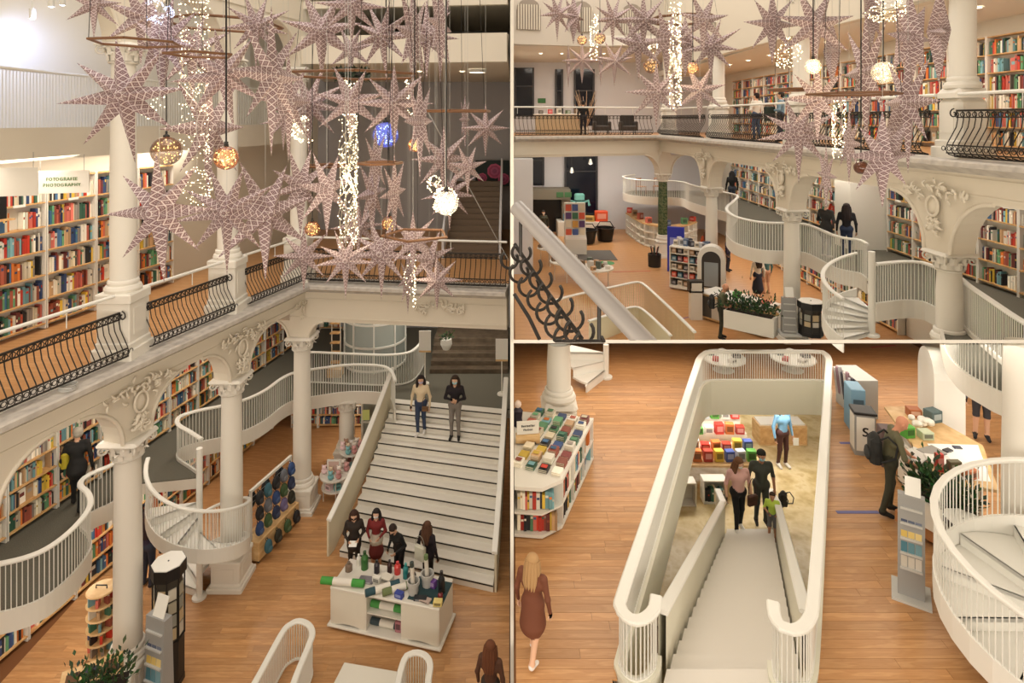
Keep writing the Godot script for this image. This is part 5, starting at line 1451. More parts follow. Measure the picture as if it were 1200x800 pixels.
	for q in [[1.02, 0.52, [226, 120, 110], "pink printed carton on the upper right shelf of the island"], [1.24, 0.52, [150, 130, 140], "grey carton on the upper right shelf of the island"], [0.98, 0.1, [60, 180, 160], "mint green carton on the lower right shelf of the island"], [1.22, 0.1, [70, 60, 56], "dark carton on the lower right shelf of the island"], [-1.2, 0.1, [90, 60, 44], "brown carton in the left niche of the island"], [0.3, 0.105, [180, 120, 130], "dusty pink ball carton on the bottom shelf"]]:
		carton(o + bs * Vector3(q[0], q[1], 0.28), Vector3(0.15, 0.24, 0.1), -14, rgb(q[2][0], q[2][1], q[2][2]), q[3])
	# bag rack on castors
	o = Vector3(-6.85, 0, -17.02)
	t = thing("bag_rack", "rolling wooden rack with white grid frame for backpacks", "display rack", o)
	var ry := 1.306
	t.rotation.y = ry
	b = MB.new(); b.cbox(Vector3(0, 0.1, 0), Vector3(1.8, 0.5, 0.55), 0.01); part("base_box", b, M.woodlight, t)
	for x in [-0.87, 0.87]:
		b = MB.new(); bx(b, x, 1.0, 0, 0.06, 1.9, 0.06); part("post", b, M.white, t)
	b = MB.new(); bx(b, 0, 1.93, 0, 1.8, 0.07, 0.07); part("top_bar", b, M.white, t)
	for i in 9:
		b = MB.new(); b.rod(Vector3(-0.86, 0.75 + 0.14 * i, 0), Vector3(0.86, 0.75 + 0.14 * i, 0), 0.008); part("grid_bar", b, M.grey, t)
	for q in [[-0.8, -0.2], [0.8, -0.2], [-0.8, 0.2], [0.8, 0.2]]:
		b = MB.new(); b.lathe(Vector3(q[0], 0, q[1]), [Vector2(0.03, 0), Vector2(0.05, 0.05), Vector2(0.03, 0.1)], 8); part("castor", b, M.dark, t)
	var bc := [[30, 32, 36], [110, 100, 140], [44, 70, 120], [52, 96, 110], [40, 40, 30], [60, 84, 50], [28, 28, 30], [90, 60, 52], [40, 50, 80], [100, 104, 112]]
	var bn := ["black", "lilac", "blue", "teal", "dark olive", "green", "dark grey", "brown", "navy", "pale grey"]
	k = 0
	for r in 3:
		for i in 5:
			var x := -0.7 + 0.35 * i
			var y: float = [1.86, 1.44, 1.02][r]
			hung_bag(o + Basis(Vector3.UP, ry) * Vector3(x, y, 0.08), rad_to_deg(ry), 0.88, rgb(bc[(k * 3 + r) % 10][0], bc[(k * 3 + r) % 10][1], bc[(k * 3 + r) % 10][2]), "%s backpack on the front of the rack, %s row, %s from the left" % [bn[(k * 3 + r) % 10], ["top", "middle", "bottom"][r], ["first", "second", "third", "fourth", "fifth"][i]])
			k += 1
	for i in 3: hung_bag(o + Basis(Vector3.UP, ry) * Vector3(-0.65 + 0.6 * i, 1.75, -0.075), rad_to_deg(ry) + 180, 1.0, rgb(26, 26, 30), "black backpack on the back of the rack, %s from the near post" % ["first", "second", "third"][i])
	for i in 4: hung_bag(o + Basis(Vector3.UP, ry) * Vector3(-0.66 + 0.42 * i, 0.55, 0.33), rad_to_deg(ry), 0.85, rgb(bc[i + 3][0], bc[i + 3][1], bc[i + 3][2]), "%s backpack hanging on the rack's wooden base, %s from the near end" % [bn[i + 3], ["first", "second", "third", "fourth"][i]])
	# plush tables
	for q in [[393, 582, 0.48, 0.75, "front"], [412, 560, 0.4, 0.95, "rear"]]:
		var p := on(q[0], q[1], 0.0)
		t = thing("round_table", "white two-tier round table with plush toys, the %s one of the pair" % q[4], "table", p, "plush toy tables")
		b = MB.new(); b.lathe(Vector3.ZERO, [Vector2(0, q[3] - 0.04), Vector2(q[2], q[3] - 0.04), Vector2(q[2], q[3]), Vector2(0, q[3])], 24); part("table_top", b, M.white, t)
		b = MB.new(); b.lathe(Vector3.ZERO, [Vector2(0, q[3] * 0.45), Vector2(q[2] * 0.9, q[3] * 0.45), Vector2(q[2] * 0.9, q[3] * 0.5), Vector2(0, q[3] * 0.5)], 24); part("lower_tier", b, M.white, t)
		for i in 5:
			var a := TAU * i / 5
			b = MB.new(); b.rod(Vector3(cos(a), 0, sin(a)) * q[2] * 0.8, Vector3(cos(a), 0, sin(a)) * q[2] * 0.8 + Vector3.UP * (q[3] - 0.04), 0.015, 5); part("leg", b, M.white, t)
		var pc := [[236, 226, 216], [206, 150, 150], [120, 180, 186], [214, 190, 160], [240, 210, 214], [170, 130, 110], [232, 228, 224]]
		var pn := ["white", "dusty pink", "turquoise", "beige", "pale pink", "brown", "cream"]
		for i in 9:
			var a := TAU * i / 9 + 0.3; var rr: float = q[2] * (0.72 if i % 3 else 0.3)
			var at: Vector3 = p + Vector3(cos(a) * rr, q[3], sin(a) * rr)
			var cc: Array = pc[i % 7]
			var tt := thing("plush_toy", "%s plush toy on the %s round table, %s of its ring" % [pn[i % 7], q[4], ["first", "second", "third", "fourth", "fifth", "sixth", "seventh", "eighth", "ninth"][i]], "plush toy", at, "plush toys on the round tables")
			b = MB.new(); b.ball(Vector3(0, 0.09, 0), Vector3(0.1, 0.09, 0.09), 8, 6); part("body", b, mat(rgb(cc[0], cc[1], cc[2]), 0.95), tt)
			b = MB.new(); b.ball(Vector3(0, 0.21, 0.03), Vector3(0.07, 0.065, 0.065), 8, 6)
			for sd in [-1, 1]: b.ball(Vector3(0.055 * sd, 0.27, 0.02), Vector3(0.025, 0.03, 0.015), 6, 4)
			part("head", b, mat(rgb(cc[0], cc[1], cc[2]).lightened(0.1), 0.95), tt)
		for i in 6:
			var a := TAU * i / 6
			carton(p + Vector3(cos(a) * q[2] * 0.55, q[3] * 0.5 + 0.002, sin(a) * q[2] * 0.55), Vector3(0.2, 0.16, 0.14), rad_to_deg(-a) + 90, rgb(pc[(i * 2) % 7][0], pc[(i * 2) % 7][1], pc[(i * 2) % 7][2]), "%s gift box on the lower tier of the %s round table, %s round" % [pn[(i * 2) % 7], q[4], ["first", "second", "third", "fourth", "fifth", "sixth"][i]])
	var pf := on(393, 582, 0.0) + Vector3(0, 0.77, 0)
	t = thing("picture_frame", "white framed print standing on the plush toy tables", "picture frame", pf + Vector3(-0.05, -0.02, 0))
	b = MB.new(); bx(b, 0, 0.22, 0, 0.42, 0.44, 0.03); part("frame", b, M.steel_white, t)
	b = MB.new(); bx(b, 0, 0.22, 0.017, 0.33, 0.33, 0.006); part("print", b, mat(rgb(206, 176, 166), 0.7), t)
	# round wooden book tower
	var bt := on(119, 768, 0.0)
	bt = Vector3(bt.x, 0.35, bt.z)
	t = thing("book_tower", "round pale wood revolving book tower with five tiers near the lower left", "book stand", bt - Vector3.UP * 0.35)
	for i in 6:
		b = MB.new(); b.lathe(Vector3(0, 0.12 + 0.27 * i, 0), [Vector2(0, 0), Vector2(0.28, 0), Vector2(0.3, 0.02), Vector2(0.28, 0.045), Vector2(0, 0.045)], 18); part("tier", b, M.woodlight, t)
		if i < 5:
			b = MB.new(); b.lathe(Vector3(0, 0.16 + 0.27 * i, 0), [Vector2(0.07, 0), Vector2(0.07, 0.23)], 8); part("core", b, M.woodlight, t)
			for j in 7:
				var a := TAU * j / 7 + i
				var sc := spine()
				place_book(bt + Vector3(cos(a) * 0.19, -0.19 + 0.27 * i + 0.006, sin(a) * 0.19), Basis(Vector3.UP, PI / 2 - a), 0.054, 0.18, 0.14, tone(sc[0]), "%s little book on tier %s of the round wooden tower" % [sc[1], ["one", "two", "three", "four", "five"][i]], "little books on the round wooden tower")
	b = MB.new(); b.lathe(Vector3.ZERO, [Vector2(0, 0), Vector2(0.2, 0), Vector2(0.2, 0.12), Vector2(0, 0.12)], 14); part("foot", b, M.woodlight, t)
	b = MB.new(); b.tube(PackedVector3Array([Vector3(-0.12, 1.5, 0), Vector3(-0.12, 1.58, 0), Vector3(0.12, 1.58, 0), Vector3(0.12, 1.5, 0)]), 0.015, 5); part("handle", b, M.dark, t)
	kiosk(Vector3(-7.33, 0, -12.75), 0.86, "tall black octagonal newspaper kiosk with white lid beside the near column", 0.0, 1.42)
	leaflet_stand(Vector3(-7.0, 0, -11.85), -20, 1.45, "grey leaflet stand in front of the black kiosk")
	planter(Vector3(-7.6, 0, -11.05), 25, 0.95, 1.5, 0.4, "white planter with dark green leaves at the foot of the near column", 300)
	t = thing("wooden_tray", "wooden tray with square compartments beside the planter", "tray", Vector3(-8.1, 0.0, -11.5))
	b = MB.new(); b.cbox(Vector3.ZERO, Vector3(1.0, 1.35, 0.6), 0.01, 0.5); part("box", b, M.woodlight, t)
	for i in 3:
		b = MB.new(); b.box(Basis(Vector3.UP, 0.5) * Vector3(-0.3 + 0.3 * i, 1.352, 0), Vector3(0.22, 0.01, 0.3), Basis(Vector3.UP, 0.5)); part("compartment", b, mat(rgb(96, 64, 36) if i != 1 else rgb(52, 50, 70), 0.8), t)
	# stair loops at the bottom edge
	for q in [[[[270, 845], [300, 797], [330, 742], [340, 731], [350, 727], [361, 731], [366, 741], [362, 755], [347, 792], [330, 840]], "white rounded stair balustrade end at the bottom of the left view"], [[[462, 840], [467, 797], [474, 772], [480, 766], [489, 764], [499, 768], [504, 778], [502, 797], [497, 840]], "smaller white rounded balustrade end at the bottom right of the left view"]]:
		var path := PackedVector3Array()
		for w in q[0]: path.append(on(w[0], w[1], 0.9) * Vector3(1, 0, 1))
		slat_rail(q[1], spline(path, 0.08), 0.92, 0.055, "stair balustrade ends", 0.13)
	b = MB.new(); b.cbox(Vector3.ZERO, Vector3(1.4, 0.1, 1.2), 0.01, -0.18); single("stair_landing", b, mat(rgb(226, 223, 212), 0.5), "white stair landing between the two balustrade ends", "landing", "", on(425, 812, 0.1) * Vector3(1, 0, 1) + Vector3(0, 0, 0))
	# rear landing furniture
	for q in [[498, 450, "beside the curved screen"], [588, 462, "at the right end of the landing"]]:
		t = thing("sign_stand", "white notice board on a thin stand " + q[2], "sign stand", on(q[0], q[1], LM), "notice stands on the landing")
		b = MB.new(); b.lathe(Vector3.ZERO, [Vector2(0, 0), Vector2(0.16, 0), Vector2(0.15, 0.05), Vector2(0, 0.06)], 12); part("foot", b, M.white, t)
		b = MB.new(); b.rod(Vector3(0, 0.05, 0), Vector3(0, 1.2, 0), 0.025, 6); part("pole", b, M.white, t)
		b = MB.new(); bx(b, 0, 1.55, 0, 0.42, 0.7, 0.03); part("board", b, M.steel_white, t)
		b = MB.new(); bx(b, 0, 1.17, 0.0, 0.42, 0.06, 0.05); part("ledge", b, M.woodlight, t)
	t = thing("plant_pot", "white round pot on top of the dark landing steps", "pot", on(523, 409, 3.45))
	b = MB.new(); b.lathe(Vector3.ZERO, [Vector2(0, 0), Vector2(0.13, 0), Vector2(0.22, 0.2), Vector2(0.2, 0.38), Vector2(0.17, 0.38), Vector2(0.15, 0.3), Vector2(0, 0.3)], 14); part("vessel", b, M.steel_white, t)
	b = MB.new(); leaves(b, Vector3(0, 0.36, 0), Vector3(0.2, 0.3, 0.2), 60, 0.14); part("foliage", b, vcol(0.5), t, false, true)
	t = thing("book_stand", "narrow wooden book stand on a pale box at the back of the mezzanine", "book stand", on(393, 440, LM))
	b = MB.new(); b.cbox(Vector3.ZERO, Vector3(0.5, 0.3, 0.4), 0.01); part("box", b, M.woodlight, t)
	for i in 5:
		b = MB.new(); bx(b, 0, 0.5 + 0.36 * i, 0, 0.34, 0.03, 0.26); part("shelf", b, M.shelfwood, t)
	for x in [-0.16, 0.16]:
		b = MB.new(); bx(b, x, 1.15, -0.1, 0.03, 1.7, 0.03); part("upright", b, M.white, t)
	# glazed door by the short column, low white plinth
	b = MB.new(); b.box(Vector3(-4.6, 1.1, -21.2), Vector3(1.5, 2.2, 0.06)); var dr := struct("door_1", b, mat(rgb(150, 152, 140), 0.25))
	for x in [-5.3, -4.6, -3.9]:
		b = MB.new(); b.box(Vector3(x, 1.1, -21.15), Vector3(0.07, 2.2, 0.08)); part("door_frame", b, M.paint, dr)
	for y in [0.6, 1.3, 2.0]:
		b = MB.new(); b.box(Vector3(-4.6, y, -21.15), Vector3(1.5, 0.05, 0.07)); part("door_frame", b, M.paint, dr)
	board_sign(pt(429, 486, 20.6), 0, 0.24, 0.34, [], 0.1, "small lime green sign on a post by the white stairs", rgb(60, 80, 30), 0.0, mat(rgb(206, 214, 130), 0.6))
	# gallery signs, black arch-headed case, flower picture
	board_sign(pt(73, 213, 13.2), 14, 1.05, 0.5, ["FOTOGRAFIE", "PHOTOGRAPHY"], 0.1, "white hanging sign reading FOTOGRAFIE PHOTOGRAPHY over the left gallery bookcases", rgb(86, 120, 60), 0.35)
	board_sign(pt(18, 213, 11.6), 14, 0.75, 0.55, [], 0.1, "white hanging sign at the far left of the gallery", rgb(86, 120, 60), 0.3)
	t = thing("arched_niche", "black arch-headed niche of books in the left gallery bookcase", "bookcase", Vector3(lwall(12.9) + 0.32, L2 + 2.75, -12.9))
	b = MB.new()
	var ap := PackedVector2Array([Vector2(-0.32, 0), Vector2(0.32, 0)])
	for i in 11: ap.append(Vector2(0.32 * cos(PI * i / 10), 0.55 + 0.32 * sin(PI * i / 10)))
	b.plate(Vector3.ZERO, Vector3(0.1937, 0, -0.981), Vector3(0.981, 0, 0.1937), ap, 0.03); part("panel", b, M.black, t)
	b = MB.new(); b.box(Vector3(0.1, 0.0, 0), Vector3(0.7, 0.03, 0.22), Basis(Vector3(0.1937, 0, -0.981), Vector3.UP, Vector3(0.981, 0, 0.1937))); part("shelf", b, M.shelfwood, t)
	t = thing("flower_picture", "large canvas of pink roses above the brown gallery stairs", "picture", pt(577, 203, 26.6))
	b = MB.new(); bx(b, 0, 0, 0, 1.5, 1.15, 0.05); part("canvas", b, mat(rgb(38, 52, 50), 0.7), t)
	for q in [[0.1, 0.1, 0.34], [-0.45, -0.2, 0.22], [0.5, -0.25, 0.26]]:
		for j in 4:
			b = MB.new(); b.lathe(Vector3.ZERO, [Vector2(0, 0), Vector2(q[2] * (1 - 0.22 * j), 0), Vector2(0, 0.01)], 9 - j, false, j * 0.5)
			var o2 := part("painted_rose", b, mat(rgb(196 - 26 * (j % 2) - 8 * j, 90 - 22 * (j % 2), 124 - 20 * (j % 2)), 0.7), t)
			o2.transform = Transform3D(Basis(Vector3.RIGHT, PI / 2), Vector3(q[0], q[1], 0.028 + 0.004 * j))
	# thin stay wires and a coil of cable on the ledge
	b = MB.new(); b.rod(pt(500, 128, 13.0), pt(596, 305, 17.0), 0.012, 5); single("stay_wire", b, M.lightgrey, "thin white stay wire running down across the rear gallery", "wire")
	var coil := PackedVector3Array()
	for i in 40: coil.append(row(-1.62, -0.42, L2 + 0.03) + Vector3(cos(i * 0.5) * 0.14, 0.002 * i, sin(i * 0.5) * 0.14))
	b = MB.new(); b.tube(coil, 0.012, 5); single("cable_coil", b, M.lightgrey, "coil of white cable lying on the ledge below the left iron railing", "cable")
func right_objects():
	# foreground handrail and iron scrolls of the gallery the viewer stands on
	var t := thing("near_balustrade", "thick grey handrail over black iron ring scrolls nearest the viewer", "railing", pt(620, 330, 2.7))
	var b := MB.new()
	var h0 := pt(606, 243, 2.88); var h1 := pt(780, 426, 2.23)
	b.tube(PackedVector3Array([h0, h0.lerp(h1, 0.5), h1]), 0.0396, 18)
	for i in b.v.size():   # sawn off level
		var v := b.v[i]
		for k in 40:
			if HZ + (EYE - v.y) * F / -v.z < 399.0: break
			v -= (h1 - h0) * 0.005
		b.v[i] = v
	part("handrail", b, mat(rgb(176, 172, 170), 0.35, 0.25), t, true)
	for q in [[610, 252, 2.84, 300], [702, 352, 2.48, 397]]:
		b = MB.new(); b.rod(pt(q[0], q[1], q[2]), pt(q[0], q[3], q[2]), 0.009, 6); part("post", b, M.iron, t, true)
	b = MB.new(); b.tube(PackedVector3Array([pt(603, 286, 2.92), pt(640, 340, 2.74), pt(682, 397, 2.56)]), 0.0099, 6); part("top_bar", b, M.iron, t, true)
	b = MB.new(); b.tube(PackedVector3Array([pt(603, 345, 2.92), pt(620, 372, 2.79), pt(632, 397, 2.7)]), 0.0099, 6); part("lower_bar", b, M.iron, t, true)
	for i in 8:
		var u := i / 7.0
		var c := Vector2(lerp(611.0, 690.0, u), lerp(296.0, 404.0, u))
		var z: float = lerp(2.88, 2.56, u)
		var r: float = lerp(11.0, 18.0, u)
		for w in 2:
			var p := PackedVector3Array()
			for k in 15:
				var a := -0.6 + k * 0.33
				p.append(pt(c.x - w * 14 + cos(a) * r * (1.0 - 0.1 * w), min(399.5, c.y + w * 8 + sin(a) * r * 0.95), z + 0.07 * w + 0.018 * sin(a)))
			b = MB.new(); b.tube(p, 0.0076, 6); part("ring_scroll", b, M.iron, t, true)
	# stairwell balustrade seen above the sloping ceiling
	var path := PackedVector3Array()
	for q in [[650, 352], [672, 346], [700, 340], [728, 334], [742, 331], [750, 331], [758, 336], [780, 356], [800, 375], [814, 389]]:
		path.append(on(q[0], q[1], UF + 0.95) * Vector3(1, 0, 1))
	path = spline(path, 0.15)
	t = thing("stairwell_railing", "pale stairwell balustrade with golden bars at the bottom of the upper right view", "railing", path[0])
	b = MB.new(); b.sweep(lift(path, UF + 0.95), round_prof(0.11, 0.06, 0.018)); part("handrail", b, M.steel_white, t, true)
	b = MB.new()
	for p in even(path, 0.1): b.tube(PackedVector3Array([Vector3(p.x, max(UF + 0.02, slope(-p.z) + 0.05), p.z), p + Vector3.UP * (UF + 0.93)]), 0.011, 4)
	part("balusters", b, mat(rgb(206, 190, 150), 0.4), t, true, true)
	path = PackedVector3Array()
	for q in [[690, 376], [712, 369], [735, 361], [748, 360], [760, 368], [775, 382], [786, 393]]: path.append(on(q[0], q[1], UF + 0.75) * Vector3(1, 0, 1))
	path = spline(path, 0.15)
	t = thing("stairwell_parapet", "inner cream parapet of the stairwell in the upper right view", "parapet", path[0])
	b = MB.new(); b.sweep(lift(path, UF + 0.75), round_prof(0.1, 0.05, 0.015)); part("handrail", b, M.steel_white, t, true)
	b = MB.new()
	for i in path.size() - 1:
		var a := path[i]; var c := path[i + 1]
		var ya: float = max(UF + 0.01, slope(-a.z) + 0.05); var yc: float = max(UF + 0.01, slope(-c.z) + 0.05)
		b.quad(Vector3(a.x, ya, a.z), Vector3(c.x, yc, c.z), c + Vector3.UP * (UF + 0.75), a + Vector3.UP * (UF + 0.75))
	part("panel", b, mat(rgb(220, 212, 184), 0.6), t, true)
	# plush and gift tables at the left, round tops
	for q in [[690, 328, 0.75, "nearest the stairwell"], [655, 320, 0.7, "behind the first"], [636, 302, 0.6, "nearest the entrance"]]:
		var p := on(q[0] + 8, q[1] + 8, UF)
		t = thing("round_table", "white round gift table %s in the upper right view" % q[3], "table", p, "gift tables by the entrance")
		b = MB.new(); b.lathe(Vector3.ZERO, [Vector2(0, 0.78), Vector2(q[2], 0.78), Vector2(q[2], 0.83), Vector2(0, 0.83)], 20); part("table_top", b, M.white, t)
		for i in 4:
			b = MB.new(); b.rod(Vector3(cos(TAU * i / 4), 0, sin(TAU * i / 4)) * q[2] * 0.7, Vector3(cos(TAU * i / 4), 1, sin(TAU * i / 4)) * Vector3(q[2] * 0.7, 0.78, q[2] * 0.7), 0.02, 5); part("leg", b, M.white, t)
		for i in 10:
			var a := TAU * i / 10; var rr: float = q[2] * (0.75 if i % 2 else 0.35)
			var cc: Array = [[120, 96, 70], [226, 220, 210], [90, 100, 90], [190, 150, 110], [210, 204, 196]][i % 5]
			carton(p + Vector3(cos(a) * rr, 0.832, sin(a) * rr), Vector3(0.2, rng.randf_range(0.12, 0.3), 0.16), rng.randf_range(0, 180), rgb(cc[0], cc[1], cc[2]), "%s gift box on the table %s, %s round" % [["brown", "white", "grey green", "tan", "cream"][i % 5], q[3], ["first", "second", "third", "fourth", "fifth", "sixth", "seventh", "eighth", "ninth", "tenth"][i]], "gift boxes by the entrance")
	# magazine stand, mat and baskets at the entrance
	var mp := on(674, 296, UF)
	t = thing("magazine_stand", "tall white magazine stand with stepped pockets by the entrance", "magazine rack", mp)
	b = MB.new(); b.plate(Vector3(-0.55, 0, 0), Vector3(0, 0, 1), Vector3.RIGHT, PackedVector2Array([Vector2(-0.35, 0), Vector2(0.5, 0), Vector2(0.5, 0.8), Vector2(0.1, 1.0), Vector2(-0.15, 2.6), Vector2(-0.35, 2.6)]), 1.1); part("body", b, M.white, t)
	for i in 4:
		for j in 3:
			var mc: Array = [[210, 90, 60], [70, 90, 150], [226, 214, 190], [200, 150, 70], [90, 60, 110], [60, 110, 80]][(i * 2 + j) % 6]
			b = MB.new(); b.box(Vector3(-0.35 + 0.35 * j, 1.1 + 0.42 * i, 0.14 - 0.065 * i), Vector3(0.3, 0.34, 0.03), Basis(Vector3.RIGHT, -0.15)); part("magazine", b, mat(rgb(mc[0], mc[1], mc[2]), 0.5), t)
	b = MB.new(); bx(b, 0, 0.815, 0.25, 0.9, 0.03, 0.4); part("magazine_pile", b, mat(rgb(190, 110, 110), 0.5), t)
	b = MB.new(); b.cbox(Vector3.ZERO, Vector3(2.6, 0.02, 2.2), 0.005); single("door_mat", b, mat(rgb(96, 94, 90), 0.95), "grey mat on the boards by the magazine stand", "mat", "", on(690, 299, UF) + Vector3(0, 0.001, 0))
	for q in [[688, 285, "left"], [709, 282, "right"]]:
		t = thing("shopping_basket", "black shopping basket stack, %s of the pair by the white plinth" % q[2], "basket", on(q[0], q[1], UF), "black shopping baskets")
		b = MB.new(); b.lathe(Vector3.ZERO, [Vector2(0, 0.02), Vector2(0.42, 0.02), Vector2(0.55, 0.75), Vector2(0.6, 0.78), Vector2(0.5, 0.78), Vector2(0.4, 0.1), Vector2(0, 0.1)], 14); part("basket", b, M.black, t)
		b = MB.new(); b.tube(PackedVector3Array([Vector3(-0.5, 0.78, 0), Vector3(-0.3, 1.1, 0), Vector3(0.3, 1.1, 0), Vector3(0.5, 0.78, 0)]), 0.03, 5); part("handle", b, M.black, t)
	t = thing("display_plinth", "low white plinth under the dark shop window", "plinth", Vector3(4.35, UF, -36.6))
	b = MB.new(); b.cbox(Vector3.ZERO, Vector3(3.2, 0.85, 1.5), 0.02); part("block", b, M.white, t)
	carton(Vector3(5.4, UF + 0.852, -36.2), Vector3(0.75, 0.62, 0.5), 0, rgb(226, 84, 44), "bright orange carton on the white plinth")
	carton(Vector3(3.4, UF + 0.852, -36.4), Vector3(0.6, 0.45, 0.4), 10, rgb(110, 170, 200), "light blue carton on the white plinth")
	carton(Vector3(4.6, UF + 0.852, -36.2), Vector3(0.8, 0.32, 0.5), -8, rgb(196, 160, 84), "yellow carton on the white plinth")
	t = thing("robot_figure", "turquoise cut-out robot figure in the dark shop window", "figure", Vector3(4.15, UF + 0.852, -36.8))
	b = MB.new(); b.cbox(Vector3(0, 0.55, 0), Vector3(0.5, 0.6, 0.3), 0.06); part("torso", b, mat(rgb(110, 176, 170), 0.6), t)
	b = MB.new(); b.cbox(Vector3(0, 1.2, 0), Vector3(0.62, 0.4, 0.35), 0.08); part("head", b, mat(rgb(120, 188, 180), 0.6), t)
	for sd in [-1, 1]:
		b = MB.new(); b.tube(PackedVector3Array([Vector3(0.25 * sd, 1.05, 0), Vector3(0.55 * sd, 1.15, 0), Vector3(0.62 * sd, 0.85, 0)]), 0.09, 6); part("arm", b, mat(rgb(110, 176, 170), 0.6), t)
		b = MB.new(); b.tube(PackedVector3Array([Vector3(0.14 * sd, 0.6, 0), Vector3(0.2 * sd, 0.0, 0)]), 0.11, 6); part("leg", b, mat(rgb(110, 176, 170), 0.6), t)
	for q in [[700, 222], [678, 232]]:
		var p2 := pt(q[0] - 8, q[1] - 30, 36.5)
		t = thing("pendant_lamp", "small white pendant lamp before the dark window, %s one" % ("higher" if q[1] < 230 else "lower"), "lamp", p2, "pendants by the entrance")
		b = MB.new(); b.lathe(Vector3.ZERO, [Vector2(0.14, 0), Vector2(0.05, 0.3), Vector2(0, 0.3)], 12); part("shade", b, M.steel_white, t)
		b = MB.new(); b.ball(Vector3(0, 0.03, 0), Vector3(0.09, 0.07, 0.09), 8, 6); part("bulb", b, glow(Color(1, 0.95, 0.85), 6.0), t)
		b = MB.new(); b.rod(Vector3(0, 0.3, 0), Vector3(0, 10.84 - p2.y, 0), 0.012, 4); part("cord", b, M.dark, t)
	for q in [[656, 215], [667, 213]]:
		board_sign(Vector3(2.9 if q[0] < 660 else 3.4, 7.45, -36.18), 0, 0.42, 0.3, [], 0.1, "small green exit sign above the entrance, %s one" % ("left" if q[0] < 660 else "right"), rgb(40, 90, 50), 0.0, mat(rgb(64, 110, 70), 0.5))
	# curved cash counter under the round mezzanine
	var cp := PackedVector3Array()
	for q in [[738, 273], [748, 281], [758, 287], [768, 290], [785, 292], [800, 290], [812, 285]]: cp.append(on(q[0], q[1], UF))
	cp = spline(cp, 0.3)
	t = thing("cash_counter", "long curved white counter with open book cubes under the round mezzanine", "counter", cp[0])
	b = MB.new(); b.sweep(lift(cp, 0.0), rect_prof(-0.25, 0.25, 1.2, 1.27)); part("worktop", b, M.woodlight, t, true)
	for y in [0.06, 0.45, 0.82]:
		b = MB.new(); b.sweep(lift(cp, y), rect_prof(-0.25, 0.25, -0.03, 0.03)); part("shelf", b, M.white, t, true)
	b = MB.new(); b.sweep(lift(cp, 0.0), rect_prof(-0.02, 0.02, 0, 1.2)); part("back_panel", b, M.white, t, true)
	var ev := even(cp, 0.62)
	for i in ev.size():
		var d := (ev[min(i + 1, ev.size() - 1)] - ev[max(i - 1, 0)]).normalized()
		b = MB.new(); b.box(ev[i] + Vector3.UP * 0.6, Vector3(0.04, 1.2, 0.5), Basis(d, Vector3.UP, d.cross(Vector3.UP))); part("divider", b, M.white, t, true)
		for y in [0.1, 0.48, 0.86]:
			stock.col = lin(tone(spine()[0])); stock.box(ev[i] + d * 0.3 - d.cross(Vector3.UP) * 0.13 + Vector3.UP * (y + 0.13), Vector3(0.36, 0.24, 0.18), Basis(d, Vector3.UP, d.cross(Vector3.UP)))
		if i % 2 == 0:
			var sc := spine()
			carton(ev[i] + Vector3.UP * 1.272, Vector3(0.3, rng.randf_range(0.2, 0.4), 0.25), rng.randf_range(-40, 40), tone(sc[0]), "%s carton on the curved counter, %s along it" % [sc[1], ["first", "second", "third", "fourth", "fifth", "sixth", "seventh", "eighth", "ninth", "tenth", "eleventh"][min(i / 2, 10)]], "goods on the curved counter")
	# white card stand on castors
	var sp := on(812, 338, UF)
	t = thing("card_stand", "white two-sided shelf stand packed with cards and tins beside the green column", "display stand", sp)
	t.rotation.y = -0.62
	b = MB.new(); b.cbox(Vector3(0, 0.06, 0), Vector3(1.6, 0.08, 1.15), 0.015); part("base", b, M.white, t)
	b = MB.new(); b.cbox(Vector3(0, 1.72, 0), Vector3(1.6, 0.06, 1.15), 0.015); part("top", b, M.white, t)
	for q in [[0, 0, 1.5, 0.04], [-0.78, 0, 0.04, 1.1], [0.78, 0, 0.04, 1.1], [0, 0.0, 0.04, 1.1]]:
		b = MB.new(); bx(b, q[0], 0.9, q[1], q[2], 1.66, q[3]); part("panel", b, M.white, t)
	var ct := Basis(Vector3.UP, -0.62)
	for r in 5:
		b = MB.new(); bx(b, 0, 0.16 + 0.33 * r, 0, 1.52, 0.025, 1.1); part("shelf", b, M.white, t)
		for i in 6:
			var cc: Array = [[60, 60, 66], [200, 80, 60], [220, 214, 200], [70, 110, 130], [150, 120, 90], [110, 60, 70]][(i * 2 + r) % 6]
			var nm2: String = ["dark", "red", "white", "teal", "tan", "plum"][(i * 2 + r) % 6]
			carton(sp + ct * Vector3(-0.62 + 0.25 * i, 0.175 + 0.33 * r, 0.43), Vector3(0.19, 0.2, 0.18), rad_to_deg(-0.62), rgb(cc[0], cc[1], cc[2]), "%s tin on the card stand, row %s, %s from the left" % [nm2, ["one", "two", "three", "four", "five"][r], ["first", "second", "third", "fourth", "fifth", "sixth"][i]], "tins on the card stand")
	for i in 14:
		var cc2: Array = [[196, 196, 200], [90, 110, 140], [60, 60, 70], [216, 206, 190]][i % 4]
		carton(sp + ct * Vector3(-0.66 + 0.22 * (i % 7), 1.782, -0.25 + 0.45 * (i / 7)), Vector3(0.17, rng.randf_range(0.12, 0.3), 0.2), rng.randf_range(-60, 20), rgb(cc2[0], cc2[1], cc2[2]), "%s packet atop the card stand, %s from left, %s row" % [["silver", "slate blue", "dark", "cream"][i % 4], ["first", "second", "third", "fourth", "fifth", "sixth", "seventh"][i % 7], ["back", "front"][i / 7]], "packets on the card stand")
	carton(on(792, 318, UF), Vector3(0.75, 2.05, 0.2), -20, rgb(40, 52, 170), "deep blue panel standing behind the white card stand", "", "panel", "panel")
	t = thing("bag_bin", "dark bin of umbrellas at the foot of the green column", "bin", on(767, 312, UF))
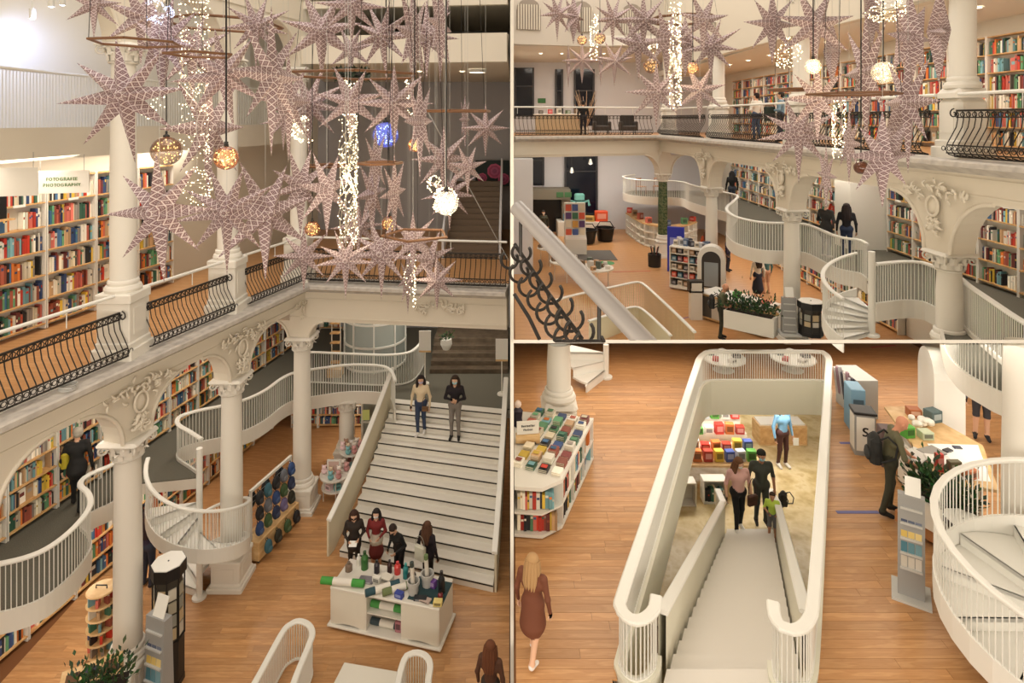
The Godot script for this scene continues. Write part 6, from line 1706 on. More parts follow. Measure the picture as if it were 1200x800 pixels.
	b = MB.new(); b.lathe(Vector3.ZERO, [Vector2(0, 0), Vector2(0.3, 0), Vector2(0.32, 0.6), Vector2(0.26, 0.6), Vector2(0.24, 0.05), Vector2(0, 0.05)], 12); part("bin", b, M.dark, t)
	for i in 6:
		b = MB.new(); b.rod(Vector3(0, 0.1, 0), Vector3(cos(i) * 0.2, 0.95, sin(i) * 0.2), 0.025, 5); part("umbrella", b, mat([rgb(40, 40, 44), rgb(120, 60, 50), rgb(60, 70, 60)][i % 3], 0.7), t)
	# floor stickers
	b = MB.new(); b.lathe(Vector3.ZERO, [Vector2(0, 0.004), Vector2(0.42, 0.004), Vector2(0.42, 0)], 20); single("floor_sticker", b, mat(rgb(60, 140, 80), 0.6), "round green sticker on the shop floor", "sticker", "", on(710, 308, UF))
	for q in [[805, 372, 0.9, 0.5, [150, 110, 130], "mauve stripe on the floor near the stairwell"], [740, 318, 1.8, 0.1, [196, 96, 80], "faded red stripe on the shop floor"]]:
		b = MB.new(); b.box(Vector3(0, 0.003, 0), Vector3(q[2], 0.004, 0.09), Basis(Vector3.UP, q[3])); single("floor_tape", b, mat(rgb(q[4][0], q[4][1], q[4][2]), 0.6), q[5], "tape", "", on(q[0], q[1], UF))
	# arched white stand and the desk by it (upper right view)
	arch_stand(Vector3(7.55, UF, -22.6), -22, 1.0, "white arched information stand with grey screen in the upper right view")
	desk_group_upper()
	far_gallery()
func arch_stand(at: Vector3, yaw: float, k: float, label: String):
	var t := thing("arched_stand", label, "display stand", at)
	t.rotation.y = deg_to_rad(yaw)
	var outer := PackedVector2Array([Vector2(-0.5, 0), Vector2(0.5, 0)]); var inner := PackedVector2Array([Vector2(-0.34, 0.7), Vector2(0.34, 0.7)])
	for i in 13:
		outer.append(Vector2(0.5 * cos(PI * i / 12), 1.75 + 0.5 * sin(PI * i / 12))); inner.append(Vector2(0.34 * cos(PI * i / 12), 1.72 + 0.34 * sin(PI * i / 12)))
	for p in [outer, inner]:
		for i in p.size(): p[i] *= k
	var b := MB.new(); b.plate(Vector3(0, 0, -0.3 * k), Vector3.RIGHT, Vector3.BACK, outer, 0.55 * k); part("casing", b, M.steel_white, t)
	b = MB.new(); b.plate(Vector3(0, 0, 0.25 * k), Vector3.RIGHT, Vector3.BACK, inner, 0.012); part("recess", b, mat(rgb(52, 48, 46), 0.4), t)
	b = MB.new(); bx(b, 0, 1.2 * k, 0.27 * k, 0.5 * k, 0.9 * k, 0.02); part("screen", b, mat(rgb(150, 160, 166), 0.2), t)
	for y in [0.9, 1.0]:
		b = MB.new(); bx(b, 0.505 * k, y * k, 0.05 * k, 0.012, 0.07, 0.05); part("socket", b, M.grey, t)
func desk_group_upper():
	var p := Vector3(7.5, UF, -19.5)
	var t := thing("service_desk", "white topped service desk with wooden sides in the upper right view", "desk", p + Vector3(0.2, 0, -0.8))
	t.rotation.y = 0.62
	var b := MB.new(); b.cbox(Vector3(0, 0.92, 0), Vector3(1.0, 0.05, 2.5), 0.012); part("worktop", b, mat(rgb(236, 234, 228), 0.35), t)
	b = MB.new(); bx(b, 0, 0.48, 0, 0.85, 0.86, 2.4); part("body", b, M.woodlight, t)
	for i in 5:
		b = MB.new(); bx(b, -0.44, 0.48, -1.0 + 0.5 * i, 0.03, 0.7, 0.5); part("magazine_front", b, mat([rgb(70, 66, 60), rgb(196, 190, 180), rgb(206, 100, 70), rgb(110, 104, 96), rgb(180, 150, 110)][i], 0.6), t)
	var ct := Basis(Vector3.UP, 0.62)
	var o := t.position
	for q in [[-0.2, 0.6, 0.5, 0.02, 0.36, [210, 206, 200], "open newspaper on the desk in the upper right view"], [0.1, 0.9, 0.4, 0.06, 0.3, [196, 90, 70], "stack of red leaflets on the desk"], [-0.1, 0.0, 0.24, 0.2, 0.18, [90, 170, 70], "green carton on the desk in the upper right view"], [0.25, -0.7, 0.22, 0.06, 0.16, [40, 40, 44], "black card reader on the desk"]]:
		carton(o + ct * Vector3(q[0], 0.972, q[1]), Vector3(q[2], q[3], q[4]), 35, rgb(q[5][0], q[5][1], q[5][2]), q[6])
	planter(Vector3(7.3, slope(17.5) + 0.03, -18.3), -40, 1.5, 0.55, 0.45, "white planter with dark leaves in front of the service desk", 700)
	kiosk(Vector3(8.78, slope(17.6) + 0.22 - 0.95, -17.55), 0.92, "black octagonal newspaper kiosk with white lid in the upper right view", 0.95)
	leaflet_stand(Vector3(8.22, slope(17.8) + 0.26 - 0.65, -17.75), -10, 1.15, "grey leaflet stand left of the black kiosk", 0.65)
	t = thing("price_stand", "small black framed notice stand before the arched stand", "sign stand", Vector3(6.45, UF, -21.0))
	b = MB.new(); bx(b, 0, 0.55, 0, 0.4, 1.1, 0.3); part("post", b, M.white, t)
	b = MB.new(); bx(b, 0, 1.15, 0, 0.5, 0.4, 0.3); part("head", b, M.dark, t)
	b = MB.new(); bx(b, 0, 1.15, 0.155, 0.36, 0.28, 0.01); part("notice", b, M.white, t)
func far_gallery():
	# counter, sofa chair, exit sign and pillars of the far gallery
	var t := thing("gallery_counter", "pale bar counter on the far gallery", "counter", Vector3(2.6, U2, -33.2))
	var b := MB.new(); b.cbox(Vector3.ZERO, Vector3(2.6, 1.05, 0.7), 0.02); part("body", b, mat(rgb(196, 180, 150), 0.6), t)
	b = MB.new(); b.cbox(Vector3(0, 1.05, 0), Vector3(2.8, 0.06, 0.85), 0.015); part("worktop", b, M.white, t)
	for i in 5: carton(Vector3(1.6 + 0.5 * i, U2 + 1.112, -33.1), Vector3(0.25, 0.2 + 0.05 * (i % 3), 0.2), 10 * i, [rgb(60, 50, 44), rgb(196, 60, 60), rgb(210, 204, 190), rgb(84, 96, 70), rgb(120, 100, 80)][i], "%s carton on the far gallery counter" % ["dark brown", "red", "white", "green", "tan"][i])
	for q in [[4.9, -32.6, "left"], [6.3, -32.4, "right"]]:
		t = thing("armchair", "dark armchair on the far gallery, the %s one" % q[2], "armchair", Vector3(q[0], U2, q[1]), "armchairs on the far gallery")
		b = MB.new(); b.cbox(Vector3(0, 0.2, 0), Vector3(0.8, 0.28, 0.75), 0.06); part("seat", b, mat(rgb(64, 58, 54), 0.8), t)
		b = MB.new(); b.cbox(Vector3(0, 0.4, -0.32), Vector3(0.8, 0.65, 0.18), 0.07); part("backrest", b, mat(rgb(64, 58, 54), 0.8), t)
		for sd in [-1, 1]:
			b = MB.new(); b.cbox(Vector3(0.4 * sd, 0.2, 0), Vector3(0.14, 0.5, 0.75), 0.05); part("armrest", b, mat(rgb(64, 58, 54), 0.8), t)
			for z in [-0.3, 0.3]:
				b = MB.new(); b.rod(Vector3(0.34 * sd, 0, z), Vector3(0.34 * sd, 0.22, z), 0.025); part("leg", b, M.dark, t)
	for q in [[1.9, 13.2, 0.5, 0.3, "larger green exit sign on the white pier of the far gallery"], [1.9, 12.2, 0.25, 0.25, "small green sign below the exit sign"]]:
		board_sign(Vector3(q[0], q[1], -38.13), 0, q[2], q[3], [], 0.1, q[4], rgb(220, 240, 220), 0.0, mat(rgb(60, 120, 66), 0.5))
	t = thing("twig_tree", "bare pale twig arrangement on the far gallery", "plant", Vector3(4.0, U2, -32.4))
	b = MB.new(); b.lathe(Vector3.ZERO, [Vector2(0, 0), Vector2(0.16, 0), Vector2(0.22, 0.4), Vector2(0, 0.4)], 10); part("vase", b, M.white, t)
	b = MB.new()
	for i in 26:
		var a := i * 2.4; var e := Vector3(cos(a) * 0.6, 1.9 + 0.5 * sin(i * 1.7), sin(a) * 0.6)
		b.tube(PackedVector3Array([Vector3(0, 0.3, 0), e * Vector3(0.4, 0.55, 0.4), e]), [0.02, 0.014, 0.008], 4)
	part("twigs", b, mat(rgb(196, 164, 132), 0.8), t, false, true)
	# chairs on the round mezzanine
	for q in [[7.6, -35.2, 0.6, "left"], [8.6, -35.4, -0.4, "right"]]:
		t = thing("wooden_chair", "thin wooden chair on the round mezzanine, the %s one" % q[3], "chair", Vector3(q[0], UM, q[1]), "chairs on the round mezzanine")
		t.rotation.y = q[2]
		b = MB.new(); b.cbox(Vector3(0, 0.44, 0), Vector3(0.46, 0.04, 0.46), 0.02); part("seat", b, mat(rgb(176, 130, 96), 0.6), t)
		for x in [-0.2, 0.2]:
			for z in [-0.2, 0.2]:
				b = MB.new(); b.rod(Vector3(x, 0, z), Vector3(x, 0.95 if z < 0 else 0.44, z), 0.018, 5); part("leg", b, mat(rgb(150, 106, 76), 0.6), t)
		b = MB.new(); bx(b, 0, 0.9, -0.2, 0.44, 0.07, 0.03); part("backrest", b, mat(rgb(176, 130, 96), 0.6), t)
		for i in 4:
			b = MB.new(); b.rod(Vector3(-0.15 + 0.1 * i, 0.46, -0.2), Vector3(-0.15 + 0.1 * i, 0.9, -0.2), 0.01); part("spindle", b, mat(rgb(150, 106, 76), 0.6), t)
func lower_objects():
	# book island at the left
	var top := UF + 0.86
	var e0 := Vector3(0.86, 0, -10.2); var ed := Vector3(0.365, 0, -0.931)
	var ev := Vector3(-0.931, 0, -0.365)
	var t := thing("book_island", "white shelved island piled with paperbacks at the left of the lower right view", "display table", e0 + Vector3.UP * UF)
	var lim := func(u: float) -> float: return (e0.x + ed.x * u - 0.06) / 0.931
	var out := PackedVector2Array([xz(e0), xz(e0 + ed * 2.25), Vector2(0.04, -12.6), Vector2(0.04, -10.0), Vector2(0.5, -9.95)])
	for q in [[0.02, 0.07], [0.4, 0.43], [0.8, 0.86]]:
		var b0 := MB.new(); b0.prism(out, UF + q[0], UF + q[1]); part("shelf", b0, M.white, t, true)
	var core := PackedVector2Array([xz(e0 + ev * 0.3 + ed * 0.3), xz(e0 + ed * 2.0 + ev * 0.3), Vector2(0.06, -12.3), Vector2(0.06, -10.35)])
	var b := MB.new(); b.prism(core, UF + 0.07, UF + 0.8); part("core", b, M.white, t, true)
	for u in [0.05, 0.75, 1.5, 2.2]:
		b = MB.new(); b.box(e0 + ed * u + ev * 0.15 + Vector3.UP * (UF + 0.43), Vector3(0.03, 0.74, 0.3), Basis(ed, Vector3.UP, -ev)); part("divider", b, M.white, t, true)
	var nth := ["first", "second", "third", "fourth", "fifth", "sixth", "seventh", "eighth", "ninth"]
	for i in 8:
		for j in 5:
			var u := 0.14 + 0.265 * i; var v := 0.13 + 0.24 * j
			if v > lim.call(u) - 0.06: continue
			var sc := spine(); var n := rng.randi_range(2, 4)
			for q in n:
				var cc := tone(sc[0])
				place_book(e0 + ed * u + ev * v + Vector3.UP * (top + 0.002 + 0.0285 * q + 0.03), Basis(Vector3.UP, -ed, -ev) * Basis.IDENTITY, 0.028, 0.2, 0.16, cc, "%s paperback on the book island, %s row, %s pile from the right" % [sc[1], nth[i], nth[j]], "paperback piles on the book island").position -= (-ed) * 0.1 + Vector3.UP * 0.016
			if rng.randf() < 0.6:
				stock.col = lin(tone(spine()[0])); stock.box(e0 + ed * u + ev * v + Vector3.UP * (top + 0.0285 * n + 0.017), Vector3(0.1, 0.003, 0.11), Basis(ed, Vector3.UP, -ev))
	for r in 2:   # books standing in the right hand side
		for s in 3: book_row(e0 + ed * (0.1 + 0.72 * s) + ev * 0.1 + Vector3.UP * (UF + 0.075 + 0.36 * r), ed, -ev, 0.6, 0.32, false, "", "", 0.95, 1.3)
	book_row(Vector3(0.08, UF + 0.44, -10.12), Vector3.RIGHT, Vector3.BACK, 0.7, 0.33, false, "", "", 0.95, 1.5)
	book_row(Vector3(0.08, UF + 0.075, -10.12), Vector3.RIGHT, Vector3.BACK, 0.7, 0.32, false, "", "", 0.95, 1.5)
	board_sign(Vector3(0.3, top + 0.32, -11.3), 8, 0.42, 0.24, ["Bestseller", "Fiction"], 0.055, "white card sign on a wooden holder among the paperbacks", rgb(30, 30, 30))
	b = MB.new(); b.cbox(Vector3.ZERO, Vector3(0.46, 0.16, 0.1), 0.01); single("sign_holder", b, M.woodlight, "wooden holder under the card sign on the book island", "holder", "", Vector3(0.3, top + 0.03, -11.32))
	t = thing("bust_figure", "small dark figurine behind the card sign on the book island", "figurine", Vector3(0.12, top + 0.002, -12.0))
	b = MB.new(); b.lathe(Vector3.ZERO, [Vector2(0, 0), Vector2(0.1, 0), Vector2(0.08, 0.15), Vector2(0.1, 0.3), Vector2(0.04, 0.36)], 10); part("torso", b, mat(rgb(44, 38, 52), 0.7), t)
	b = MB.new(); b.ball(Vector3(0, 0.42, 0), Vector3(0.07, 0.08, 0.07), 8, 6); part("head", b, mat(rgb(220, 200, 186), 0.8), t)
	# floor tape
	for q in [[1001, 519, 0.62, 0, [108, 104, 160], "upper violet tape stripe on the boards beside the desk"], [1005, 600, 0.75, 0, [108, 110, 160], "lower violet tape stripe near the feet of the person at the desk"], [1035, 405.8, 0.9, 0.2, [196, 100, 96], "faded red tape stripe at the top of the lower right view"]]:
		b = MB.new(); b.box(Vector3(0, 0.003, 0), Vector3(q[2], 0.004, 0.075), Basis(Vector3.UP, q[3])); single("floor_tape", b, mat(rgb(q[4][0], q[4][1], q[4][2]), 0.6), q[5], "tape", "", on(q[0], q[1], UF))
	# white desk, papers and gear
	t = thing("service_desk", "white topped desk with pale wood ends in the lower right view", "desk", Vector3(7.75, UF, -10.5))
	b = MB.new(); slab_top(b, [[7.15, -10.0], [7.95, -9.75], [8.75, -11.1], [8.45, -12.6], [7.85, -12.6]], UF + 0.9, UF + 0.95); part("worktop", b, M.woodlight, t, true)
	b = MB.new(); slab_top(b, [[7.42, -10.05], [8.0, -9.98], [8.66, -11.1], [7.75, -11.15]], UF + 0.951, UF + 0.956); part("white_sheet_top", b, mat(rgb(242, 241, 238), 0.3), t, true)
	b = MB.new(); slab_top(b, [[7.3, -10.15], [7.85, -9.95], [8.55, -11.1], [8.3, -12.4], [7.95, -12.4]], UF, UF + 0.9); part("body", b, M.white, t, true)
	b = MB.new(); b.box(Vector3(7.38, UF + 0.45, -10.9), Vector3(0.04, 0.8, 1.4), Basis(Vector3.UP, -0.18)); part("side_panel", b, M.white, t, true)
	for q in [[7.28, -10.75, 0.5, 0.02, 0.36, 30, [206, 202, 196], "open newspaper held by the person at the desk", "newspaper"], [7.55, -10.55, 0.4, 0.05, 0.32, -15, [224, 220, 214], "pile of newspapers on the desk", "newspaper"], [7.62, -10.85, 0.42, 0.03, 0.3, 20, [150, 146, 140], "grey newspaper on the desk", "newspaper"], [7.95, -10.9, 0.16, 0.025, 0.1, 20, [36, 36, 40], "black phone on the white desk", "phone"], [8.2, -11.0, 0.14, 0.02, 0.09, -10, [50, 54, 70], "dark blue card reader on the white desk", "card reader"], [7.55, -11.4, 0.2, 0.2, 0.16, 10, [84, 170, 64], "bright green carton on the desk", "box"], [7.85, -11.35, 0.22, 0.14, 0.2, 0, [190, 200, 170], "clear green tub on the desk", "box"], [8.45, -12.0, 0.26, 0.22, 0.22, 15, [84, 104, 106], "grey teal carton at the back of the desk", "box"], [8.2, -12.2, 0.24, 0.16, 0.2, -10, [170, 100, 60], "brown carton at the back of the desk", "box"], [7.35, -10.28, 0.12, 0.3, 0.08, 0, [206, 70, 60], "red packet between planter and desk", "box"], [7.55, -10.2, 0.2, 0.22, 0.1, 0, [110, 104, 80], "olive packet between planter and desk", "box"], [7.75, -10.1, 0.2, 0.14, 0.16, 20, [196, 120, 80], "orange box near the front of the desk", "box"]]:
		carton(Vector3(q[0], UF + 0.958, q[1]), Vector3(q[2], q[3], q[4]), q[5], rgb(q[6][0], q[6][1], q[6][2]), q[7], "", q[8].replace(" ", "_"), q[8])
	b = MB.new()
	for i in 14: b.ball(Vector3(rng.randf_range(-0.16, 0.16), 0.07 + rng.randf_range(0, 0.1), rng.randf_range(-0.12, 0.12)), Vector3(0.09, 0.07, 0.08) * rng.randf_range(0.6, 1.0), 6, 5)
	single("paper_bag", b, M.white, "crumpled white bag on the desk before the arched stand", "bag", "", Vector3(8.05, UF + 0.958, -11.75))
	arch_stand(Vector3(9.0, UF, -12.5), 72, 0.98, "tall white stand with a square socket behind the desk in the lower right view")
	# planter front with poster, leaflet stand, kiosk
	planter(Vector3(7.02, UF, -9.8), -64, 0.85, 0.72, 0.42, "white planter with dark leaves at the end of the white desk", 760, 0.3)
	t = thing("planter_trolley", "wooden trolley with a red and green poster under the planter", "trolley", Vector3(7.0, UF, -9.95))
	t.rotation.y = deg_to_rad(-64)
	b = MB.new(); b.cbox(Vector3(0, 0.1, 0), Vector3(0.97, 0.19, 0.44), 0.01); part("box", b, mat(rgb(166, 112, 66), 0.6), t)
	for q in [[-0.2, [190, 60, 60]], [0.05, [206, 190, 180]], [0.28, [90, 150, 80]]]:
		b = MB.new(); bx(b, q[0], 0.45, -0.225, 0.24, 0.5, 0.01); part("poster_panel", b, mat(rgb(q[1][0], q[1][1], q[1][2]), 0.6), t)
	for q in [[-0.4, -0.15], [0.4, -0.15], [-0.4, 0.15], [0.4, 0.15]]:
		b = MB.new(); b.lathe(Vector3(q[0], 0, q[1]), [Vector2(0.03, 0), Vector2(0.05, 0.05), Vector2(0.03, 0.1)], 8); part("castor", b, M.black, t)
	leaflet_stand(Vector3(5.88, UF, -8.8), -32, 0.98, "slim grey leaflet stand between planter and spiral stair")
	kiosk(Vector3(6.92, UF, -9.15), 0.7, "octagonal black kiosk with white lid behind the spiral stair rail", 0.0, 0.6)
	# news racks towards the top
	t = thing("news_rack", "wire rack stuffed with folded newspapers at the top of the lower right view", "magazine rack", Vector3(8.3, UF, -14.4))
	b = MB.new(); bx(b, 0, 0.45, 0, 0.5, 0.9, 0.9); part("frame", b, M.lightgrey, t)
	for i in 8:
		b = MB.new(); b.box(Vector3(-0.26, 0.5 + 0.05 * (i % 3), -0.4 + 0.11 * i), Vector3(0.05, 0.75, 0.09), Basis(Vector3.BACK, 0.12)); part("newspaper", b, mat([rgb(206, 200, 196), rgb(150, 120, 130), rgb(180, 176, 180), rgb(60, 56, 66)][i % 4], 0.7), t)
	t = thing("letter_bin", "grey square bin with a dark letter on its white side", "bin", Vector3(7.4, UF, -12.6))
	t.rotation.y = -0.25
	b = MB.new(); b.cbox(Vector3.ZERO, Vector3(0.4, 0.85, 0.36), 0.015); part("case", b, M.grey, t)
	b = MB.new(); b.cbox(Vector3(0, 0.85, 0), Vector3(0.44, 0.05, 0.4), 0.012); part("lid", b, M.dark, t)
	b = MB.new(); bx(b, -0.203, 0.45, 0, 0.008, 0.7, 0.3); part("white_side", b, M.white, t)
	b = MB.new(); bx(b, 0, 0.45, 0.183, 0.34, 0.7, 0.008); part("white_front", b, M.white, t)
	text_on(t, "S", Vector3(0, 0.5, 0.19), Basis.IDENTITY, 0.26, M.dark)
	carton(Vector3(7.62, UF, -12.15), Vector3(0.28, 0.75, 0.3), -12, rgb(104, 84, 84), "dull plum cabinet beside the letter bin", "", "cabinet", "cabinet")
	carton(Vector3(7.8, UF, -13.6), Vector3(0.3, 0.95, 0.5), -12, rgb(120, 160, 186), "pale blue poster stand behind the letter bin", "", "poster_stand", "poster stand")
	# basement display
	var tb := Vector3(5.75, 1.8, -17.2)
	t = thing("goods_table", "wooden table crowded with bright packets in the basement", "table", tb)
	b = MB.new(); b.cbox(Vector3(0, 0.74, 0), Vector3(2.2, 0.06, 1.9), 0.012); part("table_top", b, M.woodlight, t)
	for x in [-1.02, 1.02]:
		for z in [-0.85, 0.85]:
			b = MB.new(); bx(b, x, 0.37, z, 0.06, 0.74, 0.06); part("leg", b, M.white, t)
	for r in 3:
		b = MB.new(); bx(b, 0, 0.88 + 0.1 * r, 0.2 - 0.5 * r, 2.1, 0.2 * (r + 0.0) + 0.06, 0.4); part("riser", b, M.white, t)
	var gc := [[206, 60, 50], [226, 190, 70], [90, 160, 70], [210, 120, 60], [70, 90, 160], [230, 226, 216], [176, 60, 44], [200, 206, 210]]
	var gn := ["red", "yellow", "green", "orange", "blue", "white", "dark red", "silver"]
	var rowz := [0.72, 0.36, -0.12, -0.62]
	var rowy := [0.802, 0.912, 1.112, 1.312]
	for r in 4:
		for i in 7:
			var g := (i * 3 + r * 2) % 8
			carton(tb + Vector3(-0.95 + 0.3 * i + 0.04 * (r % 2), rowy[r] + 0.003, rowz[r]), Vector3(0.24, rng.randf_range(0.16, 0.3), 0.18), rng.randf_range(-6, 6), rgb(gc[g][0], gc[g][1], gc[g][2]), "%s packet on the basement table, %s row, %s from the left" % [gn[g], ["front", "second", "third", "rear"][r], nth[i]], "packets on the basement table")
	for q in [[4.55, -15.9, "left"], [5.4, -16.0, "right"]]:
		t = thing("low_shelf", "white low shelf under the goods table, the %s one" % q[2], "shelf", Vector3(q[0], 1.8, q[1]), "low shelves in the basement")
		b = MB.new(); bx(b, 0, 0.3, -0.15, 0.6, 0.6, 0.03); part("back_panel", b, M.white, t)
		for y in [0.02, 0.6]:
			b = MB.new(); bx(b, 0, y, 0, 0.62, 0.03, 0.32); part("board", b, M.white, t)
		for x in [-0.3, 0.3]:
			b = MB.new(); bx(b, x, 0.3, 0, 0.03, 0.6, 0.32); part("side", b, M.white, t)
		if q[2] == "right": book_row(Vector3(q[0] - 0.27, 1.84, q[1] + 0.05), Vector3.RIGHT, Vector3.BACK, 0.54, 0.4, false, "", "", 0.95, 1.6)
	t = thing("low_cabinet", "pale wood cabinet at the right of the basement", "cabinet", Vector3(8.5, 1.8, -19.0))
	b = MB.new(); b.cbox(Vector3.ZERO, Vector3(1.5, 0.6, 0.6), 0.01); part("body", b, M.woodlight, t)
	b = MB.new(); bx(b, 0, 0.62, 0, 1.4, 0.04, 0.5); part("goods_tray", b, M.white, t)
	for x in [-0.37, 0.37]:
		b = MB.new(); bx(b, x, 0.3, 0.303, 0.7, 0.5, 0.012); part("door", b, M.shelfwood, t)
	# racks seen down the two side gaps of the stairwell
	for q in [[2.7, -10.3, "left"], [4.78, -9.1, "right"]]:
		t = thing("magazine_rack", "basement magazine rack seen through the %s gap beside the stairs" % q[2], "magazine rack", Vector3(q[0], 1.8, q[1]), "racks below the stairs")
		b = MB.new(); bx(b, 0, 0.8, 0, 0.5, 1.6, 0.4); part("frame", b, mat(rgb(110, 90, 76), 0.7), t)
		for i in 5:
			b = MB.new(); bx(b, -0.2 + 0.1 * i, 1.62, 0, 0.06, 0.26, 0.3); part("magazine", b, mat([rgb(200, 190, 180), rgb(60, 54, 60), rgb(190, 110, 100), rgb(216, 206, 190), rgb(80, 60, 56)][i], 0.6), t)
	# low display counters behind the far end of the stairwell, cut by the sloping ceiling
	for q in [[850, 404.5, 0.6, "left"], [932, 404.8, 0.6, "right"]]:
		var p := on(q[0], 436, UF)
		t = thing("round_table", "white round display table behind the stairwell, the %s one" % q[3], "table", p + Vector3(0, 0, -0.15), "round tables behind the stairwell")
		b = MB.new(); b.lathe(Vector3.ZERO, [Vector2(0, 0.32), Vector2(q[2], 0.32), Vector2(q[2], 0.36), Vector2(0, 0.36)], 24); part("table_top", b, M.steel_white, t)
		b = MB.new(); b.lathe(Vector3.ZERO, [Vector2(0.3, 0), Vector2(0.04, 0.04), Vector2(0.04, 0.32)], 10); part("pedestal", b, M.steel_white, t)
		for i in 5:
			var a := TAU * i / 5
			carton(p + Vector3(cos(a) * 0.36, 0.362, -0.15 + sin(a) * 0.36), Vector3(0.22, 0.08, 0.16), 30 * i, [rgb(70, 66, 70), rgb(200, 196, 190), rgb(170, 60, 60), rgb(120, 130, 130), rgb(226, 220, 212)][i], "%s box on the %s round table behind the stairwell" % [["dark", "pale grey", "red", "grey", "white"][i], q[3]], "boxes behind the stairwell")

# ---- people -------------------------------------------------------------------
# bones: [a, b, ra, rb, colour index]; one smooth skin over all bones, meshed as surface nets
func skin_mesh(b: MB, bones: Array, cols: Array, cell: float, k := 0.035):
	var lo := Vector3(1e9, 1e9, 1e9); var hi := -lo
	for q in bones:
		var r: float = max(q[2], q[3]) + cell * 3.0
		var rv := Vector3(r, r, r)
		lo = lo.min(q[0].min(q[1]) - rv); hi = hi.max(q[0].max(q[1]) + rv)
	var nx := int((hi.x - lo.x) / cell) + 2; var ny := int((hi.y - lo.y) / cell) + 2; var nz := int((hi.z - lo.z) / cell) + 2
	var fld := PackedFloat32Array(); fld.resize(nx * ny * nz); fld.fill(1.0)
	for q in bones:
		var a: Vector3 = q[0]; var e: Vector3 = q[1]; var ra: float = q[2]; var rb: float = q[3]
		var m: float = max(ra, rb) + cell * 2.5
		var l := (a.min(e) - Vector3(m, m, m) - lo) / cell; var h := (a.max(e) + Vector3(m, m, m) - lo) / cell
		var ba := e - a; var bb: float = max(ba.length_squared(), 1e-8)
		for z in range(int(l.z), min(nz, int(h.z) + 1)):
			for y in range(int(l.y), min(ny, int(h.y) + 1)):
				var base := (z * ny + y) * nx
				for x in range(int(l.x), min(nx, int(h.x) + 1)):
					var pa := lo + Vector3(x, y, z) * cell - a
					var t := clampf(pa.dot(ba) / bb, 0.0, 1.0)
					var d := (pa - ba * t).length() - ra - (rb - ra) * t
					var o := fld[base + x]
					var w := k - absf(o - d)
					var mn := minf(o, d)
					if w > 0.0: mn -= w * w * 0.25 / k
					fld[base + x] = mn
	var ids := {}
	var vs := PackedVector3Array(); var ns := PackedVector3Array(); var cs := PackedInt32Array()
	var sx := 1; var sy := nx; var sz := nx * ny
	var cor := [0, sx, sy, sx + sy, sz, sz + sx, sz + sy, sz + sx + sy]
	for z in nz - 1:
		for y in ny - 1:
			for x in nx - 1:
				var i := z * sz + y * sy + x
				var f0 := fld[i] < 0.0
				if f0 == (fld[i + 1] < 0.0) and f0 == (fld[i + sy] < 0.0) and f0 == (fld[i + sy + 1] < 0.0) and f0 == (fld[i + sz] < 0.0) and f0 == (fld[i + sz + 1] < 0.0) and f0 == (fld[i + sz + sy] < 0.0) and f0 == (fld[i + sz + sy + 1] < 0.0): continue
				var sum := Vector3.ZERO; var cnt := 0
				for e in [[0, 1], [2, 3], [4, 5], [6, 7], [0, 2], [1, 3], [4, 6], [5, 7], [0, 4], [1, 5], [2, 6], [3, 7]]:
					var u := fld[i + cor[e[0]]]; var v := fld[i + cor[e[1]]]
					if (u < 0.0) != (v < 0.0):
						var t := u / (u - v)
						var p := Vector3(e[0] & 1, (e[0] >> 1) & 1, e[0] >> 2); var q := Vector3(e[1] & 1, (e[1] >> 1) & 1, e[1] >> 2)
						sum += p.lerp(q, t); cnt += 1
				ids[i] = vs.size()
				var pos := lo + (Vector3(x, y, z) + sum / cnt) * cell
				vs.append(pos)
				ns.append(Vector3(fld[i + 1] - fld[i] + fld[i + 1 + sy + sz] - fld[i + sy + sz], fld[i + sy] - fld[i] + fld[i + 1 + sy + sz] - fld[i + 1 + sz], fld[i + sz] - fld[i] + fld[i + 1 + sy + sz] - fld[i + 1 + sy]).normalized())
				var best := 9.0; var bi := 0
				for q in bones:
					var ba: Vector3 = q[1] - q[0]
					var t := clampf((pos - q[0]).dot(ba) / max(ba.length_squared(), 1e-8), 0.0, 1.0)
					var d: float = (pos - q[0] - ba * t).length() - lerpf(q[2], q[3], t)
					if d < best: best = d; bi = q[4]
				cs.append(bi)
	for key in ids:
		var i: int = key
		for ax in [[sx, sy, sz], [sy, sz, sx], [sz, sx, sy]]:
			var j: int = i + ax[0]
			if j >= fld.size() or (fld[i] < 0.0) == (fld[j] < 0.0): continue
			var a = ids.get(i); var bq = ids.get(i - ax[1]); var c = ids.get(i - ax[1] - ax[2]); var d = ids.get(i - ax[2])
			if bq == null or c == null or d == null: continue
			var o := [a, bq, c, d] if fld[i] >= 0.0 else [a, d, c, bq]
			for tr in [[0, 1, 2], [0, 2, 3]]:
				for w in 3:
					var ix: int = o[tr[w]]
					b.col = cols[cs[ix]]; b.vert(vs[ix], ns[ix])
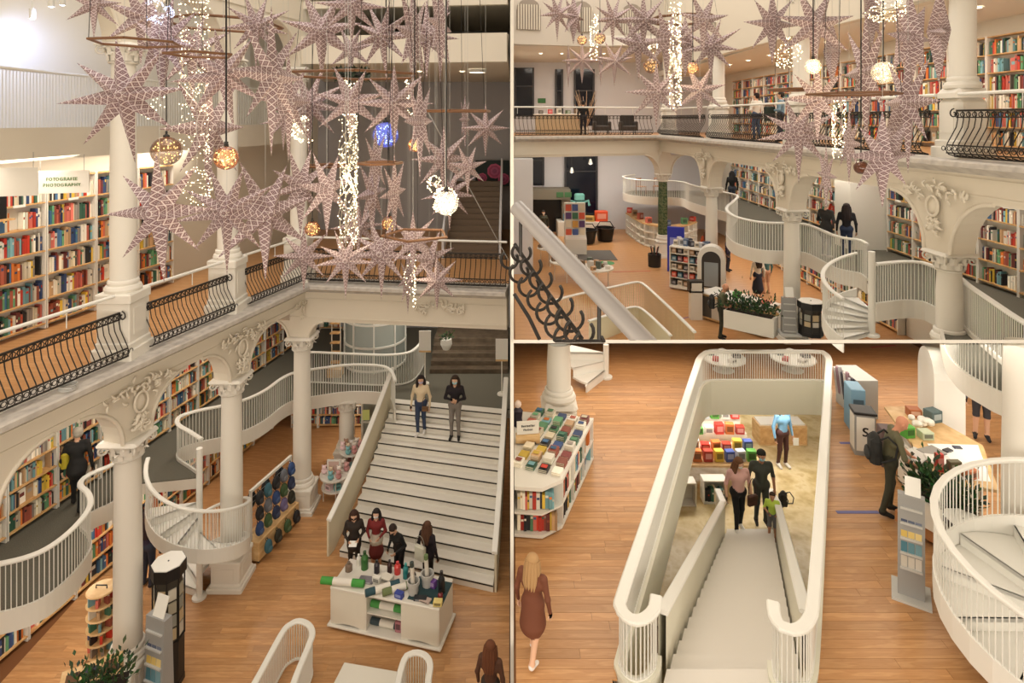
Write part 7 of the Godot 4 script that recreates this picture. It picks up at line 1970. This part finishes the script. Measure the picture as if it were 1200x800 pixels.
func hand_shape(b: MB, wrist: Vector3, dir: Vector3, palm: Vector3, s: float, side: float, curl: float):
	var ac := dir.cross(palm).normalized() * side     # towards the thumb
	var bs := Basis(ac, dir, palm)
	b.ball(wrist + dir * 0.05 * s, Vector3(0.042, 0.055, 0.018) * s, 8, 6, bs)
	for i in 4:
		var root := wrist + dir * 0.085 * s + ac * (0.03 - 0.02 * i) * s
		var ln: float = [0.07, 0.08, 0.075, 0.058][i] * s
		var p1 := root + dir * ln * 0.45 + palm * ln * 0.1 * curl
		var p2 := p1 + (dir * (1.0 - curl * 0.6) + palm * curl).normalized() * ln * 0.32
		var p3 := p2 + (dir * (1.0 - curl) + palm * curl * 1.2).normalized() * ln * 0.25
		b.tube(PackedVector3Array([root, p1, p2, p3]), [0.0105 * s, 0.0095 * s, 0.009 * s, 0.006 * s], 5)
	var tr := wrist + dir * 0.03 * s + ac * 0.035 * s
	b.tube(PackedVector3Array([tr, tr + (ac * 0.8 + dir * 0.8).normalized() * 0.035 * s, tr + (ac * 0.8 + dir * 0.8).normalized() * 0.035 * s + (dir + palm * 0.5).normalized() * 0.032 * s]), [0.013 * s, 0.011 * s, 0.007 * s], 5)
const SKIN := [222, 178, 148]
func c3(a: Array) -> Color:
	return lin(rgb(a[0], a[1], a[2]))
# sp: h, lean, arms [left, right] each [elbow, hand] from the shoulder, legs [left foot, right foot], colours
func person(at: Vector3, yaw: float, sp: Dictionary, label: String) -> Node3D:
	var t := thing("person", label, "person", at)
	t.rotation.y = deg_to_rad(yaw)
	var s: float = sp.get("h", 1.7) / 1.7
	var wd: float = sp.get("wide", 1.0)
	var lean: float = deg_to_rad(sp.get("lean", 0.0))
	var cols := [c3(sp.get("skin", SKIN)), c3(sp.get("top", [60, 60, 60])), c3(sp.get("legs", [50, 50, 60])), c3(sp.get("shoes", [30, 30, 30])), c3(sp.get("coat", sp.get("top", [60, 60, 60])))]
	var hip := Vector3(0, 0.93, 0)
	var tb := Basis(Vector3.RIGHT, lean)
	var T := func(p: Vector3) -> Vector3: return (hip + tb * (p - hip)) * s
	var bones := []
	# trunk: deep chest, waist, hips
	bones.append([T.call(Vector3(-0.09 * wd, 1.28, 0.0)), T.call(Vector3(0.09 * wd, 1.28, 0.0)), 0.115 * s, 0.115 * s, 1])
	bones.append([T.call(Vector3(0, 1.22, 0.0)), T.call(Vector3(0, 1.04, 0.005)), 0.13 * s * wd, 0.115 * s * wd, 1])
	bones.append([T.call(Vector3(-0.16 * wd, 1.385, -0.01)), T.call(Vector3(0.16 * wd, 1.385, -0.01)), 0.058 * s, 0.058 * s, 1])
	bones.append([Vector3(-0.075 * wd, 0.93, 0) * s, Vector3(0.075 * wd, 0.93, 0) * s, 0.115 * s, 0.115 * s, 4 if sp.has("coat") or sp.has("longtop") else 2])
	if sp.has("skirt"):
		bones.append([Vector3(0, 0.9, 0) * s, Vector3(0, sp.skirt, 0.0) * s, 0.13 * s, 0.21 * s, 2])
	if sp.has("coat"):
		bones.append([Vector3(0, 1.0, 0) * s, Vector3(0, sp.get("coat_to", 0.75), 0.0) * s, 0.14 * s * wd, 0.19 * s * wd, 4])
	bones.append([T.call(Vector3(0, 1.40, -0.01)), T.call(Vector3(0, 1.5, 0.01)), 0.05 * s, 0.047 * s, 0])
	# head, turned and tilted on the neck
	var hb := tb * Basis(Vector3.UP, deg_to_rad(sp.get("turn", 0.0))) * Basis(Vector3.RIGHT, deg_to_rad(sp.get("nod", 5.0)))
	var neck: Vector3 = T.call(Vector3(0, 1.49, 0.0))
	var Hd := func(p: Vector3) -> Vector3: return neck + hb * (p * s)
	bones.append([Hd.call(Vector3(0, 0.125, -0.012)), Hd.call(Vector3(0, 0.105, 0.005)), 0.092 * s, 0.088 * s, 0])
	bones.append([Hd.call(Vector3(0, 0.05, 0.035)), Hd.call(Vector3(0, 0.03, 0.045)), 0.058 * s, 0.045 * s, 0])
	var legs: Array = sp.get("feet", [Vector3(0.1, 0, 0.02), Vector3(-0.1, 0, -0.02)])
	var legcol := 0 if sp.has("bare_legs") else 2
	for i in 2:
		var sd := 1.0 if i == 0 else -1.0
		var hp := Vector3(0.085 * sd, 0.9, 0) * s
		var ft: Vector3 = legs[i] * s
		var ank := ft + Vector3(0, 0.085, -0.03) * s
		var kn := (hp + ank) / 2 + Vector3(0.0, 0.02, 0.035 + absf(ft.z) * 0.12) * s
		bones.append([hp, kn, 0.09 * s, 0.062 * s, 2 if not sp.has("bare_legs") else (2 if sp.has("shorts") else 0)])
		bones.append([kn, ank, 0.06 * s, 0.042 * s, legcol])
		bones.append([ank, ft + Vector3(0.02 * sd, 0.045, 0.12) * s, 0.045 * s, 0.036 * s, 3])
	var ends := []
	var arms: Array = sp.get("arms", [[Vector3(0.07, -0.28, -0.02), Vector3(0.08, -0.53, 0.05)], [Vector3(-0.07, -0.28, -0.02), Vector3(-0.08, -0.53, 0.05)]])
	for i in 2:
		var sd := 1.0 if i == 0 else -1.0
		var sh: Vector3 = T.call(Vector3(0.185 * sd * wd, 1.375, -0.01))
		var el: Vector3 = sh + tb * (arms[i][0] * s); var wr: Vector3 = sh + tb * (arms[i][1] * s)
		bones.append([sh, el, 0.054 * s, 0.043 * s, 1])
		bones.append([el, wr, 0.042 * s, 0.03 * s, 0 if sp.has("short_sleeves") else 1])
		ends.append([wr, (wr - el).normalized(), sd])
	var b := MB.new()
	skin_mesh(b, bones, cols, 0.021 * s)
	b.col = cols[0]
	for e in ends:
		var palm: Vector3 = Vector3(-e[2], 0, 0.3)
		palm = (palm - e[1] * palm.dot(e[1])).normalized()
		hand_shape(b, e[0], e[1], palm, s, e[2], 0.7)
	# face
	b.ball(Hd.call(Vector3(0, 0.085, 0.1)), Vector3(0.014, 0.024, 0.02) * s, 6, 4, hb)
	for sd in [-1, 1]:
		b.col = cols[0]; b.ball(Hd.call(Vector3(0.092 * sd, 0.1, -0.005)), Vector3(0.012, 0.03, 0.02) * s, 6, 4, hb)
		b.col = lin(rgb(240, 236, 230)); b.ball(Hd.call(Vector3(0.034 * sd, 0.115, 0.082)), Vector3(0.016, 0.009, 0.008) * s, 6, 4, hb)
		b.col = lin(rgb(40, 28, 22)); b.ball(Hd.call(Vector3(0.034 * sd, 0.115, 0.088)), Vector3(0.007, 0.008, 0.006) * s, 6, 4, hb)
	b.col = lin(rgb(168, 96, 88)); b.ball(Hd.call(Vector3(0, 0.045, 0.086)), Vector3(0.024, 0.008, 0.01) * s, 6, 4, hb)
	part("body", b, vcol(0.8), t)
	# hair
	var hc: Array = sp.get("hair", [40, 30, 26])
	var kind: String = sp.get("cut", "short")
	if kind != "bald":
		var hm := MB.new()
		hm.col = c3(hc)
		hm.ball(Hd.call(Vector3(0, 0.14, -0.024)), Vector3(0.103, 0.092, 0.103) * s, 14, 9, hb)
		hm.ball(Hd.call(Vector3(0, 0.1, -0.045)), Vector3(0.098, 0.09, 0.075) * s, 12, 8, hb)
		if kind == "long":
			var ln: float = sp.get("hair_len", 0.3)
			for i in 9:
				var a := -1.9 + 3.8 * i / 8.0
				var r0 := Vector3(sin(a) * 0.09, 0.13, -cos(a) * 0.085 - 0.015)
				var r1 := Vector3(sin(a) * 0.108, 0.0, -cos(a) * 0.09 - 0.02)
				var r2 := Vector3(sin(a) * 0.115, -ln * 0.6, -cos(a) * 0.075 - 0.05 + (0.05 if absf(a) > 1.4 else 0.0))
				var r3 := Vector3(sin(a) * 0.095, -ln, -cos(a) * 0.05 - 0.055 + (0.09 if absf(a) > 1.4 else 0.0))
				hm.tube(PackedVector3Array([Hd.call(r0), Hd.call(r1), Hd.call(r2), Hd.call(r3)]), [0.035 * s, 0.042 * s, 0.036 * s, 0.016 * s], 6)
		part("hair", hm, vcol(0.8), t)
	if sp.has("mask"):
		var mk := MB.new(); mk.col = c3(sp.mask)
		mk.ball(Hd.call(Vector3(0, 0.055, 0.055)), Vector3(0.07, 0.052, 0.055) * s, 10, 8, hb)
		var fm := part("face_mask", mk, vcol(0.8), t)
		var ms := MB.new(); ms.col = c3(sp.mask)
		for sd in [-1, 1]: ms.rod(Hd.call(Vector3(0.062 * sd, 0.07, 0.05)), Hd.call(Vector3(0.096 * sd, 0.105, -0.005)), 0.003 * s)
		part("ear_loop", ms, vcol(0.8), fm)
	return t
func backpack(at: Vector3, yaw: float, s: float, cc: Color, label: String):
	var t := thing("backpack", label, "backpack", at)
	t.rotation.y = deg_to_rad(yaw)
	var b := MB.new()
	b.ball(Vector3(0, 0, 0), Vector3(0.17, 0.24, 0.1) * s, 12, 8); b.cbox(Vector3(0, -0.22, 0) * s, Vector3(0.3, 0.4, 0.17) * s, 0.05 * s)
	part("bag", b, mat(cc, 0.7), t)
	b = MB.new(); b.ball(Vector3(0, -0.1, -0.1) * s, Vector3(0.12, 0.11, 0.05) * s, 10, 6); part("front_pocket", b, mat(cc.lightened(0.06), 0.7), t)
	for sd in [-1, 1]:
		b = MB.new(); b.tube(PackedVector3Array([Vector3(0.1 * sd, 0.17, 0.06) * s, Vector3(0.12 * sd, 0.24, 0.16) * s, Vector3(0.14 * sd, 0.12, 0.29) * s, Vector3(0.15 * sd, -0.08, 0.25) * s, Vector3(0.13 * sd, -0.18, 0.06) * s]), 0.018 * s, 5); part("strap", b, mat(cc, 0.7), t)
func handbag(at: Vector3, yaw: float, w: float, h: float, cc: Color, label: String, strap := 0.0, called := "handbag"):
	var t := thing(called, label, "bag", at)
	t.rotation.y = deg_to_rad(yaw)
	var b := MB.new(); b.cbox(Vector3.ZERO, Vector3(w, h, w * 0.35), 0.02); part("bag", b, mat(cc, 0.6), t)
	b = MB.new(); b.cbox(Vector3(0, h * 0.45, w * 0.18), Vector3(w * 0.98, h * 0.5, 0.01), 0.004); part("flap", b, mat(cc.darkened(0.15), 0.6), t)
	b = MB.new()
	var p := PackedVector3Array()
	for i in 9: p.append(Vector3(cos(PI * i / 8) * w * 0.45, h + sin(PI * i / 8) * max(strap, 0.1), 0))
	b.tube(p, 0.008, 5); part("strap", b, mat(cc.darkened(0.3), 0.6), t)
func people():
	var stair := func(x: float, u: float) -> Vector3:
		var a := on(398, 652, 0.0).lerp(on(463, 467, LM) * Vector3(1, 0, 1), u); var b := on(578, 694, 0.0).lerp(on(590, 479, LM) * Vector3(1, 0, 1), u)
		var p := a.lerp(b, x); p.y = LM * (floorf(u * 14 - 0.001) + 1) / 14.0
		return p
	var down := [[Vector3(0.08, -0.28, -0.02), Vector3(0.09, -0.53, 0.06)], [Vector3(-0.08, -0.28, -0.02), Vector3(-0.09, -0.53, 0.06)]]
	var front := [[Vector3(0.07, -0.27, 0.0), Vector3(-0.04, -0.3, 0.24)], [Vector3(-0.07, -0.27, 0.0), Vector3(0.04, -0.3, 0.24)]]
	var fold := [[Vector3(0.08, -0.26, 0.04), Vector3(-0.1, -0.26, 0.2)], [Vector3(-0.08, -0.26, 0.04), Vector3(0.1, -0.22, 0.22)]]
	# stairs, left view
	var p: Vector3 = stair.call(0.33, 0.745)
	person(p, -8, {"h": 1.86, "top": [222, 204, 172], "legs": [52, 66, 92], "shoes": [226, 222, 216], "hair": [36, 24, 22], "cut": "long", "hair_len": 0.34, "mask": [196, 186, 214], "arms": down, "feet": [Vector3(0.08, 0, -0.08), Vector3(-0.06, 0.0, 0.12)], "turn": 15}, "person in a cream jacket and jeans walking down the white stairs")
	handbag(p + Vector3(0.17, 0.86, 0.24), 0, 0.2, 0.14, rgb(120, 86, 54), "small brown shoulder bag of the person in the cream jacket", 0.3)
	p = stair.call(0.62, 0.745)
	person(p, -4, {"h": 1.96, "top": [30, 28, 30], "legs": [128, 122, 116], "shoes": [24, 22, 22], "hair": [52, 34, 28], "cut": "long", "hair_len": 0.3, "mask": [168, 206, 214], "arms": fold, "feet": [Vector3(0.1, 0, 0.04), Vector3(-0.1, 0, 0.04)]}, "person in a black jacket and grey trousers standing on the white stairs, arms folded")
	# group behind the island table
	person(on(415, 672, 0), 10, {"h": 1.68, "top": [44, 36, 32], "coat": [44, 36, 32], "coat_to": 0.8, "legs": [40, 34, 32], "hair": [60, 38, 28], "cut": "long", "hair_len": 0.42, "mask": [30, 30, 34], "arms": front, "nod": 18}, "person in dark clothes with long hair reading a leaflet beside the island table")
	var lf := MB.new(); lf.box(Vector3.ZERO, Vector3(0.2, 0.01, 0.14), Basis(Vector3.RIGHT, 0.6)); single("leaflet", lf, M.steel_white, "white leaflet in the hands of the person with long hair", "leaflet", "", on(415, 672, 0) + Vector3(0.06, 1.03, 0.34))
	person(on(441, 668, 0), 0, {"h": 1.62, "top": [120, 36, 34], "coat": [196, 186, 170], "coat_to": 0.9, "skirt": 0.55, "legs": [110, 40, 36], "bare_legs": true, "hair": [30, 22, 22], "cut": "long", "mask": [226, 226, 228], "arms": front}, "person in a beige cardigan and red patterned skirt behind the island table")
	person(on(468, 682, 0), -35, {"h": 1.66, "top": [26, 25, 28], "legs": [28, 27, 32], "hair": [44, 30, 26], "cut": "short", "lean": 18, "nod": 22, "arms": front, "mask": [30, 30, 32]}, "person in black bending over the island table, yellow sleeve lining showing")
	person(on(501, 690, 0), 150, {"h": 1.72, "top": [22, 21, 24], "coat": [22, 21, 24], "coat_to": 0.9, "legs": [26, 24, 28], "hair": [84, 54, 38], "cut": "long", "hair_len": 0.3, "arms": down}, "person in a black puffy jacket seen from behind at the right of the island table")
	handbag(on(494, 690, 0) + Vector3(0.0, 0.95, 0.26), 150, 0.3, 0.34, rgb(206, 206, 190), "round white bag with green rings on the back of the person in black", 0.25, "shoulder_bag")
	# mezzanine walker, left view
	p = on(90, 596, LM)
	person(p, 205, {"h": 1.92, "top": [24, 25, 28], "coat": [24, 25, 28], "coat_to": 0.85, "legs": [22, 22, 26], "hair": [170, 164, 150], "cut": "short", "mask": [228, 228, 228], "turn": 35, "lean": 6, "feet": [Vector3(0.09, 0, 0.22), Vector3(-0.09, 0, -0.2)]}, "grey-haired person in a black jacket walking on the mezzanine by the bookcases")
	backpack(p + Vector3(-0.24, 1.25, 0.05), 120, 0.9, rgb(176, 160, 40), "yellow backpack of the person in the black jacket")
	person(Vector3(-9.35, 0, -15.35), 170, {"h": 1.95, "top": [44, 38, 58], "legs": [40, 44, 60], "hair": [44, 28, 24], "cut": "long", "hair_len": 0.36}, "person in a dark purple top with long hair behind the black kiosk")
	person(Vector3(-9.3, 0, -14.2), 120, {"h": 1.7, "top": [158, 70, 44], "legs": [96, 108, 128], "short_sleeves": true, "hair": [34, 26, 22], "arms": front}, "person in a rust red shirt and jeans half hidden by the near column")
	person(Vector3(-0.42, 0, -11.7), 160, {"h": 1.78, "top": [90, 60, 44], "legs": [60, 50, 46], "hair": [110, 66, 40], "cut": "long"}, "brown-haired person cut off by the lower right corner of the left view")
	# upper right view
	person(rrow(9.75, 0.75, U2), 200, {"h": 1.78, "top": [228, 222, 212], "legs": [62, 80, 108], "hair": [36, 28, 24], "short_sleeves": true, "arms": front, "turn": 20}, "person in a white T-shirt and jeans reading on the right gallery")
	person(rrow(8.3, 0.9, U2), 235, {"h": 1.76, "top": [120, 150, 170], "legs": [44, 50, 66], "hair": [40, 30, 26], "arms": front}, "person in a light blue top with a dark bag on the right gallery")
	handbag(rrow(8.3, 0.5, U2) + Vector3(0, 0.75, 0), 200, 0.4, 0.5, rgb(26, 40, 32), "dark green tote bag of the person on the right gallery", 0.3, "tote_bag")
	person(grow(3.9, 1.1, U2), 170, {"h": 1.75, "top": [24, 24, 28], "legs": [26, 28, 34], "hair": [30, 24, 22]}, "person in dark clothes on the far gallery by the counter")
	p = on(968, 302, UM)
	person(p, 120, {"h": 1.82, "top": [44, 46, 44], "coat": [40, 42, 40], "legs": [44, 56, 80], "shoes": [200, 190, 186], "hair": [176, 170, 160], "cut": "short", "arms": front}, "grey-haired person in a dark jacket looking at the mezzanine bookcases")
	person(on(992, 303, UM), 150, {"h": 1.74, "top": [28, 26, 30], "legs": [46, 58, 84], "shoes": [210, 180, 176], "hair": [34, 26, 26], "cut": "long"}, "dark-haired person in black and jeans beside the grey-haired one on the mezzanine")
	person(Vector3(10.9, UM, -29.6), 180, {"h": 1.85, "top": [22, 22, 24], "legs": [50, 56, 70], "hair": [26, 22, 22], "cut": "long"}, "person in black on the far mezzanine behind the third column")
	p = on(845, 398, UF)
	p.y = UF + 0.02
	person(p, 75, {"h": 1.78, "wide": 1.15, "top": [92, 90, 68], "legs": [52, 52, 42], "hair": [120, 100, 84], "cut": "bald", "skin": [206, 150, 120], "short_sleeves": true, "lean": 8, "nod": 20, "arms": front}, "bald person in an olive T-shirt at the desk, in the upper right view")
	backpack(p + Vector3(-0.28, 1.2, -0.04), 75, 0.95, rgb(24, 24, 24), "black backpack of the bald person in the upper right view")
	person(on(888, 350, UF), 185, {"h": 1.72, "top": [226, 220, 206], "skirt": 0.4, "legs": [38, 42, 56], "bare_legs": true, "shoes": [170, 130, 100], "hair": [60, 44, 36], "cut": "long"}, "person in a white top and long dark skirt under the mezzanine")
	person(on(898, 345, UF), 200, {"h": 1.7, "top": [70, 110, 110], "legs": [196, 150, 120], "shoes": [190, 150, 120], "hair": [60, 44, 36], "cut": "short", "bare_legs": true, "shorts": true}, "person in a teal top behind the one in the dark skirt")
	person(on(828, 312, UF), 160, {"h": 1.72, "top": [196, 96, 56], "skirt": 0.4, "legs": [190, 96, 60], "hair": [90, 50, 34], "cut": "long"}, "person in an orange dress behind the white card stand")
	person(on(853, 318, UF), 60, {"h": 1.7, "top": [44, 38, 66], "legs": [40, 44, 56], "hair": [40, 30, 26]}, "person in a navy top behind the white arched stand")
	person(on(637, 282, UF), 10, {"h": 1.74, "top": [66, 64, 50], "coat": [62, 60, 46], "legs": [34, 34, 38], "hair": [40, 32, 28], "mask": [226, 226, 226]}, "person with a white mask coming in through the dark entrance")
	# lower right view
	p = on(1042, 603, UF)
	person(p, 72, {"h": 1.8, "wide": 1.12, "top": [98, 96, 70], "legs": [54, 54, 42], "shoes": [26, 26, 26], "cut": "bald", "skin": [208, 146, 116], "short_sleeves": true, "lean": 12, "nod": 28, "arms": [[Vector3(0.08, -0.24, 0.12), Vector3(-0.02, -0.36, 0.38)], [Vector3(-0.08, -0.24, 0.12), Vector3(0.02, -0.36, 0.38)]], "feet": [Vector3(0.1, 0, 0.06), Vector3(-0.1, 0, -0.1)]}, "bald person in an olive T-shirt leafing through a paper at the white desk")
	backpack(p + Vector3(-0.27, 1.22, 0.02), 72, 1.1, rgb(24, 25, 24), "black backpack on the person at the white desk")
	var nb := MB.new(); nb.box(Vector3.ZERO, Vector3(0.05, 0.05, 0.08)); nb.lathe(Vector3(0, 0, 0), [Vector2(0, -0.02), Vector2(0.035, -0.02), Vector2(0.035, 0.06), Vector2(0, 0.06)], 10); single("photo_camera", nb, M.black, "black camera hanging before the person at the white desk", "camera", "", p + Vector3(0.22, 0.98, 0.16))
	person(on(1150, 514, UF), -30, {"h": 1.72, "top": [90, 90, 96], "legs": [60, 60, 66], "shoes": [36, 36, 40], "bare_legs": true, "shorts": true, "hair": [50, 40, 34]}, "person in shorts and black canvas shoes behind the desk, under the mezzanine")
	p = on(865, 622, 1.9)
	person(p, 5, {"h": 1.8, "wide": 1.15, "top": [222, 178, 172], "legs": [26, 24, 28], "shoes": [230, 228, 224], "short_sleeves": true, "hair": [104, 70, 44], "cut": "long", "hair_len": 0.36, "mask": [226, 226, 224], "nod": 15, "turn": 30, "feet": [Vector3(0.1, 0, -0.08), Vector3(-0.08, 0.0, 0.12)]}, "person in a pink T-shirt and black trousers coming up the stairwell stairs")
	handbag(p + Vector3(0.3, 0.72, 0.12), 20, 0.26, 0.24, rgb(84, 52, 40), "brown shoulder bag of the person in the pink T-shirt", 0.4, "shoulder_bag")
	person(on(892, 614, 1.85), -5, {"h": 1.86, "wide": 1.1, "top": [66, 70, 62], "legs": [64, 68, 62], "shoes": [40, 36, 34], "short_sleeves": true, "hair": [26, 22, 20], "cut": "short", "skin": [176, 126, 98], "mask": [150, 200, 214], "nod": 12}, "person in a dark green shirt with a blue mask coming up the stairwell stairs")
	person(on(905, 632, 1.95), -20, {"h": 1.12, "wide": 1.05, "top": [190, 220, 90], "legs": [110, 110, 112], "bare_legs": true, "shorts": true, "shoes": [150, 100, 80], "short_sleeves": true, "hair": [60, 44, 36], "cut": "short", "skin": [190, 140, 110], "arms": front}, "small child in a lime green shirt held by the hand on the stairwell stairs")
	backpack(on(917, 612, 1.85) + Vector3(0.05, 0.55, -0.1), 30, 0.8, rgb(38, 38, 36), "dark backpack hanging beside the child on the stairwell stairs")
	person(on(917, 547, 1.8), 15, {"h": 1.86, "top": [118, 168, 204], "legs": [78, 48, 44], "shoes": [228, 224, 220], "hair": [60, 44, 36], "cut": "long", "arms": down}, "person in a blue shirt and maroon trousers walking in the basement")
	lf = MB.new(); lf.box(Vector3.ZERO, Vector3(0.16, 0.22, 0.01)); single("leaflet", lf, M.steel_white, "white sheet in the hand of the person in the blue shirt", "leaflet", "", on(917, 547, 1.8) + Vector3(0.3, 0.85, 0.2))
	person(Vector3(0.27, UF, -7.75), 150, {"h": 1.36, "wide": 1.15, "top": [112, 66, 46], "coat": [112, 66, 46], "coat_to": 0.62, "legs": [222, 180, 152], "bare_legs": true, "shoes": [234, 230, 226], "hair": [176, 140, 96], "cut": "long", "hair_len": 0.3, "feet": [Vector3(0.09, 0, 0.2), Vector3(-0.09, 0, -0.18)]}, "person in a brown coat and white shoes at the lower right view's left edge")

func _ready():
	rng.seed = 20240611
	setup()
	make_materials()
	make_capital()
	stock = MB.new()
	shell()
	left_structure()
	right_structure()
	left_objects()
	right_objects()
	lower_objects()
	hanging()
	people()
	finish()
func finish():
	var o := single("book_stock", stock, vcol(0.6), "rows of small books packed on the shelves of all galleries", "books")
	o.set_meta("kind", "stuff")
	print("single books ", single_books)
